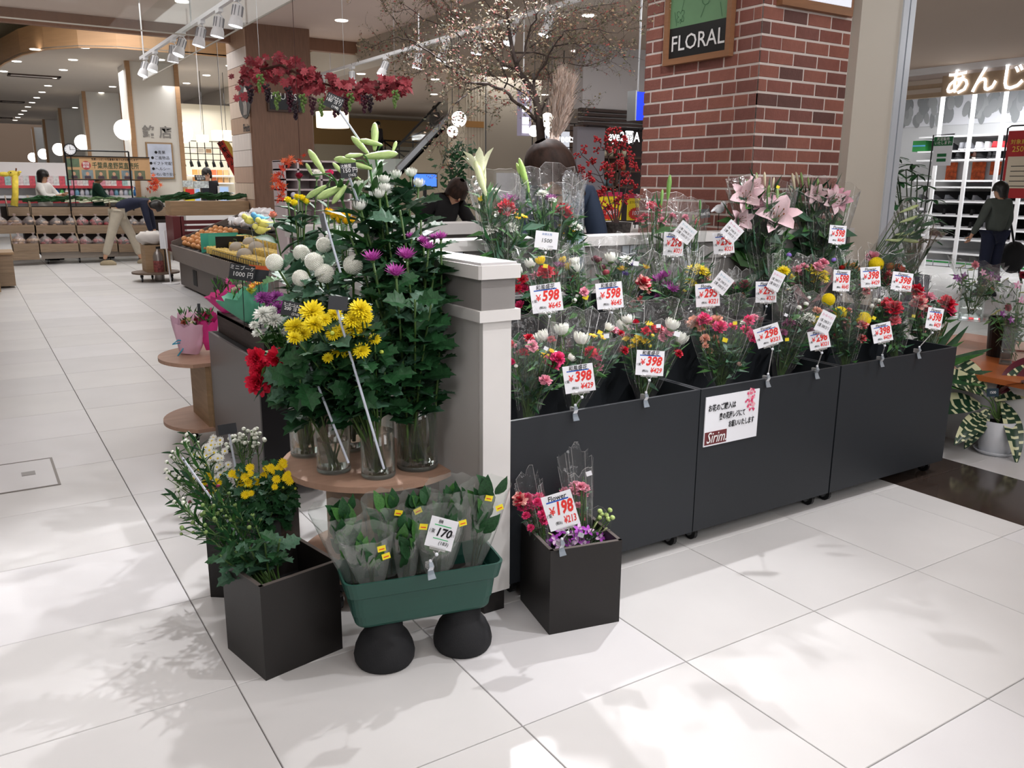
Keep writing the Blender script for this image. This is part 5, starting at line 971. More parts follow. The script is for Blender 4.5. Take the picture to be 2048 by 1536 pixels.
# ---------------------------------------------------------------- white price cards on clear clips
def pcard(lab, c_, y, w, h, rot, style, lines, clip=None, clipy=None, grp=None, zoff=0, cz=None):
    """c_: card centre px at the plane y; w,h: px; clip: px of the clip on the rim below"""
    p = oy(*c_, y) if cz is None else fl(*c_, cz); D = (p-CC).dot(CF); s = D/F_; t = thing('price_card', lab, 'price card', p-V((0, 0, h*s/2)), grp)
    f = Matrix.Translation(p) @ aim((0, 0, 0), V((-.50, -.84, .16)), (0, 0, 1)) @ Matrix.Rotation(math.radians(rot), 4, 'Z'); W, H = w*s, h*s
    MB().bx(-W/2, W/2, -H/2, H/2, -.0008, .0008, T=f).build('card', CARD, t)
    def tx(s_, m_, x, yy, hh, wm, sh=0, b=.0): text(s_, m_, t, f, x*W, yy*H, hh*H, b, sh, .0012, wmax=wm*W)
    if style == 'flower':
        MB().bx(-W*.38, W*.36, H*.275, H*.315, .0008, .0012, T=f).build('blue_underline', INKB, t)
        tx(lines[0], INKK, 0, .38, .20, .62, .15, .01); tx('¥', INKR, -.27, .02, .32, .2, .1, .01); tx(lines[1], INKR, .12, .06, .50, .58, .25, .035)
        tx('1束', INKK, -.40, -.08, .13, .16); tx('¥'+lines[2], INKR, .22, -.30, .28, .42, .25, .02); tx('(税込)', INKK, -.16, -.33, .10, .22, 0, .01)
    elif style == 'hand':
        tx(lines[0], mat('ink_pale', '#7fb7c9', .6) if lines[3] == 'b' else mat('ink_rose', '#e58fb4', .6), 0, .30, .17, .8); tx(lines[1], INKK, .0, .04, .17, .75, 0, .0); tx(lines[2], INKK, .02, -.20, .19, .8, 0, .004)
    elif style == 'green':
        tx('榊', INKK, -.12, .36, .16, .3, 0, .0); MB().bx(-W*.32, W*.30, H*.235, H*.265, .0008, .0012, T=f).build('green_line', INKG, t); MB().bx(-W*.26, W*.30, -H*.205, -H*.18, .0008, .0012, T=f).build('green_line', INKG, t)
        tx('1束', INKK, -.36, .02, .16, .2); tx('170', INKK, .06, .02, .38, .55, .2, .03); tx('(183)', INKK, .16, -.32, .16, .42, .1, .003); tx('ヨリ', INKK, .41, .0, .12, .12)
    elif style == 'plain':
        tx('お供え用', mat('ink_blue_pale', '#6f8fc4', .6), .0, .32, .15, .6); tx('1500', INKK, .0, -.05, .33, .62, .1, .002); tx('(1620)', mat('ink_grey', '#8a8f96', .6), .2, -.36, .12, .3)
    MB().bx(-W*.30, W*.30, -H/2-.006, -H/2+.004, -.002, .003, T=f).build('holder', CLEARP, t)
    q = f @ V((0, -H/2-.006, 0)); r1 = f @ V((.002, -H/2-.018, 0)); MB().ball(r1, .0055, 10, 6).build('ball_joint', mat('joint_white', '#e4e8f0', .3), t, smooth=True)
    MB().tube([q+V((-.012, 0, 0)), r1, q+V((.012, 0, 0))], .0015, 5).build('yoke', CLEARP, t)
    if clip:
        cp = oy(*clip, clipy if clipy else 2.276) if clipy != 'z' else fl(*clip, .29); tp = cp+V((0, -.004, .022))
        MB().tube([r1, tp], .0022, 6).build('rod', CLEARP, t); MB().ball(tp, .005, 10, 6).build('ball_joint', mat('joint_white', '#e4e8f0', .3), t, smooth=True)
        F = aim(cp, (0, -1, 0)); mb = MB(); prof = [(0, .018, .006), (.0, .006, .012), (0, -.008, .004), (0, -.02, .008), (0, -.032, .014)]
        for i in range(4):
            (_, y0_, z0_), (_, y1_, z1_) = prof[i], prof[i+1]; w0, w1 = (.006, .008, .009, .011, .013)[i:i+2]
            mb.add([F @ V(a) for a in ((-w0, y0_, z0_), (w0, y0_, z0_), (w1, y1_, z1_), (-w1, y1_, z1_), (-w0, y0_, z0_-.003), (w0, y0_, z0_-.003), (w1, y1_, z1_-.003), (-w1, y1_, z1_-.003))], [(0, 1, 2, 3), (7, 6, 5, 4), (0, 3, 7, 4), (1, 5, 6, 2)])
        mb.build('clip', mat('clip_clear', '#aeb9c4', .15, trans=.55), t); MB().bx(-.006, .006, -.006, .012, -.02, .004, T=F).build('clip_jaw', CLEARP, t)
    elif clipy: MB().tube([r1, r1+V((0, .03, -clipy))], .002, 5).build('rod', CLEARP, t)
    return t
WF, FW = '和風盛花', 'Flower'
pcard('card reading 398 and 429 at the front left, lowest of the white cards', (1158, 757), 2.25, 61, 55, 8, 'flower', (WF, '398', '429'), (1149, 822))
pcard('card reading 398 and 429 before the yellow button bouquet', (1300, 726), 2.25, 56, 50, -3, 'flower', (WF, '398', '429'), (1290, 796))
pcard('card reading 598 and 645 nearest the white divider', (1093, 596), 2.60, 62, 56, 8, 'flower', (WF, '598', '645'), None, .14)
pcard('card reading 598 and 645, second from the divider', (1219, 591), 2.60, 53, 52, 6, 'flower', (WF, '598', '645'), None, .14)
pcard('card reading Flower 298 before the yellow mums, half under a tilted handwritten card', (1415, 590), 2.60, 48, 46, 4, 'flower', (FW, '298', '321'), None, .14)
pcard('card reading Flower 298 in the middle rear row under a blue glare', (1532, 584), 2.60, 42, 42, 1, 'flower', (FW, '298', '321'), None, .14)
pcard('upper card reading Flower 298 against the rail, left one', (1347, 488), 2.98, 40, 46, -3, 'flower', (FW, '298', '321'), None, .3)
pcard('upper card reading Flower 298 against the rail, right one', (1447, 486), 2.98, 42, 42, 5, 'flower', (FW, '298', '321'), None, .3)
pcard('upper card reading 598 and 645 beside the pale pillar', (1675, 469), 2.98, 34, 36, -4, 'flower', (FW, '598', '645'), None, .3)
pcard('card reading Flower 598 before the orange roses', (1683, 561), 2.60, 34, 42, -2, 'flower', (FW, '598', '645'), None, .14)
pcard('card reading Flower 398 left of the yellow pompon rear bouquet', (1741, 554), 2.60, 40, 40, 4, 'flower', (FW, '398', '429'), None, .14)
pcard('card reading Flower 398 furthest right in the rear row', (1804, 563), 2.60, 42, 36, -7, 'flower', (FW, '398', '429'), None, .14)
pcard('tilted card reading 298 and 321 below a yellow sticker in front', (1536, 671), 2.25, 52, 40, 18, 'flower', (FW, '298', '321'), (1534, 758))
pcard('card reading 298 and 321 with its clip on the middle bin at the right', (1638, 679), 2.25, 42, 38, 12, 'flower', (FW, '298', '321'), (1632, 742))
pcard('card reading Flower 398 at the front of the right bin', (1764, 665), 2.25, 40, 38, 12, 'flower', (FW, '398', '429'), (1762, 719))
pcard('card reading 398 furthest right on the right bin rim', (1869, 637), 2.25, 32, 42, -8, 'flower', (FW, '398', '429'), (1836, 703))
pcard('large card reading Flower 198 and 213 over the black cube box', (1121, 1021), 2.02, 62, 72, 17, 'flower', (FW, '198', '213'), (1122, 1090), 2.012)
pcard('white card reading 170 with green lines on the green planter', (883, 1067), 1.99, 55, 62, -15, 'green', (), (860, 1135), 2.03)
pcard('plain white card reading 1500 between the tall lily bouquets', (1093, 480), 2.95, 46, 34, -6, 'plain', (), None, .25)
for i, (x, y, yy, w, h, rot, k) in enumerate(((1370, 465, 2.94, 38, 34, -38, 'b'), (1464, 463, 2.94, 36, 34, -42, 'r'), (1444, 566, 2.57, 34, 38, -38, 'b'), (1552, 562, 2.57, 26, 38, -25, 'r'), (1650, 645, 2.22, 30, 44, -25, 'r'))):
    lab = ('tilted handwritten 298 and 500 card over the left upper card', 'tilted handwritten card over the right upper card, touching the pink lilies', 'tilted handwritten 298 and 500 card over the middle rear card', 'narrow tilted handwritten card before the mauve bouquet', 'tall tilted handwritten card before the yellow pompons')[i]
    pcard(lab, (x, y), yy, w, h, rot, 'hand', ('カーネーション', '1束 298ヨリ', '2束 500ヨリ', k))
# ================================================================ MARKET AT THE LEFT
TRAY = OAKH
def tray(lab, px0, px1, pt, pb, y, dep=.34, grp='wooden display trays of the vegetable stand'):
    a, b = oy(px0, pb, y), oy(px1, pt, y); zt = b.z; zb = a.z; x0, x1 = a.x, b.x
    t = thing('display_tray', lab, 'tray', ((x0+x1)/2, y, zb), grp)
    MB().bx(x0+.01, x1-.01, y, y+.02, zb, zb+(zt-zb)*.72).build('front_board', TRAY, t)
    for x in (x0+.005, x1-.02): MB().add([(x, y, zb), (x+.015, y, zb), (x+.015, y+dep, zb+.12), (x, y+dep, zb+.12), (x, y, zt), (x+.015, y, zt), (x+.015, y+dep, zt+.14), (x, y+dep, zt+.14)], [(0, 1, 2, 3), (4, 7, 6, 5), (0, 4, 5, 1), (2, 6, 7, 3), (0, 3, 7, 4), (1, 5, 6, 2)]).build('side_board', TRAY, t)
    MB().add([(x0+.02, y+.02, zb+.02), (x1-.02, y+.02, zb+.02), (x1-.02, y+dep, zb+.13), (x0+.02, y+dep, zb+.13), (x0+.02, y+.02, zb), (x1-.02, y+.02, zb), (x1-.02, y+dep, zb+.11), (x0+.02, y+dep, zb+.11)], [(0, 1, 2, 3), (7, 6, 5, 4), (0, 4, 5, 1), (2, 6, 7, 3), (0, 3, 7, 4), (1, 5, 6, 2)]).build('base_board', TRAY, t)
    return x0, x1, zb, zt
YS = 16.75
t = thing('stand_frame', 'dark stepped frame carrying the wooden vegetable trays, on castors', 'stand frame', (2.2, 17.0, 0))
a0, a1 = oy(18, 527, YS).x, oy(352, 527, YS).x
MB().bx(a0+.5, a1, YS+.06, YS+.78, .16, .36).build('lower_shelf', mat('stand_dark', '#241b18', .7), t); MB().bx(a0+.3, a1, YS+.34, YS+.78, .36, .72).build('middle_shelf', MATS['stand_dark'], t); MB().bx(a0, a1, YS+.62, YS+.78, .72, .98).build('upper_shelf', MATS['stand_dark'], t)
MB().bx(a0+.5, a1, YS+.03, YS+.06, .10, .24).build('kick_board', mat('kick_grey', '#8a8178', .6), t)
for k in range(5): castor(t, a0+.6+k*.5, YS+.2, .05)
rows = []
for i, (a, b) in enumerate(((15, 60), (62, 142), (142, 221), (221, 300), (300, 352))): rows.append(('top', i, tray('wooden vegetable tray in the top tier, %s' % ('far left block', 'first holding dark greens', 'second holding leeks', 'third with pale leeks behind the bending man', 'last under the white pier')[i], a, b, 407, 432, YS+.52)))
for i, (a, b) in enumerate(((-12, 70), (71, 152), (153, 231), (232, 300))): rows.append(('mid', i, tray('wooden vegetable tray in the middle tier, %s' % ('leftmost with mushrooms', 'second with clear packs', 'third with red onion nets', 'last behind the bending man')[i], a, b, 443, 468, YS+.26)))
for i, (a, b) in enumerate(((25, 79), (79, 158), (159, 236), (236, 292))): rows.append(('low', i, tray('wooden vegetable tray in the bottom tier, %s' % ('leftmost with potatoes', 'second with red packs', 'third with bagged radishes', 'last under the bending man')[i], a, b, 480, 505, YS)))
t = obj('end_block', MB().bx(oy(20, 520, YS).x, oy(80, 520, YS).x, YS-.02, YS+.3, .10, oy(20, 505, YS).z).mesh('end_block', OAKH), None, None, label='plain oak end block below the bottom left vegetable tray', cat='block')
RMat = mat('onion_red', '#8e2f38', .35, var=.2); POT = mat('potato', '#b09a78', .7, var=.2); NET = film('net_film', (1, .9, .9, 1), .08, .1, .2, 40, .6)
onion = MB().ball((0, 0, 0), (1, 1, .85), 10, 7).tube([(0, 0, .8), (0, 0, 1.2)], [.2, .05], 5).mesh('onion', RMat, True)
potm = MB().ball((0, 0, 0), (1.2, .9, .8), 8, 6).mesh('potato', POT, True)
def netbag(x, y, z, lab, grp, me, nm, s=.045, n=6):
    t = thing('net_bag', lab, 'bag', (x, y, z), grp)
    for k in range(n): obj(nm, me, t, Matrix.Translation((x+R(-.07, .07), y+R(-.05, .05), z+.04+.05*(k % 2))) @ Matrix.Diagonal((s, s, s, 1)))
    MB().lathe([(.02, .0), (.11, .03), (.12, .09), (.06, .15), (.012, .18), (.03, .22)], 12, T=Matrix.Translation((x, y, z))).build('film', NET, t, smooth=True)
def greens(x, y, z, w, lab, grp, m0, m1, L=.34):
    t = thing('leek_bundle', lab, 'vegetables', (x, y, z), grp); m = MB(); g = MB()
    for k in range(9):
        xx = x+R(-w, w)*.5; zz = z+.03+R(0, .05); m.tube([(xx-.16, y+R(-.05, .05), zz), (xx+.02, y+R(-.03, .03), zz+.02)], .013, 6); g.tube([(xx+.02, y, zz+.02), (xx+.1, y+R(-.04, .04), zz+.05), (xx+.2, y+R(-.08, .08), zz+.04)], [.014, .02, .004], 5)
    m.build('white_stalks', m0, t, kind='stuff'); g.build('green_tops', m1, t, kind='stuff')
PALE = mat('leek_white', '#dfe3cb', .4); LKG = mat('leek_green', '#56744a', .5, var=.2)
for tier, i, (x0, x1, zb, zt) in rows:
    y = {'top': YS+.52, 'mid': YS+.26, 'low': YS}[tier]+.16; zz = zb+.07; n = int((x1-x0)/.17)
    for k in range(n):
        x = x0+.12+k*(x1-x0-.2)/max(1, n-1)
        if tier == 'top':
            if i in (2, 3): greens(x, y-.05, zz+.13, .1, 'bundle of leeks, white stalks to the left, on the top tier', 'leeks on the top tier', PALE, LKG)
            elif i in (1, 4): greens(x, y-.05, zz+.14, .2, 'dark leafy greens in clear bags on the top tier', 'dark greens on the top tier', LEAFD, LEAFD)
        elif tier == 'mid':
            if i == 2: netbag(x, y-.05, zz+.05, 'clear bag of red onions, knotted on top', 'red onion bags', onion, 'onion')
            elif i == 0: netbag(x, y-.05, zz+.04, 'clear bag of pale mushrooms in the middle tier', 'mushroom bags', potm, 'mushroom', .03)
            else: netbag(x, y-.05, zz+.03, 'low clear pack of root vegetables in the middle tier', 'root vegetable packs', potm, 'root', .032, 4)
        else: netbag(x, y-.05, zz+.03, 'clear bag of %s in the bottom tier' % ('potatoes' if i == 0 else 'small red radishes'), 'potato bags' if i == 0 else 'radish bags', potm if i == 0 else onion, 'potato' if i == 0 else 'radish', .04)
# wide banner on a black tube frame
yb = YS+.45; A, B = oy(130, 312, yb), oy(303, 370, yb); zt, zb, x0, x1 = A.z, oy(133, 359, yb).z, A.x, B.x
t = thing('farm_banner', 'wide tan banner for local vegetables with farmer portraits on a black tube frame', 'banner', ((x0+x1)/2, yb, zb))
MB().bx(x0, x1, yb-.01, yb+.01, zb, zt).build('board', mat('banner_tan', '#c19b72', .6, var=.05), t)
m = MB(); m.tube([(x0, yb-.03, .9), (x0, yb-.03, zt+.06), (x0+.02, yb-.03, zt+.1), (x1-.35, yb-.03, zt+.1)], .014, 8); m.tube([(x1-.35, yb-.03, .9), (x1-.35, yb-.03, zt+.1)], .014, 8); m.tube([(x0, yb-.03, zb), (x1, yb-.03, zb)], .01, 6); m.tube([(x0, yb-.03, zt), (x1, yb-.03, zt)], .01, 6); m.build('tube_frame', BLACKM, t)
W = x1-x0; H = zt-zb; fr = WALLF(((x0+x1)/2, yb-.011, (zt+zb)/2), (0, -1, 0))
text('千葉県産野菜直売所', mat('ink_green_dark', '#2e4a36', .6), t, fr, W*.08, H*.10, H*.30, .01, wmax=W*.56); text('熱意いっぱいの生産者の皆さんがお届けします!', INKK, t, fr, W*.08, H*.38, H*.11, .01, wmax=W*.56)
MB().prism([(-W*.27+.075*math.cos(a/8*math.pi), H*.12+.075*math.sin(a/8*math.pi)) for a in range(16)], .0005, .002, T=fr).build('red_seal', mat('seal_red', '#a8353a', .6), t); text('朝採\n新鮮', INKW, t, fr, -W*.27, H*.12, .055, z=.004)
for k in range(7):
    cx, cy, w2, h2 = ((-W*.42+k*W*.157, -H*.27, W*.066, H*.19) if k < 6 else (-W*.42, H*.22, W*.075, H*.18))
    g = mat('print_field_%d' % (k % 3), ('#5d6f58', '#7a8a8f', '#6b705a')[k % 3], .7, var=.3, scale=10)
    MB().bx(cx-w2, cx+w2, cy-h2, cy+h2, .0005, .0015, T=fr).build('portrait', g, t)
    if k < 6: MB().ball((0, 0, 0), (.028, .034, .001), 10, 6, T=fr @ Matrix.Translation((cx, cy+.01, .002))).bx(cx-.05, cx+.05, cy-h2, cy-.025, .0016, .002, 1, fr).build('portrait_figure', [SKIN, mat('print_cloth', '#4a3a44', .7)], t)
# wall clock on a stalk, small boxes of goods, shelves behind
p = oy(140, 299, YS+.4); t = thing('round_clock', 'round white clock with a black rim above the banner corner', 'clock', p-V((0, 0, .1)))
f = WALLF(p, (0, -1, 0)); MB().lathe([(.10, 0), (.105, .012), (.09, .02), (.088, .008), (0, .008)], 28, T=f).build('rim', BLACKM, t, smooth=True); MB().prism([(.088*math.cos(a/12*math.pi), .088*math.sin(a/12*math.pi)) for a in range(24)], .008, .012, T=f).build('dial', CARD, t)
MB().bx(-.004, .004, -.01, .055, .013, .015, T=f).build('hour_hand', INKK, t); MB().bx(0, .065, -.003, .003, .013, .015, T=f).build('minute_hand', INKK, t)
for k in range(12): MB().bx(-.003, .003, .07, .082, .013, .014, T=f @ Matrix.Rotation(k*math.pi/6, 4, 'Z')).build('hour_mark', INKK, t)
MB().tube([p+V((0, .01, -.1)), V((p.x, YS+.42, .98))], .008, 6).build('stalk', BLACKM, t)
yg = 18.15; t = thing('goods_shelf', 'red and white edged shop shelf behind the vegetable stand', 'shelf', (1.6, yg, 0))
for k, pz in enumerate((372, 392, 402)):
    z = oy(100, pz, yg).z; MB().bx(-.2, 2.85, yg, yg+.35, z-.02, z).build('shelf_board', WHM, t); MB().bx(-.2, 2.85, yg-.01, yg, z-.04, z+.01).build('price_rail', mat('rail_red', '#d6555f', .5) if k != 1 else CARD, t)
MB().bx(-.2, 2.85, yg+.35, yg+.38, .4, 1.75).build('back_panel', WHM, t)
BC = ['#3f7fc4', '#57b45e', '#e9e9ef', '#d9a4c4', '#7fb8d8', '#e6e2ea', '#cfd9ee', '#a4c8b8']
bot = {}
for k in range(17):
    h = BC[k % 8]
    if h not in bot: bot[h] = MB().lathe([(.0, 0), (.035, 0), (.04, .06), (.03, .11), (.012, .125), (.012, .15), (.02, .155), (.02, .17), (0, .17)], 10).mesh('bottle', mat('bottle_%s' % h.strip('#'), h, .3), True)
    x = oy(115, 390, yg).x+k*.085; obj('bottle', bot[h], None, Matrix.Translation((x, yg+.06, oy(100, 392, yg).z)), label='small %s spray bottle in the shelf row behind the banner' % ('blue', 'green', 'white', 'pink', 'pale blue', 'ivory', 'pale violet', 'mint')[k % 8], cat='bottle', group='spray bottles, %s' % ('blue', 'green', 'white', 'pink', 'pale blue', 'ivory', 'pale violet', 'mint')[k % 8])
pk = [MB().cbx(0, 0, .09, .10, .05, .18, b=.008).mesh('packet', mat('packet_%s' % h.strip('#'), h, .4, var=.3, scale=25)) for h in ('#e6a3b4', '#d9606f', '#f0d9dd', '#a9cfcf', '#dfe5ea')]
for k in range(30):
    c_ = ('pink', 'red', 'blush', 'teal', 'pale')[k*7 % 5]; obj('packet', pk[k*7 % 5], None, Matrix.Translation((-.12+.098*k, yg+.1, oy(100, 372, yg).z)), label='%s packet in the top row of the far goods shelf' % c_, cat='packet', group='%s packets on the far shelf' % c_)
# low left crates with bags, yellow giraffe
t = thing('brown_crate', 'tall brown crate stand cut by the left picture edge', 'crate', (.25, 12.8, 0)); MB().bx(-.25, .30, 12.6, 13.2, .03, .55).build('body', OAK, t); MB().bx(-.27, .32, 12.58, 13.22, .55, .58).build('rim', OAKH, t)
t = thing('brown_crate', 'lower brown crate just right of the crate at the left picture edge', 'crate', (.4, 13.6, 0)); MB().bx(.28, .50, 13.3, 13.9, .03, .45).build('body', OAKH, t); MB().bx(.26, .52, 13.28, 13.92, .45, .48).build('rim', OAK, t)
for k in range(7):
    h = ('#c6c9d2', '#b3404f', '#e3e3e3', '#d98f9a', '#8e2b3c', '#cfd6df', '#d4b89a')[k]; x, y = -.15+.09*(k % 4), 12.75+.25*(k//4)
    obj('snack_bag', MB().ball((0, 0, .07), (.05, .04, .08), 9, 6).add([(-.05, 0, .14), (.05, 0, .14), (.05, 0, .17), (-.05, 0, .17)], [(0, 1, 2, 3)]).mesh('snack_bag', mat('bag_%d' % k, h, .35, var=.25, scale=20), True), None, Matrix.Translation((x, y, .585)), label='%s bag heaped on the left crate' % ('silver', 'red', 'white', 'pink', 'maroon', 'pale blue', 'tan')[k], cat='bag', group='bags on the left crate')
p = oy(18, 395, 16.9); t = thing('giraffe_figure', 'yellow toy giraffe head and neck rising over goods at the left edge', 'toy', (p.x, 16.9, 1.0)); YG = mat('giraffe_yellow', '#e2c94a', .6, var=.2, scale=14)
q = oy(30, 350, 16.9); m = MB().tube([(p.x+.06, 16.9, 1.0), (p.x+.10, 16.9, 1.2), q], [.06, .05, .05], 10); m.build('neck', YG, t, smooth=True)
MB().ball(q+V((-.02, 0, .02)), (.10, .05, .055), 12, 8).ball(q+V((-.16, 0, .01)), (.09, .05, .04), 10, 7).build('head', YG, t, smooth=True)
for s_ in (-.02, .02): MB().tube([q+V((.02, s_, .06)), q+V((.03, s_, .11))], [.008, .012], 6).build('horn', mat('horn_brown', '#7a4a2a', .6), t)
MB().ball(q+V((.07, -.05, .05)), (.03, .015, .02), 8, 5).build('ear', YG, t, smooth=True); MB().ball(q+V((-.06, -.05, .04)), .01, 8, 5).build('eye', BLACKM, t)
# produce case along the aisle
t = thing('produce_case', 'long grey refrigerated produce case with a sloping deck beside the aisle', 'display case', (2.9, 10.2, 0)); CG = mat('case_grey', '#6e625b', .5, var=.05); y0, y1 = 7.2, 12.45
def slab(m, x0, z0, x1, z1, th=.02, a=y0, b=y1): m.add([(x0, a, z0), (x1, a, z1), (x1, b, z1), (x0, b, z0), (x0, a, z0-th), (x1, a, z1-th), (x1, b, z1-th), (x0, b, z0-th)], [(0, 1, 2, 3), (7, 6, 5, 4), (0, 4, 5, 1), (2, 6, 7, 3), (0, 3, 7, 4), (1, 5, 6, 2)]); return m
MB().add([(2.40, y0, .36), (2.40, y1, .36), (2.36, y1, .58), (2.36, y0, .58), (2.43, y0, .36), (2.43, y1, .36), (2.39, y1, .58), (2.39, y0, .58)], [(0, 3, 2, 1), (4, 5, 6, 7), (3, 7, 6, 2), (0, 4, 7, 3), (1, 2, 6, 5)]).build('front_fascia', CG, t)
MB().bx(2.46, 3.4, y0+.02, y1-.02, .03, .40).build('base', mat('case_base', '#5b524d', .5), t)
for k in range(4):
    m = MB(); 
    for j in range(9 if k % 2 else 5): m.bx(2.452, 2.462, 11.6-k*1.1-j*.045, 11.62-k*1.1-j*.045, .10, .30)
    m.build('vent_grille', BLACKM, t)
slab(MB(), 2.42, .54, 3.0, .74).build('lower_deck', mat('deck_black', '#1a1718', .5), t); slab(MB(), 3.0, .78, 3.5, .95).build('upper_deck', MATS['deck_black'], t); MB().bx(3.0, 3.02, y0, y1, .5, .84).build('deck_step', MATS['deck_black'], t)
MB().add([(2.38, y1, .36), (3.5, y1, .36), (3.5, y1, 1.05), (2.38, y1, .62), (2.38, y1+.02, .36), (3.5, y1+.02, .36), (3.5, y1+.02, 1.05), (2.38, y1+.02, .62)], [(0, 1, 2, 3), (7, 6, 5, 4), (0, 3, 7, 4), (3, 2, 6, 7)]).build('end_panel', CG, t)
def zd(x): return .54+(x-2.42)*(.2/.58) if x < 3.0 else .78+(x-3.0)*.34
ORG = mat('onion_tan', '#d99a62', .4, var=.12, scale=12); orm = MB().ball((0, 0, 0), (1, 1, .9), 12, 8).tube([(0, 0, .8), (0, 0, 1.05)], [.15, .05], 5).mesh('persimmon', ORG, True)
for k in range(84):
    i, j = k % 14, k//14; y = 12.2-.085*i; x = 2.50+.082*j; z = zd(x)+.045+(.055 if (i+j) % 3 == 0 else 0)
    obj('persimmon', orm, None, Matrix.Translation((x+R(-.012, .012), y+R(-.012, .012), z)) @ Matrix.Rotation(R(0, 3), 4, 'X') @ Matrix.Diagonal((.04, .04, .04, 1)), label='round orange-tan fruit heaped at the far end of the produce case', cat='fruit', group='heaped orange fruit in the produce case')
TEAL = mat('tray_teal', '#4fb59b', .5)
for k in range(3): 
    y = 11.0-.35*k if k else 11.05; obj('fruit_band', MB().bx(2.46, 2.92, y, y+.012, .56, .80).mesh('fruit_band', TEAL if k < 2 else BLACKM), None, None, label='teal divider strip standing between fruit heaps' if k < 2 else 'black divider strip between the fruit packs', cat='divider', group='dividers in the produce case' if k < 2 else None)
YP = mat('pack_yellow', '#e0c26a', .5, var=.35, scale=30); 
pkm = MB().cbx(0, 0, .03, .15, .11, .06, b=.01).mesh('fruit_pack', [YP]); pfm = MB()
for a in range(12): pfm.ball((-.055+.037*(a % 4), -.035+.035*(a//4), .065), .02, 7, 5)
pfm = pfm.mesh('fruit', YP, True)
for k in range(48):
    i, j = k % 16, k//16; x = 2.50+.18*j; y = 10.6-.135*i
    t = thing('fruit_pack', 'black tray of small yellow and orange fruit in the produce case', 'fruit pack', (x, y, zd(x)+.02), 'fruit packs in the produce case'); obj('tray', pkm, t, Matrix.Translation((x, y, zd(x)+.02))); o = obj('fruit', pfm, t, Matrix.Translation((x, y, zd(x)+.02)), kind='stuff')
MEL = mat('melon', '#b5ab9c', .5, var=.15, scale=40, bump=.2)
mel = MB().ball((0, 0, 0), 1, 18, 12).mesh('melon_body', MEL, True)
for k, (x, y, z_, s_, l_) in enumerate(((2.50, 9.25, 0, .085, 'nearest the case corner'), (2.66, 9.35, 0, .088, 'behind the corner melon'), (2.58, 9.85, .0, .085, 'further along'), (2.74, 9.9, 0, .08, 'beside a price card'))):
    P = Matrix.Translation((x, y, zd(x)+s_)); t = thing('melon', 'round pale netted melon %s in the produce case' % l_, 'melon', (x, y, zd(x)), 'melons in the produce case'); obj('melon_body', mel, t, P @ Matrix.Diagonal((s_, s_, s_, 1))); MB().tube([(x, y, zd(x)+s_*2-.004), (x, y, zd(x)+s_*2+.025), (x-.03, y, zd(x)+s_*2+.03)], .005, 5).build('stalk', STEM, t)
WB = film('white_bag_film', (1, 1, 1, 1), .25, .45, .25, 30, .8); wbm = MB().ball((0, 0, .06), (.09, .10, .07), 14, 8); 
for v in wbm.v: v += rv(.014)
wbm = wbm.mesh('white_bag', mat('white_bag', '#e9e6e8', .3, var=.12, scale=14, bump=.6, bscale=18), True)
for k in range(40):
    i, j = k % 14, k//14; x = 3.12+.14*j; y = 11.9-.30*i+R(-.05, .05); obj('white_bag', wbm, None, Matrix.Translation((x, y, zd(x)+R(0, .05))) @ Matrix.Rotation(R(0, 6), 4, 'Z'), label='crumpled white bag of vegetables on the upper deck of the produce case', cat='bag', group='white bags on the upper deck')
for k in range(12):
    x, y = 2.95+R(-.1, .2), 11.7-.33*k; z = zd(x)+.16; t = thing('shelf_price_tag', 'small white price tag on a stalk standing in the produce case', 'price tag', (x, y, z-.1), 'price tags in the produce case'); MB().bx(-.05, .05, -.03, .03, 0, .002, T=aim((x, y, z), (-.7, -.6, .5))).build('tag', CARD, t); MB().tube([(x, y, z-.12), (x, y, z-.02)], .004, 5).build('stalk', BLACKM, t)
MB_ = MB()
for y in [8.2+.09*k for k in range(22)]: MB_.tube([(2.37, y, .57), (2.37, y, .66)], .003, 4)
MB_.tube([(2.37, 8.2, .66), (2.37, 10.1, .66)], .004, 5).tube([(2.37, 8.2, .61), (2.37, 10.1, .61)], .003, 5)
MB_.build('wire_fence', BLACKM, None, label='low black wire rack edge along the near part of the produce case', cat='wire rack')
t = thing('red_slat_crate', 'dark red slatted crate at the far head of the produce case', 'crate', (2.9, 12.7, .3))
RC = mat('crate_red', '#5e1f24', .5)
for k in range(4): MB().bx(2.55, 3.5, 12.62, 12.64, .62+.075*k, .67+.075*k).build('slat', RC, t)
for x in (2.55, 3.48): MB().bx(x, x+.05, 12.6, 12.66, .03, .95).build('post', RC, t)
MB().bx(2.45, 2.56, 12.6, 13.1, .45, .95).build('side', RC, t); MB().bx(2.5, 3.6, 12.9, 13.3, .95, 1.15).build('top_box', OAK, t)
for k in range(4): greens(2.6+.28*k, 13.1, 1.14, .15, 'dark green bagged cucumbers on the oak box before the posters', 'bagged cucumbers', LEAFD, LEAFD)
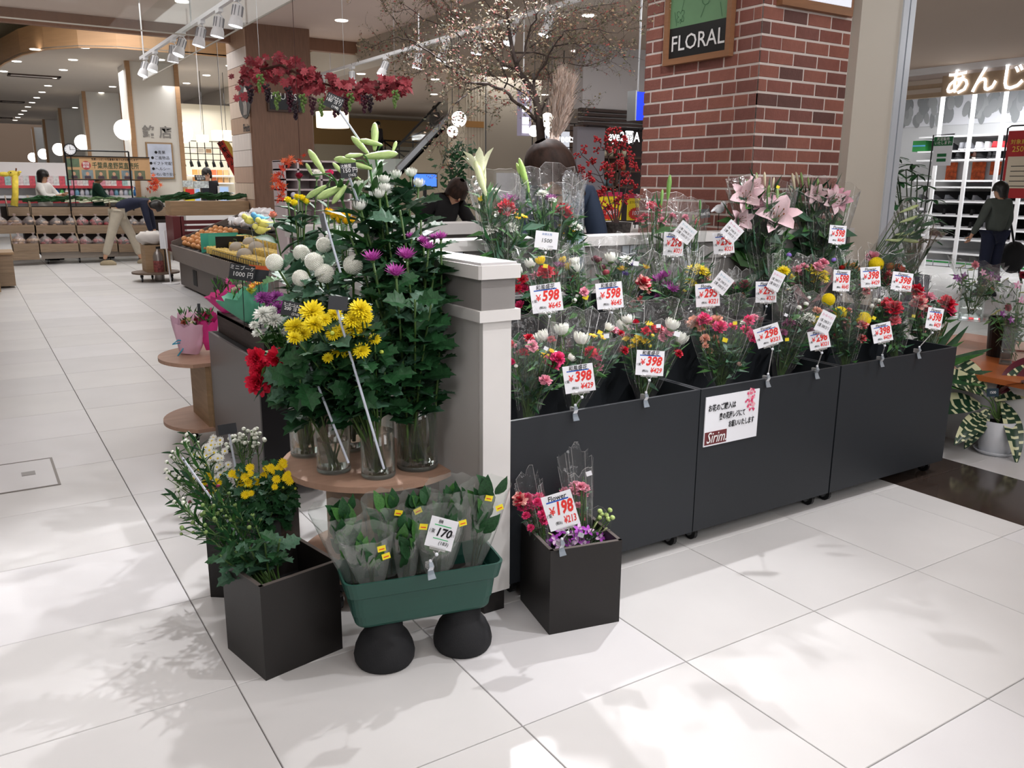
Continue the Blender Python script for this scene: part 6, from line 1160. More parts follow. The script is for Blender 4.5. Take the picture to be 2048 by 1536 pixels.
# trolley, extinguisher, pole sign
t = thing('crate_trolley', 'wooden box on a round dolly with castors, white cloth bundle on top', 'trolley', (2.3, 13.2, 0)); MB().lathe([(0, .11), (.33, .11), (.33, .135), (0, .135)], 28, 2.30, 13.35).build('dolly_board', mat('dolly_brown', '#6b5a4c', .6), t); MB().bx(2.16, 2.50, 13.25, 13.6, .135, .52).build('box', OAK, t)
for x, y in ((2.08, 13.2), (2.48, 13.15), (2.28, 13.55)): castor(t, x, y, .04)
m = MB().ball((2.30, 13.4, .62), (.22, .16, .1), 16, 9)
for v in m.v: v += rv(.02)
t2 = m.build('cloth_bundle', mat('cloth_white', '#d5d0cb', .8), None, smooth=True, label='crumpled white cloth bundle on the wooden trolley box', cat='cloth')
p = fl(320, 562); t = thing('fire_extinguisher', 'silver fire extinguisher standing beside the white pole sign', 'fire extinguisher', p)
MB().lathe([(0, 0), (.065, 0), (.07, .02), (.07, .36), (.05, .42), (.025, .44), (.02, .47), (0, .47)], 20, T=Matrix.Translation(p)).build('cylinder', mat('ext_silver', '#9a9490', .3, .6), t, smooth=True); MB().tube([p+V((0, 0, .46)), p+V((.03, 0, .5)), p+V((.10, 0, .45)), p+V((.1, 0, .1))], .010, 6).build('hose', BLACKM, t); MB().bx(p.x-.02, p.x+.06, p.y-.012, p.y+.012, p.z+.47, p.z+.5).build('handle', BLACKM, t)
MB().lathe([(.0712, .10), (.0712, .30)], 20, T=Matrix.Translation(p)).build('label_band', mat('band_red', '#8a4a48', .5, var=.6, scale=30), t); 
p = fl(342, 568); t = thing('pole_sign', 'thin white pole on a flat foot carrying a small white sign plate', 'sign stand', p); MB().lathe([(0, 0), (.12, 0), (.12, .012), (0, .015)], 20, T=Matrix.Translation(p)).build('foot', WHM, t); MB().tube([p+V((0, 0, .01)), p+V((-.03, 0, .75))], .010, 8).build('pole', WHM, t); MB().bx(-.07, .03, -.0, .012, .50, .86, T=Matrix.Translation(p+V((-.03, 0, 0)))).build('plate', CARD, t)
# register zone
t = thing('register_counter', 'white checkout counter with panels behind the produce case', 'counter', (4.2, 17.6, 0)); yr = 17.3; q0, q1 = oy(370, 410, yr), oy(492, 410, yr)
MB().bx(q0.x, q1.x, yr, yr+.5, 0, .95).build('front', WHM, t); MB().bx(q0.x-.02, q1.x+.02, yr-.03, yr+.53, .95, .98).build('top', CARD, t)
for nm, a, b, m_, lab in (('register_screen', (437, 372), (459, 388), mat('screen_blue', '#9db8dd', .2, emit=.6), 'white framed register monitor with a pale blue screen'), ('register_screen', (388, 376), (402, 396), mat('screen_red', '#8fa9d0', .2, emit=.5), 'small blue register display left of the black pillar box'), ('notice_card', (391, 350), (411, 361), BLACKM, 'black notice card above the register'), ('flower_print_box', (366, 361), (386, 374), mat('print_flowers', '#cdd6dd', .5, var=.5, scale=22), 'white floral boxes stacked left of the register'), ('flower_print_box', (388, 362), (418, 376), MATS['print_flowers'] if 'print_flowers' in MATS else CARD, 'wide white floral box under the black notice card'), ('yellow_poster', (370, 378), (390, 409), YEL, 'yellow and red hanging sale poster in front of the register'), ('dark_cabinet', (404, 376), (420, 408), mat('cab_navy', '#1d232d', .5), 'dark narrow cabinet at the register')):
    a_, b_ = oy(*a, yr+.05), oy(*b, yr+.05)
    if nm != 'yellow_poster': b_.z = min(b_.z, .985) if nm == 'register_screen' else b_.z
    t = thing(nm, lab, nm.split('_')[-1] if nm != 'flower_print_box' else 'box', ((a_.x+b_.x)/2, yr+.05, b_.z)); MB().bx(a_.x, b_.x, yr+.05, yr+.14, b_.z, a_.z).build('body', WHM if 'screen' in nm else m_, t); MB().bx(a_.x+.02, b_.x-.02, yr+.045, yr+.05, b_.z+.02, a_.z-.02).build('face', m_, t)
    if nm == 'notice_card': text('新規会員\n募集中!', INKW, t, WALLF(((a_.x+b_.x)/2, yr+.044, (a_.z+b_.z)/2), (0, -1, 0)), 0, 0, .045)
    if nm == 'yellow_poster': MB().bx(a_.x, b_.x, yr+.04, yr+.045, a_.z-.1, a_.z).build('red_band', INKR, t)
# shelves of lit goods in the far shop, black lattice and lamps
yk = 21.0; a_, b_ = oy(370, 282, yk), oy(470, 405, yk); t = thing('far_shop_wall', 'bright far shop interior with lit shelves behind the register', 'shop', (5, yk, 0)); MB().bx(a_.x-.3, b_.x+.4, yk+.6, yk+.65, 0, 3.2).build('back_wall', mat('shop_cream', '#e8dfc8', .7), t)
for k, pz in enumerate((350, 365, 385)): z = oy(420, pz, yk).z; MB().bx(a_.x, b_.x, yk, yk+.5, z-.03, z).build('shelf_board', WHM, t)
for k in range(16):
    h = ('#e8a05a', '#e9c08a', '#f0e2c0', '#d9744a')[k % 4]; z = oy(420, 350 if k < 8 else 365, yk).z; x = a_.x+.2+(k % 8)*.14; obj('goods_box', MB().cbx(0, 0, .06, .11, .1, .12, b=.01).mesh('goods_box', mat('goods_%s' % h.strip('#'), h, .5)), None, Matrix.Translation((x, yk+.15, z)), label='%s goods box on the lit shelves behind the register' % ('orange', 'peach', 'cream', 'brick red')[k % 4], cat='box', group='%s goods boxes on the lit far shelves' % ('orange', 'peach', 'cream', 'brick red')[k % 4])
yl = 18.6; t = thing('black_lattice', 'hanging black square lattice frame with dark lamps over the register', 'frame', (4.5, yl, 2.0)); m = MB()
xs_ = [oy(px, 300, yl).x for px in (365, 380, 395, 410, 425, 440, 455, 470)]; zs_ = [oy(420, py, yl).z for py in (283, 296, 308, 320)]
for x in xs_: m.tube([(x, yl, zs_[3]), (x, yl, zs_[0])], .010, 4)
for z in zs_: m.tube([(xs_[0], yl, z), (xs_[-1], yl, z)], .010, 4)
for x in xs_[::3]: m.tube([(x, yl, zs_[0]), (x, yl, 3.61)], .006, 4)
m.build('lattice', BLACKM, t, kind='stuff')
for k in range(3):
    x = xs_[1+k]; MB().bx(x+.02, xs_[2+k]-.02, yl+.01, yl+.02, zs_[2]+.02, zs_[1]-.02).build('panel', (WHM, CREAM, WOODF)[k], t)
for k in range(7): MB().tube([(xs_[k], yl, zs_[3]), (xs_[k], yl, zs_[3]-.05), (xs_[k]+.02, yl, zs_[3]-.14)], [.01, .03, .035], 8).build('small_lamp', BLACKM, t)
for (px, py, w, h, lab) in ((405, 277, .10, .06, 'small glowing cylinder lantern left of the larger one'), (446, 271, .19, .08, 'wide glowing drum lantern above the red hanging banner'), (665, 240, .26, .12, 'wide glowing drum lantern right of the wooden pillar')):
    yy = 15.5 if px < 600 else 13.6; p = oy(px, py, yy); t = thing('drum_lantern', lab, 'lamp', p); MB().lathe([(0, -h), (w, -h), (w, h), (0, h)], 26, T=Matrix.Translation(p)).build('shade', mat('lantern_glow', '#fff1d4', .6, emit=1.6), t); MB().tube([p+V((0, 0, h)), V((p.x, p.y, 4.5 if p.x < 5.6 else 3.3))], .006, 4).build('cord', WHM, t)
yv = 14.6; t = thing('kimchi_banner', 'slanting red and yellow hanging cloth banner with black lettering', 'banner', oy(455, 310, yv)); ps = [oy(*q, yv) for q in ((434, 286), (446, 280), (478, 334), (468, 352))]; MB().quad(*ps).build('red_cloth', mat('cloth_red', '#c4403a', .7), t)
ps2 = [oy(*q, yv-.02) for q in ((446, 280), (458, 284), (478, 318), (477, 334))]; MB().quad(*ps2).build('yellow_cloth', mat('cloth_yellow', '#d9b95a', .7), t)
d = (ps[2]-ps[1]).normalized(); cpt = (ps[0]+ps[1]+ps[2]+ps[3])/4; f = Matrix.Translation(cpt+V((0, -.015, 0))) @ aim((0, 0, 0), (0, -1, 0), (0, 0, 1)) @ Matrix.Rotation(math.atan2(d.z, d.x), 4, 'Z')
for k, ch in enumerate('白菜キムチ'): text(ch, INKK, t, f, -.23+.115*k, 0, .085, .02, rot=math.pi/2, name='character')
MB().tube([ps[0]+V((0, 0, 0)), ps[2]+V((.02, 0, .02))], .006, 5).build('pole', BLACKM, t)
MB().tube([ps[1], V((ps[1].x, yv, 4.51))], .004, 4).build('cord', BLACKM, t)
# track lights
def track(lab, x, ya, yb_, z, lamps, zc=3.6):
    t = thing('light_track', lab, 'track', (x, (ya+yb_)/2, z)); MB().bx(x-.018, x+.018, ya, yb_, z-.02, z+.015).build('rail', WHM, t)
    for y in (ya+.2, (ya+yb_)/2, yb_-.2): MB().tube([(x, y, z), (x, y, zc)], .008, 6).build('hanger', WHM, t)
    for k, y in enumerate(lamps):
        t2 = thing('track_spotlight', 'white finned spotlight, number %s from the far end of the %s' % (('one', 'two', 'three', 'four', 'five', 'six', 'seven', 'eight')[k], 'left track' if x < 3 else 'right track'), 'spotlight', (x, y, z-.2), 'spotlights of the '+('left track' if x < 3 else 'right track'))
        a = V((x, y, z-.08)); d = V((-.25+R(-.2, .2), R(-.2, .1), -1)).normalized(); M_ = aim(a, d)
        MB().bx(x-.02, x+.02, y-.06, y+.06, z-.05, z-.02).build('adapter', WHM, t2); MB().tube([(x, y, z-.05), (x+.03, y, z-.09), a], .006, 5).build('arm', WHM, t2)
        MB().lathe([(0, 0), (.035, 0), (.04, .09), (.052, .12), (.06, .17), (.055, .17)], 20, T=M_).build('housing', WHM, t2, smooth=False); MB().lathe([(.054, .165), (0, .165)], 20, T=M_).build('lens', GLOWC, t2)
        m = MB()
        for j in range(8): m.bx(-.002, .002, .03, .046, .01, .09, T=M_ @ Matrix.Rotation(j*math.pi/4, 4, 'Z'))
        m.build('cooling_fins', mat('fin_grey', '#8e8e92', .4), t2, kind='stuff')
track('white ceiling light track over the aisle, left one', 2.08, 6.3, 11.8, 2.9, [11.5, 10.9, 9.9, 9.45, 8.65, 8.0, 7.4])
track('white ceiling light track over the flower shop, right one', 4.6, 5.2, 13.2, 2.95, [12.3, 11.2, 10.1, 9.2, 8.55, 7.85, 7.2, 6.6], 3.3)
# red vine garland with grapes
G0, G1 = dp(480, 160, 6.7), dp(805, 175, 6.4); t = thing('vine_garland', 'hanging red grape-leaf garland with bunches of dark and green grapes', 'garland', (G0+G1)/2)
gp = [dp(*q, 6.6) for q in ((482, 165), (520, 140), (560, 130), (600, 150), (640, 165), (690, 180), (740, 178), (790, 168), (810, 165))]
MB().tube(gp, .01, 6).build('vine', mat('vine_brown', '#4a2a22', .7), t)
for q in (gp[1], gp[5], gp[7]): MB().tube([q, V((q.x, q.y, 3.6))], .0015, 4).build('hanging_wire', STEEL, t)
def vleaf(h):
    mb = MB(); o = [(0, -.1), (.25, -.25), (.5, -.05), (.42, .15), (.75, .3), (.45, .45), (.5, .75), (.2, .62), (0, 1.0), (-.2, .62), (-.5, .75), (-.45, .45), (-.75, .3), (-.42, .15), (-.5, -.05), (-.25, -.25)]
    mb.v = [V((0, .2, .05))]+[V((x, y, -.15*abs(x)+R(-.05, .05))) for x, y in o]; n = len(o)
    for i in range(n): mb.f.append((0, 1+i, 1+(i+1) % n)); mb.m.append(0)
    return mb.mesh('leaf', mat('vine_leaf_'+h.strip('#'), h, .5, var=.25, scale=4))
VL = [vleaf(h) for h in ('#a33a46', '#8a2733', '#b8505a', '#74212b')]
for k in range(290):
    u = R(0, 1); p, d = along(gp, u); w = .12*(1-.55*u); p = p+V((R(-.06, .06), R(-.09, .09), R(-w*1.1, w*.9))); obj('leaf', random.choice(VL), t, aimy(p, rv(1)+V((0, 0, -.4)), V((-.4, -1, .3))+rv(.6), .058*R(.7, 1.25)))
GRP = [mat('grape_black', '#2a1622', .3), mat('grape_green', '#6f8f4a', .3), mat('grape_violet', '#4a1e30', .3)]; gb = []
for g in range(3):
    mb = MB()
    for k in range(34):
        z = -k/34; w = .25*(1-abs(z)*.75); mb.ball((R(-w, w), R(-w, w), z), .085, 6, 4)
    gb.append(mb.mesh('grape_bunch', GRP[g], True))
for (x, y, g) in ((500, 172, 0), (534, 170, 0), (552, 185, 1), (578, 175, 0), (580, 190, 2), (592, 205, 0), (604, 190, 1), (625, 195, 2), (641, 198, 1), (668, 200, 2), (690, 195, 2), (700, 188, 1), (728, 192, 2), (740, 190, 0), (790, 182, 1), (676, 195, 0), (520, 150, 1)):
    p = dp(x, y, 6.45); obj('grape_bunch', gb[g], t, Matrix.Translation(p) @ Matrix.Rotation(R(-.1, .1), 4, 'Y') @ Matrix.Diagonal((.12, .12, .125, 1)))
# red maple leaves and the white cubby shelf
def mleaf(h):
    mb = MB(); o = []
    for k in range(7):
        a = math.radians(-60+k*50-0); o.append((math.sin(a-.22)*.28, math.cos(a-.22)*.28)); L = (1, .9, .8)[abs(k-3) % 3]; o.append((math.sin(a)*L, math.cos(a)*L))
    mb.v = [V((0, 0, 0))]+[V((x, y, R(-.05, .05))) for x, y in o]; n = len(o)
    for i in range(n): mb.f.append((0, 1+i, 1+(i+1) % n)); mb.m.append(0)
    return mb.mesh('leaf', mat('maple_'+h.strip('#'), h, .5))
ML = [mleaf('#e2452c'), mleaf('#ee6b3a')]
t = thing('maple_garland', 'hanging string of bright orange-red maple leaves beside the white cubby shelf', 'garland', dp(566, 390, 5.6)); gp = [dp(*q, 5.6) for q in ((600, 318), (570, 322), (565, 345), (556, 365), (566, 385), (556, 398))]
MB().tube([V((gp[0].x, gp[0].y, 3.6))]+gp, .0022, 4).build('string', mat('vine_brown', '#4a2a22', .7), t)
for k in range(46): p, d = along(gp, R(0, 1)); obj('leaf', ML[k % 2], t, aimy(p+rv(.035), rv(1), V((-.4, -1, .3))+rv(.5), .032*R(.8, 1.2)))
for (x0, y0_, nm) in ((310, 360, 'far'),):
    t = thing('maple_garland', 'pale red maple leaf decoration at the pier foot above the bending man', 'garland', oy(310, 370, 17.6)); gp = [oy(*q, 17.6) for q in ((302, 352), (310, 365), (300, 378), (318, 372))]; MB().tube(gp, .004, 4).build('string', MATS['vine_brown'], t)
    for k in range(22): p, d = along(gp, R(0, 1)); obj('leaf', ML[k % 2], t, aimy(p+rv(.08), rv(1), V((0, -1, .2))+rv(.4), .07))
ysh = 6.2; t = thing('cubby_shelf', 'pale pink-white cubby shelf behind the maple leaves and roses', 'shelf', oy(630, 400, ysh)); CB = mat('cubby_white', '#cfc2c4', .6); a_, b_ = oy(566, 321, ysh), oy(700, 410, ysh); zt = a_.z
for x in (a_.x, oy(594, 330, ysh).x, oy(640, 330, ysh).x, b_.x): MB().bx(x, x+.015, ysh, ysh+.25, .0, zt).build('upright', CB, t)
for pz in (321, 338, 358, 378, 400): z = oy(630, pz, ysh).z; MB().bx(a_.x, b_.x, ysh, ysh+.25, z-.012, z).build('shelf_board', CB, t)
MB().bx(a_.x, b_.x, ysh+.25, ysh+.26, 0, zt).build('back_board', CB, t)
TB = [mat('toy_yellow', '#e4dc72', .6), mat('toy_blue', '#5fa8d8', .6), mat('toy_grey', '#c9c7d6', .6)]
for k, (x, y, g) in enumerate(((500, 440, 0), (518, 437, 1), (527, 447, 0), (521, 460, 0), (596, 396, 2))):
    p = dp(x, y, 3.9 if g < 2 else 4.4); t = thing('toy_bird', 'small %s fluffy toy bird on a wire pick, %s' % (('yellow', 'blue', 'grey')[g], ('leftmost', 'behind the others', 'rightmost', 'lowest', 'near the yellow roses')[k]), 'toy', p, 'toy birds on wire picks')
    MB().ball(p, (.028, .02, .02), 10, 7).ball(p+V((-.026, -.008, .016)), .014, 9, 6).build('body', TB[g], t, smooth=True); MB().tube([p+V((.02, 0, 0)), p+V((.05, .01, .004))], [.01, .003], 5).build('tail', TB[g], t); MB().tube([p, V((p.x+.05, p.y-.02, .76 if g < 2 else .002))], .0015, 4).build('wire_pick', STEEL, t)
# bouquets standing in the dark block and on the far spool table
PK1 = mat('paper_magenta', '#d8358a', .55, var=.1, sub=.1); PK2 = mat('paper_green', '#5fae8e', .55, var=.12, sub=.1); PK3 = mat('paper_pink', '#e6bdd2', .55, var=.08, sub=.15); PK4 = mat('paper_peach', '#e8b59a', .6)
def paperb(lab, base, top, rad, pap, heads, ribbon=None, rb=.022, D=None, grp=None):
    base, top = V(base), V(top); t = thing('paper_bouquet', lab, 'bouquet', base, grp); wrap_mesh(base, top, rad, pap, rb=rb, ruf=.12, lip=.10, levels=7, squash=.85).build('paper_wrap', pap, t, smooth=True)
    for (spec, x, y, r) in heads: p = hd(x, y, D); blossom(spec, p, V((-.3, -.5, .8))+rv(.2), r*D/F_, t)
    m = MB()
    for k in range(30): p = top+rv(rad*.5); d = (V((0, 0, 1))+rv(.8)).normalized(); x_ = d.orthogonal().normalized()*.008; m.add([p, p+d*.02+x_, p+d*.05, p+d*.02-x_], [(0, 1, 2, 3)], 0)
    m.build('foliage', LEAFM, t, kind='stuff')
    if ribbon:
        q = base+(top-base)*ribbon; B_ = mat('ribbon_blue', '#2f9fc0', .35); MB().lathe([(.034, -.008), (.036, 0), (.034, .008)], 16, T=Matrix.Translation(q)).build('ribbon_band', B_, t)
        MB().tube([q+V((-.02, -.03, 0)), q+V((-.07, -.03, .012)), q+V((-.10, -.02, -.01)), q+V((-.02, -.03, 0))], .004, 5).tube([q+V((-.02, -.03, 0)), q+V((-.06, -.04, -.05)), q+V((-.1, -.03, -.10))], .004, 5).build('ribbon_bow', B_, t)
    return t
b0 = fl(378, 708, .48); D = (b0-CC).dot(CF)
paperb('pale pink paper bouquet tied with a blue ribbon on the far spool table', b0, hd(384, 640, D), .105, PK3, [(('rose', '#e8e2b0'), 378, 640, 8), (('rose', '#b0304a'), 392, 640, 7), (('carn', '#b0604a'), 368, 645, 7), (('daisy', '#f3efd8', '#c9b04a'), 385, 645, 6)], ribbon=.40, rb=.05, D=D)
t = thing('paper_clip_pick', 'small wooden clip card stuck in the pale pink bouquet', 'card', hd(398, 625, D)); MB().bx(-.008, .008, -.03, .03, 0, .002, T=aim(hd(398, 618, D-.05), (-.4, -.9, .1))).build('card', SLATE, t); MB().tube([hd(398, 625, D-.05), hd(396, 650, D)], .002, 4).build('pick', OAK, t)
for (lab, bx_, by_, tx_, ty_, rad, pp, hs) in (
   ('magenta paper bouquet with pink chrysanthemum, far end of the dark block', 1.10, 4.45, 448, 585, .10, PK1, [(('spider', '#e86fb0'), 459, 566, 11), (('lilybud', '#a8c06a'), 470, 560, 14), (('carn', '#c9304a'), 505, 560, 8)]),
   ('green felt-wrapped bouquet with orange and lime flowers in the dark block', 1.12, 4.05, 486, 585, .125, PK2, [(('rose', '#f0ead8'), 470, 580, 10), (('rose', '#f0ead8'), 480, 574, 9), (('daisy', '#f0a03a', '#e6c92d'), 505, 572, 9), (('daisy', '#f0a03a', '#e6c92d'), 517, 566, 9), (('mum', '#d9d95a'), 500, 582, 9), (('mum', '#c9dc6a'), 512, 584, 9), (('carn', '#e87a5a'), 494, 586, 6), (('trumpet', '#eef0c8'), 522, 562, 12), (('orchid', '#d92f6a', '#b01f4a'), 498, 560, 9)])):
    b_ = V((bx_, by_, .762)); D = (b_-CC).dot(CF); paperb(lab, b_, hd(tx_, ty_, D), rad, pp, hs, D=D-.02, grp='paper bouquets in the dark block')
b_ = V((1.2, 4.48, .762)); D = (b_-CC).dot(CF); paperb('small hot pink paper bouquet peeking out left of the dark block', fl(420, 700, .5), hd(415, 636, 4.75), .06, PK1, [(('carn', '#e0407a'), 414, 630, 8)], D=4.75)
p = dp(484, 545, 3.75); t = thing('chalk_price_card', 'chalk card reading 1000 above the paper bouquets', 'price card', p); f = aim(p, (-.45, -.86, .2)) @ Matrix.Rotation(-.15, 4, 'Z'); MB().bx(-.055, .055, -.035, .035, -.001, .001, T=f).build('card', SLATE, t); text('ミニブーケ', INKW, t, f, 0, .018, .022); text('1000 円', INKW, t, f, .005, -.010, .028, z=.0018); MB().tube([p+V((0, .004, -.03)), V((p.x+.0, p.y+.02, .77))], .002, 4).build('stick', BLACKM, t)
p = dp(517, 548, 3.8); t = thing('chalk_price_card', 'second chalk card with a rust orange top edge beside the 1000 card', 'price card', p); f = aim(p, (-.45, -.86, .2)) @ Matrix.Rotation(-.1, 4, 'Z'); MB().bx(-.045, .045, -.035, .02, -.001, .001, T=f).build('card', SLATE, t); MB().bx(-.045, .045, .02, .038, -.001, .001, T=f).build('orange_edge', mat('rust_orange', '#c95a2e', .6), t); MB().tube([p+V((0, .004, -.03)), V((p.x, p.y+.02, .77))], .002, 4).build('stick', BLACKM, t)
# ================================================================ PEOPLE
def skin_mesh(name, J, E_, m, sub=1, root=None):
    """J: joint -> (x, y, z, radius); E_: pairs. Skin + subdivision, root first"""
    ks = list(J); 
    if root: ks.remove(root); ks.insert(0, root)
    me = bpy.data.meshes.new(name); me.from_pydata([J[k][:3] for k in ks], [(ks.index(a), ks.index(b)) for a, b in E_], []); o = bpy.data.objects.new(name, me); COL.objects.link(o)
    sk = o.modifiers.new('s', 'SKIN'); sk.use_smooth_shade = True
    for i, k in enumerate(ks):
        r = J[k][3]; r = r if isinstance(r, tuple) else (r, r); me.skin_vertices[0].data[i].radius = r
    me.skin_vertices[0].data[0].use_root = True
    ss = o.modifiers.new('u', 'SUBSURF'); ss.levels = sub
    out = bpy.data.meshes.new_from_object(o.evaluated_get(bpy.context.evaluated_depsgraph_get())); bpy.data.objects.remove(o)
    out.materials.clear(); out.materials.append(m); out.name = name; out.polygons.foreach_set('use_smooth', [True]*len(out.polygons)); return out
def person(label, loc, rz, P, top, legs, hair, shoe=None, hairlong=0, group=None, sc=1., hs=1.):
    """P: joint positions: pel, waist, chest, neck, head, and for L/R sh el wr, hip kn an; facing local -y"""
    t = thing('person', label, 'person', loc, group, rz); W = WM[t.name] @ Matrix.Diagonal((sc, sc, sc, 1)); J = {}
    rad = dict(pel=(.105, .085), waist=(.095, .075), chest=(.115, .085), neck=.048, head0=.05, head=(.074, .088), top=.05)
    H = V(P['head']); hu = P.get('headup', V((0, 0, 1))).normalized(); hf = P.get('face', V((0, -1, 0))).normalized()
    for k in ('pel', 'waist', 'chest', 'neck'): J[k] = (*P[k], rad[k])
    J['chin'] = (*(H-hu*.07+hf*.025), .052); J['brow'] = (*(H+hu*.02), .082); J['crown'] = (*(H+hu*.075), .062)
    E_ = [('pel', 'waist'), ('waist', 'chest'), ('chest', 'neck'), ('neck', 'chin'), ('chin', 'brow'), ('brow', 'crown')]
    for s in 'LR':
        sh, el, wr = V(P['sh'+s]), V(P['el'+s]), V(P['wr'+s]); J['sh'+s] = (*sh, .05); J['el'+s] = (*el, .036); J['wr'+s] = (*wr, .024); d = (wr-el).normalized()
        J['palm'+s] = (*(wr+d*.055), (.034, .018)); E_ += [('chest', 'sh'+s), ('sh'+s, 'el'+s), ('el'+s, 'wr'+s), ('wr'+s, 'palm'+s)]
        J['hip'+s] = (*P['hip'+s], .085); J['kn'+s] = (*P['kn'+s], .055); J['an'+s] = (*P['an'+s], .036); E_ += [('pel', 'hip'+s), ('hip'+s, 'kn'+s), ('kn'+s, 'an'+s)]
    obj('body', skin_mesh('body', J, E_, SKIN, 1, 'pel'), t, W)
    # fingers: four chains of unequal length and a thumb from the side of the palm
    for s in 'LR':
        wr, el = V(P['wr'+s]), V(P['el'+s]); d = (wr-el).normalized(); side = d.cross(V((0, 1, 0.2))).normalized(); n_ = d.cross(side).normalized(); m = MB(); sg = 1 if s == 'L' else -1
        for k, L in enumerate((.072, .08, .075, .06)):
            b_ = wr+d*.065+side*(.024-.016*k)*sg; m.tube([b_, b_+d*L*.4, b_+d*L*.72+n_*.010, b_+d*L*.92+n_*.024], [.009, .0085, .0078, .006], 6)
        b_ = wr+d*.03+side*.026*sg; m.tube([b_, b_+side*.02*sg+d*.022+n_*.01, b_+side*.026*sg+d*.05+n_*.018], [.011, .0095, .007], 6)
        o = m.mesh('fingers', SKIN, True); obj('fingers', o, t, W)
    # face
    F = W @ aim(H, hf, hu); 
    MB().ball((0, -.005, .088), (.011, .019, .016), 8, 6).build('nose', SKIN, t, smooth=True) if False else obj('nose', MB().ball((0, -.01, .092), (.011, .02, .014), 8, 6).mesh('nose', SKIN, True), t, F)
    for x in (-.031, .031): obj('eye', MB().ball((x, .008, .078), (.012, .007, .008), 8, 6).mesh('eye', mat('eye_dark', '#1c1512', .2), True), t, F)
    obj('mouth', MB().ball((0, -.048, .078), (.022, .005, .006), 8, 5).mesh('mouth', mat('lips', '#9c5a50', .5), True), t, F)
    for x in (-.082, .082): obj('ear', MB().ball((x, -.004, 0), (.009, .028, .017), 8, 6).mesh('ear', SKIN, True), t, F)
    # hair: cap round skull, fringe, optional length
    mb = MB(); n, k = 26, 12
    for i in range(k+1):
        for j in range(n):
            a = math.pi*.5*(-.25+1.25*i/k) if False else i/k; w = 2*math.pi*j/n; back = -math.sin(w)   # local +z of F is the face
            low = (-.02 if back < -.35 else (-.085-hairlong*max(0, .6+back*.4)) if back > -.1 else -.05); zt_ = .115; yy = zt_+(low-zt_)*a
            prof = math.sqrt(max(0, 1-((yy-.01)/.108)**2)) if yy > .01 else 1-.10*max(0, -yy-.04)*6*(0 if hairlong else 1)
            r = .094*prof*(1+.02*math.sin(j*7+i)); mb.v.append(V((r*math.cos(w), yy+R(-.001, .001), r*1.12*math.sin(w)-.006)))
    for i in range(k):
        for j in range(n): mb.f.append((i*n+j, (i+1)*n+j, (i+1)*n+(j+1) % n, i*n+(j+1) % n)); mb.m.append(0)
    obj('hair', mb.mesh('hair', hair, True), t, F @ Matrix.Diagonal((hs, hs*1.05, hs, 1)))
    # clothes
    JT = {k: (*J[k][:3], r) for k, r in (('pel', (.150, .118)), ('waist', (.145, .115)), ('chest', (.155, .115)), )}; ET = [('pel', 'waist'), ('waist', 'chest')]
    nk = V(P['chest']).lerp(V(P['neck']), .75); JT['col'] = (*nk, .066); ET.append(('chest', 'col'))
    for s in 'LR':
        sh, el, wr = V(P['sh'+s]), V(P['el'+s]), V(P['wr'+s]); JT['sh'+s] = (*sh, .072); JT['el'+s] = (*el, .056); q = el.lerp(wr, .9); JT['cf'+s] = (*q, .042); ET += [('chest', 'sh'+s), ('sh'+s, 'el'+s), ('el'+s, 'cf'+s)]
    obj('top', skin_mesh('top', JT, ET, top, 2, 'pel'), t, W)
    JL = {'pel': (*P['pel'], (.135, .11))}; EL = []
    for s in 'LR':
        q = V(P['kn'+s]).lerp(V(P['an'+s]), .82); JL['hip'+s] = (*P['hip'+s], .105); JL['kn'+s] = (*P['kn'+s], .078); JL['cf'+s] = (*q, .066); EL += [('pel', 'hip'+s), ('hip'+s, 'kn'+s), ('kn'+s, 'cf'+s)]
    obj('trousers', skin_mesh('trousers', JL, EL, legs, 2, 'pel'), t, W)
    for s in 'LR':
        a = V(P['an'+s]); a.z = 0; m = MB(); b = 0
        loft(m, [[V((p.x*w_, -.055+p.y*l_, z_)) for p in [V((math.cos(q*math.pi/8), math.sin(q*math.pi/8))) for q in range(16)]] for (w_, l_, z_) in ((.043, .13, .0), (.048, .135, .03), (.044, .12, .055), (.036, .07, .085))], cap1=True); obj('shoe', m.mesh('shoe', shoe or BLACKM, True), t, W @ Matrix.Translation(a))
    return t
def stand(**k):
    P = dict(pel=(0, 0, .90), waist=(0, 0, 1.02), chest=(0, .0, 1.25), neck=(0, .005, 1.40), head=(0, -.01, 1.51), shL=(.155, 0, 1.33), shR=(-.155, 0, 1.33), elL=(.20, .03, 1.07), elR=(-.20, .03, 1.07), wrL=(.20, -.06, .84), wrR=(-.20, -.06, .84), hipL=(.085, 0, .86), hipR=(-.085, 0, .86), knL=(.09, -.02, .47), knR=(-.09, -.02, .47), anL=(.09, .01, .07), anR=(-.09, .01, .07)); P.update(k); return P
CL = lambda n, h: mat('cloth_'+n, h, .85, var=.12, scale=6, bump=.15, bscale=30)
# woman at the shoe shop (seen from behind, head turned left)
p = fl(1972, 592)
person('person in a grey-green jacket and navy trousers facing the shoe shelves', (p.x, p.y, 0), math.radians(160), stand(face=V((.75, -.6, 0)), elL=(.24, -.02, 1.08), wrL=(.26, -.14, .86), elR=(-.22, .0, 1.08), wrR=(-.22, -.10, .86)), CL('greygreen', '#4a504b'), CL('navy', '#151b33'), mat('black_hair', '#15110f'), CL('shoe_dark', '#22242a'), .03, sc=.93)
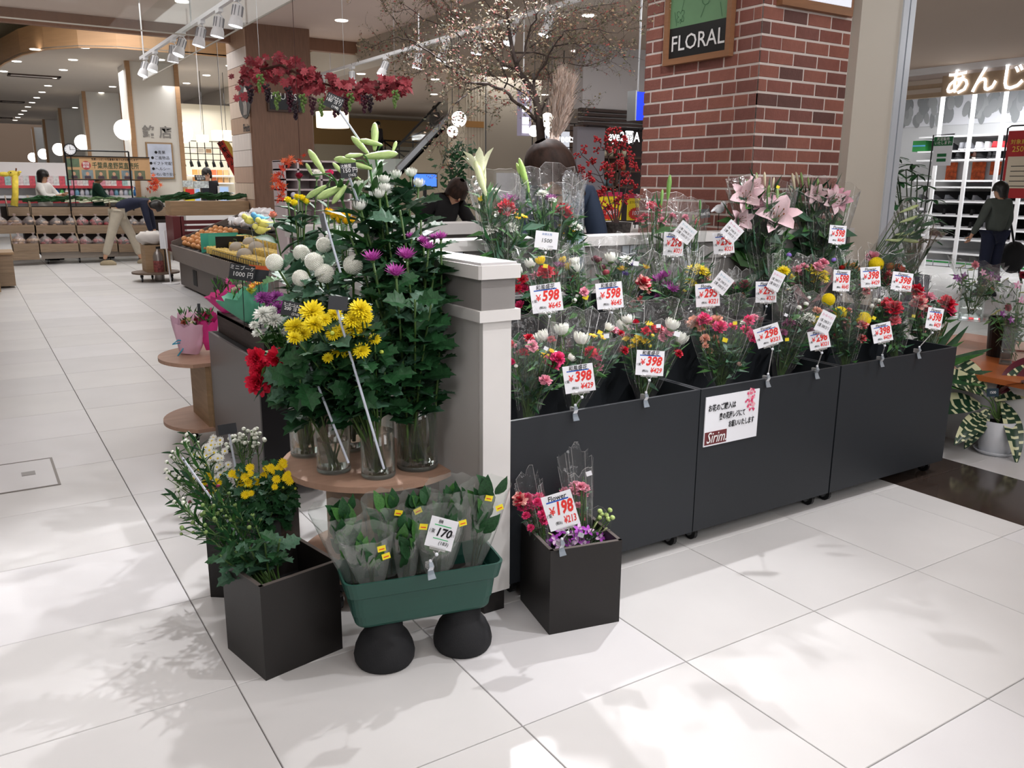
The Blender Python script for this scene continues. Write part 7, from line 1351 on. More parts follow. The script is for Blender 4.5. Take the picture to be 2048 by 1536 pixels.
# staff member behind the flower counter, leaning forward
p = dp(1092, 340, 4.55); s_ = (p.z)/1.58
person('person with a brown bob and navy top bending behind the flower counter', (p.x+.12, p.y+.05, 0), math.radians(-30), stand(chest=(0, -.10, 1.24), neck=(-.02, -.16, 1.37), head=(-.07, -.21, 1.44), headup=V((-.35, -.25, 1)), face=V((-.85, -.35, -.45)), shL=(.15, -.1, 1.31), shR=(-.17, -.11, 1.31), elL=(.2, -.2, 1.08), elR=(-.22, -.24, 1.1), wrL=(.08, -.38, 1.02), wrR=(-.12, -.40, 1.02)), CL('navy_top', '#1f2c40'), CL('black_trousers', '#17181b'), HAIRB, None, .06, sc=1.04, hs=1.25)
# man bending into the trays
p = fl(262, 528)
person('person in a navy sweater and pale trousers bending over the vegetable trays', (p.x-.05, p.y-.05, 0), math.radians(72), dict(pel=(0, .10, .93), waist=(0, .0, 1.0), chest=(0, -.26, 1.10), neck=(0, -.43, 1.08), head=(0, -.54, 1.0), headup=V((0, -.8, .35)), face=V((0, -.35, -1)), shL=(.16, -.36, 1.07), shR=(-.16, -.36, 1.07), elL=(.19, -.42, .80), elR=(-.18, -.40, .80), wrL=(.14, -.46, .56), wrR=(-.12, -.44, .55), hipL=(.09, .09, .88), hipR=(-.09, .09, .88), knL=(.15, -.08, .48), knR=(-.10, .22, .50), anL=(.16, -.20, .07), anR=(-.1, .36, .09)), CL('navy_sweater', '#1b2036'), CL('khaki', '#b9b0a0'), HAIR, CL('shoe_tan', '#a89a80'))
p = oy(205, 432, 17.45)
person('person in a dark green jacket behind the banner of the vegetable stand', (p.x, 17.78, 0), math.radians(80), stand(elL=(.2, -.12, 1.12), wrL=(.12, -.34, 1.08), elR=(-.2, -.10, 1.12), wrR=(-.1, -.34, 1.08), head=(0, -.06, 1.52)), CL('dark_green', '#184238'), CL('black_trousers', '#17181b'), HAIR, sc=1.0)
p = oy(95, 400, 17.35)
person('person with long black hair and a white top behind the far left trays', (p.x, 17.8, 0), math.radians(60), stand(elL=(.2, -.14, 1.14), wrL=(.1, -.28, 1.18), elR=(-.2, -.10, 1.14), wrR=(-.1, -.28, 1.16)), CL('white_top', '#dcdad8'), CL('grey_trousers', '#55565c'), HAIR, hairlong=.16, sc=1.0)
p = oy(419, 360, 18.0)
person('person with short black hair at the register beyond the produce case', (p.x, 18.2, 0), math.radians(0), stand(), CL('black_vest', '#15151a'), CL('black_trousers', '#17181b'), HAIR, sc=1.05)
p = dp(892, 395, 7.4)
person('person in black with long dark hair leaning over a counter behind the white rail', (p.x, p.y+.2, 0), math.radians(20), stand(chest=(0, -.12, 1.22), neck=(.03, -.2, 1.33), head=(.0, -.26, 1.36), headup=V((0, -.4, 1)), shL=(.15, -.12, 1.28), shR=(-.16, -.13, 1.28), face=V((-.4, -.6, -.6)), elL=(.24, -.26, 1.02), wrL=(.2, -.45, .95)), CL('black_top', '#121013'), CL('black_trousers', '#17181b'), HAIRB, hairlong=.12)
# ================================================================ MIDDLE BACKGROUND
# escalator with balustrade, wall and upper landing
ye = 18.5; q = lambda a, y_=ye: oy(*a, y_)
t = thing('escalator', 'escalator with a black handrail rising to the right behind the pale wall', 'escalator', q((860, 300)))
A, B = q((795, 348)), q((905, 232))
def bar(nm, a, b, h, dy, m_, th=.12): MB().add([a+V((0, dy, 0)), b+V((0, dy, 0)), b+V((0, dy, h)), a+V((0, dy, h)), a+V((0, dy+th, 0)), b+V((0, dy+th, 0)), b+V((0, dy+th, h)), a+V((0, dy+th, h))], [(0, 1, 2, 3), (7, 6, 5, 4), (0, 4, 5, 1), (3, 2, 6, 7), (0, 3, 7, 4), (1, 5, 6, 2)]).build(nm, m_, t)
bar('steel_skirt', A, B, .16, 0, STEEL); bar('black_band', A-V((0, 0, .12)), B-V((0, 0, .12)), .12, 0, BLACKM); bar('handrail', A+V((0, 0, .55)), B+V((0, 0, .55)), .05, .05, BLACKM, .06); bar('glass_side', A+V((0, 0, .16)), B+V((0, 0, .16)), .39, .06, GLASS, .01)
struct('wall_stair', MB().add([q((795, 352)), q((905, 238)), q((960, 238)), q((960, 430)), q((795, 430))]+[v+V((0, .2, 0)) for v in (q((795, 352)), q((905, 238)), q((960, 238)), q((960, 430)), q((795, 430)))], [(0, 4, 3, 2, 1), (5, 6, 7, 8, 9), (0, 1, 6, 5), (1, 2, 7, 6)]), mat('stair_wall', '#a89c88', .8))
a_, b_ = q((620, 232), 24), q((960, 280), 24); struct('wall_landing', MB().bx(a_.x, b_.x, 24, 24.3, b_.z-.3, a_.z+.6), mat('landing_amber', '#b08e5c', .7)); struct('wall_soffit', MB().bx(a_.x-1, b_.x+2, 23, 24, a_.z, a_.z+1.2), mat('soffit_pale', '#bdb4a8', .8)); struct('wall_landing_base', MB().bx(a_.x, b_.x, 23.6, 24, 0, b_.z-.3), mat('landing_base', '#c6bca6', .8))
t = thing('landing_rail', 'thin dark railing along the upper landing behind the escalator', 'railing', q((800, 300), 22)); m = MB()
for z_ in (0, -.25, -.5): m.tube([q((760, 280), 22)+V((0, 0, z_)), q((900, 290), 22)+V((0, 0, z_))], .02, 5)
m.tube([q((740, 262), 22), q((830, 330), 22)], .02, 5).tube([q((790, 290), 22), q((880, 245), 22)], .02, 5); m.build('rail', BLACKM, t, kind='stuff')
for k in range(5): p = q((770+k*28, 280), 22); MB().tube([p, p-V((0, 0, .9))], .018, 5).build('post', BLACKM, t)
p = q((766, 290), 21.5); struct('floor_landing', MB().bx(p.x-3, p.x+3, 21.2, 23.6, p.z-.62, p.z-.55), CREAM); person('person in a patterned dark top standing on the upper landing', (p.x, 21.8, p.z-.55), math.radians(20), stand(), CL('patterned', '#3a3436'), CL('black_trousers', '#17181b'), HAIR, sc=.72)
p = q((870, 290), 18.9); person('person in black riding the escalator above the handrail', (p.x, 18.9, p.z-.1), math.radians(-60), stand(), CL('black_top', '#121013'), CL('black_trousers', '#17181b'), HAIR, sc=.62)
t = thing('television', 'flat television with a blue picture behind the white chrysanthemums', 'television', q((855, 370), 17.5)); a_, b_ = q((828, 348), 17.5), q((873, 373), 17.5); MB().bx(a_.x-.03, b_.x+.03, 17.5, 17.56, b_.z-.03, a_.z+.03).build('frame', BLACKM, t); MB().bx(a_.x, b_.x, 17.49, 17.5, b_.z, a_.z).build('screen', mat('tv_blue', '#3f6fd0', .3, emit=1.2, var=0), t); MB().bx((a_.x+b_.x)/2-.04, (a_.x+b_.x)/2+.04, 17.52, 17.55, 0, b_.z).build('stand', BLACKM, t)
# bright distant shop seen under the stair with greenery and a small figure
yy = 20.5; a_, b_ = q((860, 318), yy), q((945, 420), yy); t = thing('distant_boutique', 'bright distant boutique with hanging clothes under the escalator', 'shop', (a_.x, yy, 0)); MB().bx(a_.x-1.5, b_.x+.6, yy+.5, yy+.6, 0, a_.z).build('back_wall', mat('boutique_pale', '#e8f2ee', .6), t)  # back wall is a plain pale surface without emission
for k in range(9): x = a_.x+.05+k*.11; MB().add([(x, yy, 1.5), (x+.09, yy, 1.5), (x+.12, yy, 1.0), (x-.02, yy, 1.0), (x, yy+.05, 1.5), (x+.09, yy+.05, 1.5), (x+.12, yy+.05, 1.0), (x-.02, yy+.05, 1.0)], [(0, 1, 2, 3), (7, 6, 5, 4), (0, 4, 5, 1), (2, 6, 7, 3), (0, 3, 7, 4), (1, 5, 6, 2)]).build('hanging_garment', [mat('garment_%d' % j, h, .8) for j, h in enumerate(('#8a7a62', '#d8d2c4', '#3c3a38'))][k % 3], t)
MB().tube([(a_.x, yy, 1.52), (b_.x, yy, 1.52)], .02, 5).build('rail', BLACKM, t)
def bush(lab, p, w, h, n, leafmat, L, cat='plant', pot=None, grp=None):
    t = thing('potted_shrub', lab, cat, p, grp); m = MB()
    for k in range(n):
        a = V((p[0]+R(-w, w)*R(.3, 1), p[1]+R(-w, w)*.6, p[2]+R(.1, 1)*h)); d = rv(1).normalized(); x_ = d.orthogonal().normalized()*L*.3; m.add([a, a+d*L*.5+x_, a+d*L, a+d*L*.5-x_], [(0, 1, 2, 3)])
    m.build('foliage', leafmat, t, kind='stuff'); s = MB()
    for k in range(5): s.tube([V(p), V(p)+V((R(-w, w)*.5, R(-w, w)*.3, h*.7))], .008, 5)
    s.build('stem', STEMD, t, kind='stuff')
    if pot: MB().lathe([(0, 0), (pot*.75, 0), (pot, pot*1.7), (pot*.9, pot*1.7), (pot*.7, .03), (0, .03)], 20, T=Matrix.Translation(V(p))).build('pot', mat('pot_pale', '#cfcabd', .6), t)
    return t
p = dp(918, 445, 8.2); bush('dark leafy shrub in a pale pot behind the inner counter', (p.x, p.y, .95), .22, .85, 420, LEAFD, .07, pot=.12)
t = thing('plant_shelf', 'white low shelf carrying the shrub behind the flower shop', 'shelf', (p.x, p.y, 0)); MB().bx(p.x-.35, p.x+.35, p.y-.2, p.y+.3, .0, .95).build('body', WHM, t)
# white pier with a slatted edge and amber mark; plain beige wall; hanging sign
yp = 12.9; a_, b_, c_ = q((930, 180), yp), q((970, 440), yp), q((1036, 440), yp)
t = obj('wall_pier', None, None, Matrix.Translation((a_.x, yp, 0))); t['kind'] = 'structure'; MB().bx(a_.x, b_.x, yp, yp+.6, 0, 3.3).build('panel', mat('pier_cream', '#cbbfac', .6), t)
for k in range(7): x = a_.x+.02+k*(b_.x-a_.x-.04)/6; MB().bx(x-.008, x+.008, yp-.012, yp, .3, 3.25).build('slat', mat('slat_cream', '#d8cdba', .6), t)
z_ = q((950, 249), yp).z; MB().bx(a_.x+.01, b_.x-.04, yp-.03, yp, z_-.05, z_+.05).build('amber_mark', mat('amber_wood', '#b5854e', .5), t); MB().bx(b_.x, b_.x+.02, yp-.01, yp+.02, 0, 3.3).build('seam', STEEL, t)
struct('wall_beige', MB().bx(b_.x+.02, q((1062, 440), yp).x+.2, yp+.02, yp+.5, 0, 3.3), mat('beige_wall', '#b3a898', .8))
t = thing('framed_notice', 'white framed notice on the beige wall left of the staff member', 'notice', q((1015, 370), yp)); a_, b_ = q((990, 342), yp-.02), q((1040, 400), yp-.02); MB().bx(a_.x, b_.x, yp-.03, yp+.02, b_.z, a_.z).build('frame', CREAM, t); MB().bx(a_.x+.02, b_.x-.02, yp-.035, yp-.03, b_.z+.02, a_.z-.03).build('sheet', CARD, t)
ys_ = 8.6; a_, b_ = q((1044, 183), ys_), q((1058, 268), ys_); t = thing('hanging_sign', 'vertical lit hanging sign with an arrow over dark blocks of writing', 'sign', (a_.x, ys_, b_.z)); MB().bx(a_.x, b_.x+.03, ys_, ys_+.10, b_.z-.02, a_.z+.02).build('case', mat('case_lilac', '#a59fb8', .5), t); MB().tube([((a_.x+b_.x)/2, ys_+.05, a_.z), ((a_.x+b_.x)/2, ys_+.05, 3.32)], .008, 5).build('hanger', WHM, t)
fr = WALLF(((a_.x+b_.x)/2, ys_, (a_.z+b_.z)/2), (0, -1, 0)); H = a_.z-b_.z; w_ = (b_.x-a_.x)*.42
for k, (y0_, h_) in enumerate(((.02, .09), (-.27, .11), (-.48, .12))):
    MB().bx(-w_, w_, H*y0_, H*(y0_+h_*1.5), .001, .003, T=fr).build('lit_block', GLOWS, t)
MB().prism([(-w_, H*.36), (w_*.1, H*.36), (w_*.1, H*.41), (w_, H*.335), (w_*.1, H*.26), (w_*.1, H*.31), (-w_, H*.31)], .001, .003, T=fr).build('lit_arrow', GLOWS, t); text('A\nT\nM', INKK, t, fr, 0, -.08*H, .045, z=.005)
for k, (x, y, r, D, lab) in enumerate(((918, 238, 15, 9.2, 'larger round globe lamp left of the cream slatted pier'), (905, 263, 11, 9.6, 'smaller round globe lamp below the larger one'), (1095, 240, 14, 9.0, 'globe lamp left of the pampas grass, upper'), (1068, 262, 11, 9.4, 'globe lamp half behind the tree trunk'), (1102, 262, 12, 9.6, 'globe lamp behind the pampas stems, lower'))):
    p = dp(x, y, D); t = thing('globe_pendant', lab, 'lamp', p, 'round globe pendants'); rr = r*D/F_; MB().ball(p, rr, 20, 14).build('globe', GLOW, t, smooth=True); MB().tube([p+V((0, 0, rr)), V((p.x, p.y, 3.61 if p.x < 5.6 else 3.3))], .004, 4).build('cord', BLACKM, t); MB().lathe([(0, rr*1.1), (rr*.25, rr*1.05), (rr*.3, rr*.9)], 12, T=Matrix.Translation(p)).build('cap', BLACKM, t)
# dark shopfront left of the bricks
yf = 9.8; a_, b_, c_, d_ = q((1166, 155), yf), q((1292, 206), yf), q((1166, 216), yf), q((1166, 252), yf)
t = obj('wall_shopfront', None, None, Matrix.Translation((a_.x, yf, 0))); t['kind'] = 'structure'; MB().bx(a_.x, b_.x+1.5, yf, yf+.2, c_.z, 3.3).build('upper_board', mat('shopfront_white', '#b5b0b0', .6), t)
for k in range(4): z1 = c_.z-(c_.z-d_.z)*k/4; MB().bx(a_.x, b_.x+1.5, yf-.03, yf+.1, z1-(c_.z-d_.z)/4+.02, z1).build('slat', mat('slat_umber', '#3d302c', .5), t); MB().bx(a_.x, b_.x+1.5, yf-.035, yf+.08, z1-.003, z1+.006).build('steel_line', STEEL, t)
xw = q((1168, 200), yf+1.5).x; MB().bx(xw, b_.x+2.5, yf+1.5, yf+1.6, 0, d_.z+.6).build('back_wall', mat('shop_dark', '#4a4040', .7), t); MB().bx(a_.x, a_.x+.5, yf+.1, yf+.2, 0, d_.z).build('side_panel', mat('panel_lilac_grey', '#7f7a80', .6), t)
t = thing('blue_sign', 'narrow glowing blue sign board at the left edge of the brick pillar', 'sign', q((1279, 210), 6.4)); a_, b_ = q((1273, 183), 6.4), q((1290, 240), 6.4); MB().bx(a_.x, b_.x, 6.4, 6.5, b_.z, a_.z).build('board', mat('sign_blue', '#1235e0', .4, emit=1.0), t); MB().bx(a_.x-.015, a_.x, 6.39, 6.51, b_.z-.01, a_.z+.01).build('edge', STEEL, t); MB().tube([((a_.x+b_.x)/2, 6.45, a_.z), ((a_.x+b_.x)/2, 6.45, 3.3)], .01, 5).build('hanger', STEEL, t)
t = thing('neon_sign', 'white glowing script sign hanging in the dark shopfront left of the bricks', 'sign', q((1245, 275), yf+.6)); fr = WALLF(q((1248, 274), yf+.6), (0, -1, 0)); text('eye2ᴱA', GLOWS, t, fr, 0, 0, .20, .012, wmax=.62, name='glowing_letters'); MB().bx(-.4, .4, .09, .11, -.03, 0, T=fr).build('rail', BLACKM, t); MB().tube([fr @ V((-.3, .1, -.01)), fr @ V((-.3, .6, -.01))], .006, 4).tube([fr @ V((.3, .1, -.01)), fr @ V((.3, .6, -.01))], .006, 4).build('hanger', BLACKM, t, kind='stuff')
t = thing('neon_sign', 'white glowing script sign behind the pampas stems', 'sign', q((1122, 275), 10.5)); fr = WALLF(q((1125, 277), 10.5), (0, -1, 0)); text('Sweets', GLOWS, t, fr, 0, 0, .16, .012, wmax=.45, name='glowing_letters'); m = MB()
for x in (-.5, -.25, 0, .25, .5): m.tube([fr @ V((x, -.35, -.05)), fr @ V((x, .22, -.05))], .008, 4)
for y_ in (-.35, -.12, .12, .22): m.tube([fr @ V((-.5, y_, -.05)), fr @ V((.5, y_, -.05))], .008, 4)
m.tube([fr @ V((0, .2, -.05)), V((fr.translation.x, fr.translation.y, 3.32))], .008, 4).build('lattice', BLACKM, t, kind='stuff')
t = thing('shop_shelving', 'dark shop shelving with small lit wares behind the red berries', 'shelf', (8.0, 10.8, 0)); x0, x1 = q((1166, 300), 10.6).x, q((1300, 300), 10.6).x
for py in (312, 340, 372, 396): z = q((1200, py), 10.6).z; MB().bx(x0, x1+.5, 10.6, 10.95, z-.03, z).build('shelf_board', mat('shelf_umber', '#5b4438', .6), t)
for x in (x0, (x0+x1)/2, x1+.4): MB().bx(x, x+.04, 10.6, 10.95, 0, 2.3).build('upright', MATS['shelf_umber'], t)
jar = MB().lathe([(0, 0), (.04, 0), (.045, .08), (.03, .11), (0, .11)], 10)
for k in range(26):
    h = ('#d9cdb0', '#c46a4a', '#7a8f9a', '#e8e4dc')[k % 4]; z = q((1200, (312, 340, 372, 396)[k % 4]), 10.6).z; obj('jar', jar.mesh('jar', mat('jar_%s' % h.strip('#'), h, .3), True), None, Matrix.Translation((x0+.1+(k//4)*.13, 10.7, z)), label='small %s jar on the dark shelving behind the berries' % ('cream', 'rust', 'blue-grey', 'white')[k % 4], cat='jar', group='%s jars on the dark shelving' % ('cream', 'rust', 'blue-grey', 'white')[k % 4])
for (a, b, lab) in (((1199, 384), (1242, 440), 'yellow and red sale poster with a starburst, left of its twin'), ((1256, 388), (1290, 440), 'yellow and red sale poster partly behind the brick pillar')):
    D = 5.6; A, B = q(a, 4.9), q(b, 4.9); t = thing('sale_poster', lab, 'poster', ((A.x+B.x)/2, 4.9, B.z)); MB().bx(A.x, B.x, 4.9, 4.905, B.z, A.z).build('sheet', YEL, t); MB().bx(A.x, B.x, 4.895, 4.9, A.z-.03, A.z).build('pink_band', mat('band_pink', '#c22f5a', .5), t)
    fr = WALLF(((A.x+B.x)/2, 4.9, B.z), (0, -1, 0)); W = B.x-A.x; H = A.z-B.z; MB().prism([(W*.46*(1 if j % 2 else .85)*math.cos(j*math.pi/20), H*.25+H*.25*(1 if j % 2 else .85)*math.sin(j*math.pi/20)) for j in range(40)], .001, .003, T=fr).build('red_burst', mat('burst_red', '#c8322c', .5), t)
    text('エリンギ(大袋)', INKK, t, fr, 0, H*.68, .022, wmax=W*.8); text('100円', CARD, t, fr, W*.04, H*.27, .045, .01, .1, z=.004, wmax=W*.6)
    MB().tube([((A.x+B.x)/2, 4.91, 1.1), ((A.x+B.x)/2, 4.91, B.z)], .004, 4).build('stalk', BLACKM, t)
t = thing('display_table', 'pale display counter holding the sale posters behind the rail', 'counter', (4.1, 4.95, 0)); MB().bx(3.1, 4.7, 4.8, 5.3, 0, 1.08).build('body', CREAM, t); MB().bx(3.05, 4.75, 4.76, 5.34, 1.08, 1.11).build('top', WHM, t)
# tree
t = thing('tree', 'tall thin bare-branched tree with small brown and olive leaves behind the counter', 'tree', (0, 0, 0)); c3 = lambda x, y: (780+x/3.79, y/3.79); D0 = 5.0
br_px = [([(1150, 1700), (1150, 1100), (1130, 880), (1110, 760), (1050, 640), (980, 550), (930, 400), (905, 250), (890, 100), (870, -60)], .030, .006, 0), ([(1135, 950), (1050, 850), (960, 780), (860, 680), (740, 640), (600, 620), (480, 520), (330, 430), (200, 330), (60, 280)], .012, .003, -.4), ([(980, 550), (860, 480), (760, 390), (680, 290), (590, 200), (480, 100), (380, -20)], .012, .003, .3),
 ([(1140, 1000), (1100, 700), (1085, 560)], .014, .008, .1), ([(1145, 850), (1180, 770), (1240, 690), (1200, 560), (1300, 480), (1500, 500), (1700, 440)], .007, .002, .3), ([(960, 480), (1020, 400), (1050, 250), (1120, 100), (1200, -40)], .009, .003, -.2), ([(1085, 620), (1130, 560), (1250, 350), (1320, 230), (1530, 215), (1730, 250)], .007, .002, -.3), ([(740, 640), (600, 680), (520, 780), (430, 860), (330, 930)], .006, .002, -.5), ([(600, 540), (450, 430), (270, 380), (100, 250), (20, 120)], .006, .002, -.2),
 ([(930, 400), (1100, 400), (1200, 440), (1380, 430), (1500, 330)], .006, .002, .2), ([(1060, 360), (1200, 250), (1300, 100), (1500, 60), (1750, 20)], .006, .002, .1), ([(680, 290), (600, 330), (430, 200), (250, 140), (100, 30)], .006, .002, .4), ([(890, 150), (780, 90), (700, -20)], .006, .003, .2), ([(860, 680), (900, 600), (840, 480), (800, 360)], .005, .002, -.3), ([(1100, 750), (1000, 690), (900, 640), (780, 560), (640, 470)], .007, .002, .3), ([(1250, 350), (1400, 320), (1560, 340)], .005, .002, 0)]
paths = []; tw = MB(); lf = MB(); trunk = []
for i, (pp, r0, r1, dd) in enumerate(br_px):
    pts = [dp(*c3(x, y), D0+dd*min(1, j/3)+.05*math.sin(j*2+i)) for j, (x, y) in enumerate(pp)]
    if i == 0: pts[0] = V((pts[1].x, pts[1].y, .3)); trunk = pts
    n = len(pts); fine = []
    for j in range(n-1):
        for k in range(3): fine.append(pts[j].lerp(pts[j+1], k/3)+(rv(.008) if j and i else V((0, 0, 0))))
    fine.append(pts[-1]); rs = [r0+(r1-r0)*j/(len(fine)-1) for j in range(len(fine))]; MB().tube(fine, rs, 7).build('trunk' if i == 0 else 'branch', mat('bark', '#4a3f3a', .8, var=.3, scale=20, bump=.3), t, smooth=True); paths.append(fine)
def twig(p, d, L, r, lev):
    pts = [p]; 
    for k in range(4): d = (d+rv(.35)+V((0, 0, .05))).normalized(); pts.append(pts[-1]+d*L/4)
    tw.tube(pts, [r, r*.8, r*.6, r*.4, r*.3], 3, 0, False)
    if lev:
        for k in range(1, 5):
            for _ in range(2 if lev > 1 else 1): twig(pts[k], (d+rv(1.1)).normalized(), L*.5, r*.6, lev-1)
    if lev < 2:
        for k in range(3):
            a = pts[R(0, 4).__int__()]+rv(.012); e = rv(1).normalized(); x_ = e.orthogonal().normalized(); L2 = R(.012, .024); mi = random.choice((0, 0, 1, 1, 2, 3)); lf.add([a, a+e*L2*.5+x_*L2*.32, a+e*L2, a+e*L2*.5-x_*L2*.32], [(0, 1, 2, 3)], mi)
for i, f in enumerate(paths):
    st = 14 if i == 0 else 3
    for j in range(st, len(f), 2 if i else 2):
        d = (f[j]-f[j-1]).normalized(); twig(f[j], (d+rv(.9)).normalized(), .24, .0022, 2)
tw.build('twigs', mat('bark', '#4a3f3a'), t, kind='stuff'); lf.build('leaves', [mat('leaf_olive', '#66624a', .9), mat('leaf_tan', '#8f7a60', .9), mat('leaf_russet', '#8a4640', .9), mat('leaf_drab', '#4c4e38', .9)], t, kind='stuff')
b_ = trunk[0]; MB().lathe([(0, 0), (.16, 0), (.2, .36), (.18, .36), (.15, .3), (0, .3)], 24, T=Matrix.Translation((b_.x, b_.y, 0))).build('pot', BLACKM, t)
# pampas grass
t = thing('pampas_grass', 'tall cream pampas grass plumes standing beside the tree', 'dried grass', (0, 0, 0)); PMP = [mat('pampas_%s' % n, h, .9) for n, h in (('cream', '#f6e6da'), ('pale', '#fff6f0'), ('tan', '#e6d0bf'))]; base = dp(1108, 520, 4.9); base.z = .5
for (x, y, tx, ty, w) in ((1103, 265, 1118, 152, .075), (1115, 270, 1143, 165, .08), (1112, 275, 1130, 158, .07)):
    a, b = dp(x, y, 4.85), dp(tx, ty, 4.85); MB().tube([base, dp(x+2, 400, 4.87), a], .012, 6).build('stem', PMP[0], t, smooth=True); m = MB()
    for k in range(800):
        u = R(-.1, 1)**1.0; p = a.lerp(b, u); d = ((b-a).normalized()*1.2+V((R(-1, 1), R(-1, 1), 0))*.55).normalized(); o = rv(w*.35*math.sin(math.pi*min(1, max(.05, u*.8+.15)))); L = R(.05, .11); x_ = d.orthogonal().normalized()*.0045; m.add([p+o-x_, p+o+x_, p+o*1.5+d*L], [(0, 1, 2)], k % 3)
    m.build('plume', PMP, t, kind='stuff')
# red berry branches in a dark pot
t = thing('berry_branches', 'branches of red rose hips in a dark speckled pot before the brick pillar', 'branches', (0, 0, 0)); B0 = dp(1232, 462, 4.75); RB = mat('berry_red', '#9a1c24', .3); bj = MB().ball((0, 0, 0), 1, 8, 6).tube([(0, 0, -.8), (0, 0, -1.3)], [.2, .3], 5, 1).mesh('berry_cluster_seed', [RB, BLACKM], True); st = MB()
tips = [(1165, 345), (1178, 320), (1190, 275), (1160, 302), (1218, 262), (1240, 268), (1228, 292), (1252, 298), (1262, 318), (1274, 332), (1240, 330), (1205, 340), (1196, 372), (1216, 385), (1248, 352), (1268, 372), (1240, 395), (1222, 345), (1182, 352), (1250, 285), (1206, 300), (1232, 360), (1258, 395), (1205, 420), (1175, 420), (1245, 315), (1150, 345), (1186, 390)]
bm_ = []
for g in range(3):
    mb = MB()
    for k in range(9): o = rv(1.); mb.ball(o*.9, .34, 7, 5)
    bm_.append(mb.mesh('berry_cluster', RB, True))
mains = [bez(B0, dp(x, y, 4.75), V((.02, 0, .08)), 8) for x, y in ((1180, 400), (1186, 330), (1212, 300), (1240, 300), (1262, 340))]
for mp in mains: st.tube(mp, [.005-.0004*j for j in range(9)], 5)
for (x, y) in tips:
    p = dp(x, y, 4.75+R(-.12, .12)); j0 = min((mp[j] for mp in mains for j in (4, 5, 6, 7, 8)), key=lambda a: (a-p).length+(.3 if a.z > p.z else 0)); pts = [j0, j0.lerp(p, .35)+rv(.01), j0.lerp(p, .7)+rv(.015), p]; st.tube(pts, [.003, .0024, .002, .0014], 4)
    for k in range(3): q2 = pts[2].lerp(p, R(0, 1))+rv(.03); st.tube([pts[2], q2], .0012, 3); obj('berry_cluster', random.choice(bm_), t, Matrix.Translation(q2) @ Matrix.Rotation(R(0, 6), 4, 'Z') @ Matrix.Diagonal((.018, .018, .018, 1)))
st.build('twigs', mat('berry_twig', '#3d2a28', .6), t, kind='stuff'); q0 = dp(1232, 470, 4.75); MB().lathe([(0, -.04), (.07, -.04), (.085, .07), (.078, .07), (.06, 0), (0, 0)], 20, T=Matrix.Translation(q0)).build('pot', mat('speckled_pot', '#3a3533', .8, var=.8, scale=60), t); MB().bx(q0.x-.25, q0.x+.3, q0.y-.12, q0.y+.2, 0, q0.z-.04).build('pot_stand', CREAM, t)
# small things on the rail: bird figure, chalk card
p = oy(1438, 425, 3.36); t = thing('bird_ornament', 'small white bird ornament with an orange beak perched on the rail at the bricks', 'ornament', p); MB().ball(p+V((0, 0, .02)), (.035, .02, .024), 12, 8).ball(p+V((.03, 0, .045)), .016, 10, 7).build('body', CARD, t, smooth=True); MB().tube([p+V((.044, 0, .045)), p+V((.062, 0, .042))], [.006, .001], 6).build('beak', mat('beak_orange', '#e0794a', .5), t); MB().tube([p+V((-.03, 0, .02)), p+V((-.06, 0, .005))], [.012, .004], 6).build('tail', CARD, t); MB().tube([p, V((p.x, p.y, 1.185))], .002, 4).build('pick', BLACKM, t)
p = oy(1410, 427, 3.37); t = thing('chalk_price_card', 'chalk card reading 500 on the rail below the bird ornament', 'price card', p); f = aim(p, (-.35, -.9, .1)) @ Matrix.Rotation(.12, 4, 'Z'); MB().bx(-.028, .028, -.024, .024, -.001, .001, T=f).build('card', SLATE, t); text('500 円', INKW, t, f, 0, -.003, .018); MB().tube([p, V((p.x, p.y, 1.19))], .002, 4).build('stick', BLACKM, t)
# ================================================================ SHOE SHOP AT THE RIGHT
XF = 13.4; g = lambda a, x_=XF: ox(*a, x_)
t = obj('wall_shoe_shop', None, None, Matrix.Translation((XF, 8, 0))); t['kind'] = 'structure'; zb1, zt1 = 2.84, 3.115
yL, yS = g((1795, 200)).y, g((1883, 175)).y
FB = mat('fascia_beige', '#a8927a', .6, var=.04, scale=2, stretch=(1, 9, 1)); MB().bx(XF, XF+.1, 2.0, yS, zb1, zt1+.03).build('fascia_board', FB, t)
for k in range(4): z_ = zb1+(zt1-zb1)*k/4; MB().bx(XF+.02-.012*(k % 2), XF+.1, yS, yL+.4, z_, z_+(zt1-zb1)/4).build('stripe_board', FB if k % 2 == 0 else mat('stripe_taupe', '#c0b3a6', .6), t)
MB().bx(XF+.05, XF+.2, 0, 14, zt1, 4.2).build('upper_wall', mat('upper_wall_rose', '#cabdb6', .8), t)
XI = 16.4; MB().bx(XI, XI+.1, 4, 12, 0, 3.4).build('inner_back_wall', mat('shop_white', '#e2e4e6', .6), t); MB().bx(XF+.1, XI, 11.6, 11.7, 0, 3.3).build('inner_side_wall', mat('shop_side', '#dcd8d4', .7), t); MB().bx(XF, XI, 4, 12, 3.2, 3.3).build('inner_ceiling', WHM, t)
t = thing('shop_sign', 'white glowing hiragana letters on the beige fascia above the shoe shop', 'sign', g((2010, 155))); p = g((2015, 158), XF-.02); fr = WALLF(p, (-1, 0, 0)); text('あんじ', mat('sign_glow', '#ffffff'), t, fr, -.35, .0, .42, .012, name='glowing_letters')
t = thing('patterned_panel', 'white wall panel with grey overlapping oval pattern above the shoe shelves', 'wall panel', (XI, 7.5, 2.2)); z0, z1 = ox(1900, 250, XI-.03).z, ox(1900, 200, XI-.03).z; MB().bx(XI-.02, XI, 5.2, 11.6, z0, 3.2).build('panel', CARD, t); m = MB()
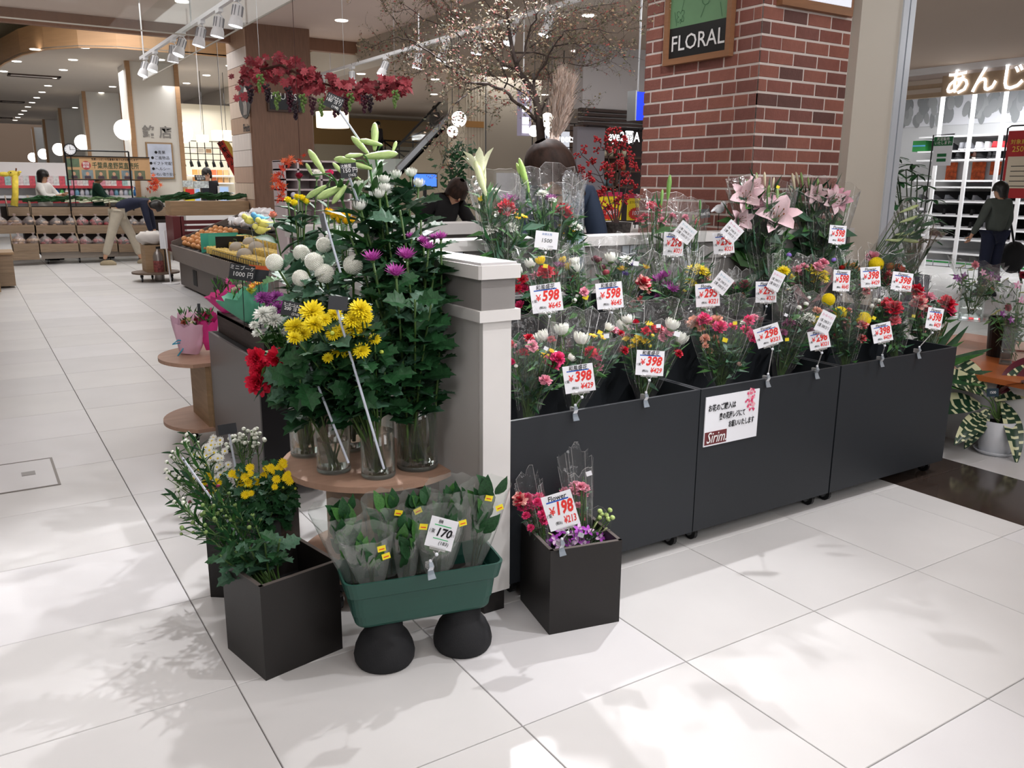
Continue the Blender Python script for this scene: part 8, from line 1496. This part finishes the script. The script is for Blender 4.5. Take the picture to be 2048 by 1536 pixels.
for k in range(200): y_, z_, a, b, rt_ = R(5.2, 11.5), R(z0+.1, 3.1), R(.05, .10), R(.10, .17), R(-.3, .3); m.prism([(XI-.0,)*0 or (a*math.cos(w*math.pi/8), b*math.sin(w*math.pi/8)) for w in range(16)], 0, .002+.00005*k, k % 3, aim((XI-.022, y_, z_), (-1, 0, 0)) @ Matrix.Rotation(rt_, 4, 'Z'))
m.build('oval_print', [mat('oval_a', '#9da1a3', .6), mat('oval_b', '#b5b9ba', .6), mat('oval_c', '#a9acae', .6)], t, kind='stuff')
t = thing('shoe_rack', 'white shoe rack with tall posts filling the shoe shop opening', 'rack', (15.6, 7.5, 0)); XR = 15.4; WS = mat('rack_white', '#f1f2f4', .4)
for px in (1874, 1936, 1998, 2050): p = ox(px, 300, XR-.5); MB().bx(p.x-.02, p.x+.02, p.y-.03, p.y+.03, 0, 3.2).build('post', WS, t)
levels = [270, 300, 318, 360, 373, 402, 430, 455, 477, 505]; y0, y1 = 5.2, ox(1835, 300, XR).y
for k, py in enumerate(levels): z = ox(1930, py, XR).z; z = max(z, .12); MB().bx(XR-.25 if k > 3 else XR, XI, y0, y1, z-.03, z).build('shelf_board', WS, t)
for k in (5, 6, 7, 8): z = ox(1930, levels[k], XR).z; MB().bx(XR-.02, XR+.0, y0, y1, z, z+.02).build('shelf_lip', CARD, t); MB().bx(XI-.3, XI-.25, y0, y1, z, z+.17).build('dark_back', mat('rack_dark', '#2c2b2e', .8), t)
def shoe_mesh(h, sole):
    m = MB(); E8 = [V((math.cos(q*math.pi/7), math.sin(q*math.pi/7))) for q in range(14)]
    loft(m, [[V((p.x*.045*w_, .02*sh+p.y*l_+o_, z_)) for p in E8] for (w_, l_, z_, o_, sh) in ((1, .13, 0, 0, 0), (1.05, .135, .02, 0, 0))], 1, cap1=True)
    loft(m, [[V((p.x*.045*w_, p.y*l_+o_, z_)) for p in E8] for (w_, l_, z_, o_) in ((1, .128, .02, 0), (.95, .12, .045, .005), (.75, .085, .07, .035), (.6, .05, .10, .065), (.55, .045, .105, .068))], 0, cap1=True)
    return m.mesh('shoe', [mat('shoe_%s' % h.strip('#'), h, .5), mat('sole_%s' % sole.strip('#'), sole, .5)], True)
SM = {k: shoe_mesh(*v) for k, v in dict(black=('#1b1b1e', '#2c2c30'), grey=('#8c8e94', '#e6e6ea'), white=('#d6d6da', '#f2f2f2'), red=('#c2303a', '#e8e8e8'), brown=('#4a2e24', '#d9d2c8')).items()}
def shoe(kind, px, py, lab, x=None, s=1.35, grp=None): p = ox(px, py, x or XR+.1); t = thing('display_shoe', lab, 'shoe', p, grp); 
for (kd, px, py, lab) in (('black', 1895, 272, 'black ankle shoe over the green notice'), ('black', 1912, 276, 'second black shoe behind the white post'), ('grey', 1933, 272, 'grey running shoe tilted on the top rack'), ('grey', 1946, 278, 'white-soled grey shoe beside the tilted one'), ('white', 1968, 276, 'white shoe on the top rack'), ('white', 1983, 280, 'second white shoe, next to the red one'), ('red', 2005, 274, 'red shoe on the top rack'), ('red', 2015, 280, 'red shoe under the first red one'),
  ('black', 1908, 308, 'black shoe on the second rack, leftmost'), ('black', 1925, 314, 'black shoe on the second rack against the orange poster'), ('brown', 1958, 308, 'brown shoe before an orange poster'), ('black', 1970, 314, 'dark grey shoe right of the brown one'), ('black', 1990, 308, 'black shoe on the right orange poster'), ('black', 2001, 314, 'black shoe with pale sole by the red banner')):
    z = ox(1930, 300 if py > 290 else 270, XR).z; p = ox(px, py, XR+.15); obj('display_shoe', SM[kd], None, Matrix.Translation((p.x, p.y, ox(1930, 318, XR).z if py > 290 else ox(1930, 270 if False else 300, XR).z)) @ Matrix.Rotation(R(.9, 1.5), 4, 'Z') @ Matrix.Diagonal((1.3, 1.3, 1.3, 1)), label=lab, cat='shoe')
for k in (5, 6, 7, 8):
    z = ox(1930, levels[k], XR).z
    for j in range(13): obj('display_shoe', SM['black' if (j*k) % 5 else 'grey'], None, Matrix.Translation((XR+.08, y1-.18-.26*j, z)) @ Matrix.Rotation(1.4, 4, 'Z'), label='%s shoe lined up on the low racks of the shoe shop' % ('black' if (j*k) % 5 else 'grey'), cat='shoe', group='%s shoes on the low racks' % ('black' if (j*k) % 5 else 'grey'))
t = thing('green_shoebox', 'green shoe box with a blue stripe on the top rack at the left', 'box', ox(1840, 270, XR+.1)); a_ = ox(1830, 250, XR+.1); b_ = ox(1853, 272, XR+.1); MB().bx(XR+.1, XR+.4, b_.y, a_.y, ox(1930, 300, XR).z, ox(1930, 300, XR).z+.2).build('box', mat('box_green', '#2f8f46', .4), t); MB().bx(XR+.095, XR+.1, b_.y, a_.y, ox(1930, 300, XR).z+.09, ox(1930, 300, XR).z+.12).build('stripe', mat('stripe_blue', '#5aa8d0', .4), t)
for i, (px, py, w, h) in enumerate(((1904, 335, .22, .55), (1958, 335, .26, .55), (1993, 325, .2, .45), (1955, 303, .24, .16), (1992, 300, .17, .12))):
    p = ox(px, py, XI-.06); t = thing('autumn_poster', 'orange maple-leaf poster on the shop wall, %s' % ('left', 'centre, tall', 'right, beside the banner', 'upper centre behind the brown shoe', 'upper right')[i], 'poster', p, 'orange leaf posters'); MB().bx(XI-.07, XI-.06, p.y-w/2, p.y+w/2, p.z-h/2, p.z+h/2).build('sheet', mat('poster_orange', '#e8622e', .5, var=.5, scale=14), t)
t = thing('green_notice', 'green and white notice hung on a black stand in front of the shoe racks', 'notice', g((1885, 330))); xn = 12.3; a_, b_ = ox(1869, 274, xn), ox(1900, 331, xn); MB().bx(xn, xn+.01, b_.y, a_.y, b_.z, a_.z).build('sheet', CARD, t); MB().bx(xn-.005, xn, b_.y, a_.y, a_.z-.13, a_.z).build('green_head', mat('notice_green', '#1f6b3c', .5), t)
fr = WALLF((xn-.006, (a_.y+b_.y)/2, (a_.z+b_.z)/2), (-1, 0, 0)); W = a_.y-b_.y; text('片足販売\nいたします!', INKW, t, fr, 0, (a_.z-b_.z)/2-.065, .055, .006, wmax=W*.85)
for dz in (-.06, -.13): MB().bx(xn-.005, xn, (a_.y+b_.y)/2-.07, (a_.y+b_.y)/2+.07, (a_.z+b_.z)/2+dz-.02, (a_.z+b_.z)/2+dz+.025).build('green_box', MATS['notice_green'], t)
MB().tube([(xn+.02, a_.y+.03, 0), (xn+.02, a_.y+.03, a_.z+.03), (xn+.02, b_.y, a_.z+.03)], .01, 6).build('stand', BLACKM, t); MB().bx(xn-.15, xn+.2, a_.y-.1, a_.y+.15, 0, .02).build('foot', BLACKM, t)
t = thing('sale_banner', 'red and cream sale banner on a black frame at the right picture edge', 'banner', g((2030, 320))); xn = 12.9; a_, b_ = ox(2018, 262, xn), ox(2005, 396, xn); yb_ = a_.y-1.0; zt, zb = a_.z, b_.z; MB().bx(xn, xn+.01, yb_, a_.y, zb, zt).build('red_cloth', mat('banner_red', '#b32a2e', .5), t); MB().bx(xn-.004, xn, yb_, a_.y-.04, zb+.14, zt-.36).build('cream_field', mat('banner_cream', '#dccfb8', .6), t)
fr = WALLF((xn-.005, a_.y-.18, zt), (-1, 0, 0)); text('対象商品', mat('gold', '#e0b84a', .5), t, fr, .02, -.16, .075, .01); text('250円', mat('gold', '#e0b84a', .5), t, fr, .04, -.26, .11, .01); MB().tube([(xn+.02, a_.y+.03, 0), (xn+.02, a_.y+.03, zt+.04), (xn+.02, a_.y-.02, zt+.07), (xn+.02, yb_, zt+.07)], .012, 6).build('stand', BLACKM, t); MB().bx(xn-.2, xn+.2, a_.y-.1, a_.y+.1, 0, .02).build('foot', BLACKM, t)
for k in range(5): MB().bx(xn-.006, xn-.004, a_.y-.5, a_.y-.1, zt-.5-.07*k, zt-.49-.07*k).build('text_line', INKK, t)
t = thing('white_boxes', 'stacked white boxes with green bands at the foot of the shoe rack', 'boxes', (XR, 7.5, 0)); m = MB(); m2 = MB(); y_ = y1-.1
while y_ > 5.5: MB().bx(XR-.24, XR, y_-.3, y_-.01, .01, .11).build('box', CARD, t); MB().bx(XR-.245, XR-.24, y_-.3, y_-.01, .07, .10).build('green_band', mat('box_green', '#2f8f46'), t); y_ -= .31
# ---------------------------------------------------------------- plants at the right end
p = fl(1988, 905); t = thing('striped_calathea', 'potted plant with long cream-striped leaves in a round white pot and saucer', 'potted plant', p); T = Matrix.Translation(p); WPT = mat('white_pot', '#c9ccd2', .35); MB().lathe([(0, .012), (.078, .012), (.082, .02), (.095, .19), (.088, .19), (.078, .03), (0, .03)], 32, T=T).build('pot', WPT, t, smooth=True); MB().lathe([(0, 0), (.085, 0), (.108, .022), (.103, .024), (.08, .008), (0, .008)], 32, T=T).build('saucer', WPT, t, smooth=True); MB().lathe([(0, .17), (.087, .17)], 20, T=T).build('soil', MATS['soil'], t)
CAL = [mat('calathea_green', '#24402e', .3), mat('calathea_cream', '#cfd0a8', .3), mat('calathea_maroon', '#5a1f2e', .35)]
def cal_leaf(w=.17, under=0):
    m = MB(); n = 26
    for i in range(n+1):
        u = i/n; ww = w*math.sin(math.pi*min(1, .06+u*.94))**.8; z = -.45*u*u+.12*u
        m.v += [V((-ww, u, z+ww*.25)), V((-ww*.45, u, z+.02)), V((0, u, z)), V((ww*.45, u, z+.02)), V((ww, u, z+ww*.25))]
    for i in range(n):
        for j in range(4):
            m.f.append((i*5+j, i*5+j+1, (i+1)*5+j+1, (i+1)*5+j)); m.m.append(2 if under else (1 if (i+(0 if j in (1, 2) else 2)) % 4 == 0 or (j == 3 and i % 9 < 4) else 0))
    return m.mesh('leaf', CAL, True)
CLs = [cal_leaf(), cal_leaf(.15), cal_leaf(.2)]; CLu = cal_leaf(.16, 1)
for (x, y, tx, ty, L, un) in ((1965, 790, 1900, 755, .36, 0), (1960, 810, 1885, 815, .36, 0), (1965, 830, 1924, 880, .30, 0), (1985, 830, 2010, 850, .26, 0), (2005, 805, 2040, 895, .34, 0), (1990, 800, 2060, 785, .34, 0), (1995, 790, 2035, 745, .30, 1), (2000, 775, 2060, 745, .32, 0), (1970, 780, 1935, 740, .30, 0), (1975, 820, 1950, 870, .24, 0), (1998, 790, 2025, 770, .26, 1)):
    Dp = (p-CC).dot(CF); a, b = dp(x, y, Dp-.03), dp(tx, ty, Dp-R(-.1, .25)); d = b-a; MB().tube([p+V((0, 0, .17)), p.lerp(a, .5)+V((0, 0, .12)), a], .004, 5).build('stem', STEM, t); obj('leaf', CLu if un else random.choice(CLs), t, aimy(a, d.normalized()+V((0, 0, .12)), V((-.3, -.5, .8)), L))
f = aim(dp(1985, 785, (p-CC).dot(CF)-.15), (-.4, -.9, .2)); MB().bx(-.035, .035, -.022, .022, 0, .002, T=f).build('price_card', mat('card_navy', '#1f3440', .5), t); text('1500', INKW, t, f, 0, 0, .02)
t = thing('lady_palm', 'bushy palm with long pointed leaves in a black pot at the bin end', 'potted plant', (4.32, 2.75, 0)); b0 = V((4.36, 2.72, 0)); MB().lathe([(0, 0), (.10, 0), (.13, .24), (.12, .24), (.09, .04), (0, .04)], 24, T=Matrix.Translation(b0)).build('pot', BLACKM, t)
for (x, y) in ((1905, 610), (1925, 680), (1960, 700), (1985, 690), (1940, 650), (1900, 650), (1985, 735), (1945, 760), (1880, 620), (1915, 770), (1975, 765), (1925, 640), (1950, 745), (1965, 780), (1895, 760), (1935, 790)):
    e = dp(x, y, 4.55+R(-.15, .1)); c_ = b0+V((0, 0, .35))+rv(.05); obj('leaf', F_leaf('lance', 1 if random.random() < .5 else 0), t, aimy(c_, e-c_, V((-.3, -.6, .6)), (e-c_).length) @ Matrix.Diagonal((.55, 1, .6, 1)))
for k in range(3): MB().tube([b0+V((0, 0, .2)), b0+V((R(-.05, .05), R(-.05, .05), .5))], .008, 5).build('stem', STEM, t)
# round-leaf shrub and navy bin standing behind the right tall bouquet
p = fl(1815, 628); t = thing('umbrella_plant', 'dark green umbrella plant with whorled leaves behind the right tall bouquet', 'potted plant', (p.x, p.y, 0)); p = V((p.x, p.y, 0)); MB().lathe([(0, 0), (.16, 0), (.2, .45), (.18, .45), (.15, .1), (0, .1)], 24, T=Matrix.Translation(p)).build('planter', CL('navy', '#151b33'), t); D = (p+V((0, 0, 1))-CC).dot(CF); hub0 = p+V((0, 0, .45))
for (x, y) in ((1790, 315), (1812, 340), (1835, 350), (1800, 365), (1775, 385), (1850, 372), (1822, 395), (1865, 400), (1790, 410), (1845, 430), (1870, 440), (1810, 450), (1780, 440), (1830, 475), (1860, 480), (1800, 500), (1825, 330), (1775, 350), (1880, 460), (1790, 345)):
    c_ = dp(x, y, D+R(-.3, .3)); MB().tube([hub0, hub0.lerp(c_, .5)+rv(.05), c_], [.014, .01, .006], 5).build('branch', STEMD, t)
    for k in range(8): a = k*math.pi/4+R(-.2, .2); obj('leaf', F_leaf('lance', 0), t, aimy(c_, V((math.cos(a), math.sin(a), R(-.3, .15))), (0, 0, 1), .17) @ Matrix.Diagonal((1.5, 1, 1, 1)))
# stand with orchid vases at the right edge
ps = fl(1990, 800); t = thing('flower_stand', 'low stand with an orange wooden top carrying glass vases at the right edge', 'table', (5.6, 3.1, 0)); zt = .42; pa, pb = fl(1955, 742, zt), fl(2080, 745, zt); x0, y0 = pa.x-.25, pa.y-.45
MB().bx(pa.x-.1, pa.x+1.2, pa.y-.9, pa.y+.75, zt-.03, zt).build('table_top', mat('orange_wood', '#b8683a', .35, var=.2, scale=4), t); MB().bx(pa.x+.0, pa.x+1.1, pa.y-.8, pa.y+.65, .0, zt-.03).build('white_base', WHM, t)
def rvase(lab, px, py, z, r, h): 
    p = fl(px, py, z); t = thing('square_glass_vase', lab, 'vase', p); T = Matrix.Translation(p) @ Matrix.Rotation(.4, 4, 'Z')
    for q_ in ((-r, r, -r, -r+.004), (-r, r, r-.004, r), (-r, -r+.004, -r, r), (r-.004, r, -r, r)): MB().bx(q_[0], q_[1], q_[2], q_[3], .01, h, T=T).build('glass_side', GLASS, t)
    MB().bx(-r, r, -r, r, 0, .012, T=T).build('glass_base', MATS['glass_foot'], t); MB().bx(-r+.006, r-.006, -r+.006, r-.006, .013, h*.35, T=T).build('water', WATER, t); return p
t = thing('glass_plinth', 'clear acrylic plinth under the left orchid vase', 'plinth', fl(1940, 720, .42)); pp = fl(1940, 690, .42); MB().bx(pp.x-.14, pp.x+.16, pp.y-.12, pp.y+.12, .42, .60).build('acrylic_body', GLASS, t); MB().bx(pp.x-.15, pp.x+.17, pp.y-.13, pp.y+.13, .60, .61).build('acrylic_top', GLASS, t)
pv = rvase('square glass vase of dendrobium orchids on the clear plinth', 1940, 640, .61, .065, .22); pw = rvase('square glass vase of wrapped orchids on the orange table top', 2025, 728, .42, .065, .22)
OV = ('orchid', '#8a4a8f', '#c9a0cf'); OW = ('orchid', '#e9a8c8', '#f2d6e4')
def rb(lab, p, heads, wr, dens=120):
    t = thing('orchid_bunch', lab, 'bouquet', p+V((0, 0, .03)), 'orchid bunches in the right vases'); D0 = (p-CC).dot(CF); m = MB(); base = p+V((0, 0, .04))
    for (spec, x, y, r) in heads: q_ = dp(x, y, D0+R(-.08, .08)); blossom(spec, q_, V((-.4, -.8, .3))+rv(.2), r*D0/F_, t); m.tube([base+rv(.02), base.lerp(q_, .5)+rv(.01), q_], .002, 4, 3, False)
    for k in range(dens): q_ = dp(random.choice(heads)[1]+R(-12, 12), random.choice(heads)[2]+R(-8, 20), D0); q_ = base.lerp(q_, R(.4, 1))+rv(.02); d = rv(1).normalized(); x_ = d.orthogonal().normalized()*.007; m.add([q_, q_+d*.03+x_, q_+d*.06, q_+d*.03-x_], [(0, 1, 2, 3)], random.choice((1, 2, 3)))
    m.build('foliage', GM, t, kind='stuff'); (wl, wr_, wt) = wr; tp = dp((wl+wr_)/2, wt, D0); wrap_mesh(base+V((0, 0, .1)), tp, (wr_-wl)/2/F_*D0, FILM, rb=.03).build('wrapper', FILM, t, smooth=True)
rb('upright bunch of plum and pink orchids in the vase on the plinth', pv, [(OV, 1912, 556, 9), (OV, 1922, 560, 10), (OV, 1928, 552, 9), (('carn', '#e8909f'), 1950, 530, 9), (OW, 1975, 556, 10), (OW, 1985, 560, 10), (OV, 1982, 548, 8), (('lilybud', '#c9d68a'), 1935, 540, 16), (('lilybud', '#c9d68a'), 1920, 535, 14), (('lilybud', '#c9d68a'), 1990, 572, 16), (OV, 1995, 555, 8), (OW, 1965, 545, 8), (('lilybud', '#dfe4b0'), 2010, 560, 14), (('lilybud', '#c9d68a'), 1945, 565, 14)], (1900, 2010, 525), 160)
rb('drooping bunch with a red carnation at the far right edge', pw, [(('carn', '#d9607a'), 2015, 615, 9), (OV, 2005, 628, 8), (('lilybud', '#c9d68a'), 1990, 625, 16), (('lilybud', '#c9d68a'), 1982, 630, 16), (('carn', '#8a2434'), 2045, 550, 9), (OW, 2035, 570, 9), (OV, 2022, 640, 8), (OW, 2042, 600, 8), (('lilybud', '#c9d68a'), 2038, 585, 15)], (1985, 2075, 560), 160)
t = thing('black_flower_can', 'tall black flower can on the orange stand between the glass vases', 'bucket', fl(1995, 715, .42)); p = fl(1998, 712, .42); MB().lathe([(0, 0), (.07, 0), (.085, .24), (.078, .24), (.06, .02), (0, .02)], 24, T=Matrix.Translation(p)).build('can', BLACKM, t)
t = thing('stone_pot', 'dark rock-like pot at the far right floor edge', 'pot', fl(2050, 880)); p = fl(2062, 880); MB().lathe([(0, 0), (.10, 0), (.12, .1), (.11, .24), (.10, .24), (0, .2)], 18, T=Matrix.Translation(p)).build('pot', mat('dark_rock', '#2e2024', .8, var=.3), t)
# pram handle and bag near the shoe shop person
p = fl(2040, 590); t = thing('pushchair', 'dark folded pushchair with white wheels beside the person at the shoe shop', 'pushchair', (p.x, p.y, 0)); m = MB(); m.tube([p+V((0, 0, .15)), p+V((-.1, .1, .6)), p+V((-.2, .15, .95))], .015, 6).tube([p+V((0, .3, .15)), p+V((-.1, .35, .6)), p+V((-.2, .4, .95)), p+V((-.2, .15, .95))], .015, 6); m.build('frame', BLACKM, t, kind='stuff'); MB().ball(p+V((-.02, .15, .5)), (.18, .16, .22), 12, 8).build('seat', CL('black_trousers', '#17181b'), t, smooth=True)
for dx, dy in ((-.2, 0), (.2, 0), (-.2, .32), (.2, .32)): 
    c_ = p+V((dx, dy, .09)); MB().tube([c_+V((0, -.015, 0)), c_+V((0, .015, 0))], .09, 16).build('wheel', WHM, t)
# ---------------------------------------------------------------- finishing

# labels that a row of look-alikes shares get their place in the row
WMX = lambda o: (o.matrix_basis if o.parent is None else WMX(o.parent) @ o.matrix_basis)
grp = {}
for o in COL.objects:
    if o.parent is None and o.get('label'): grp.setdefault(o['label'], []).append(o)
ORD = 'first second third fourth fifth sixth seventh eighth ninth tenth eleventh twelfth thirteenth fourteenth fifteenth sixteenth seventeenth eighteenth nineteenth twentieth'.split()
for lab, os_ in grp.items():
    n = len(os_)
    if not 2 <= n <= 20 or len(lab.split()) > 12: continue
    def key(o):
        k = [c for c in o.children if c.name.startswith(('chrys', 'rose', 'carn', 'pompon', 'lily', 'daisy', 'small', 'spider'))] if len(o.children) < 60 else []
        p = WMX(k[0] if k else o).translation; d = p-CC; return d.dot(CR)/d.dot(CF)
    for i, o in enumerate(sorted(os_, key=key)): o['label'] = '%s, %s' % (lab, 'leftmost' if i == 0 else 'rightmost' if i == n-1 else ORD[i]+' from left')
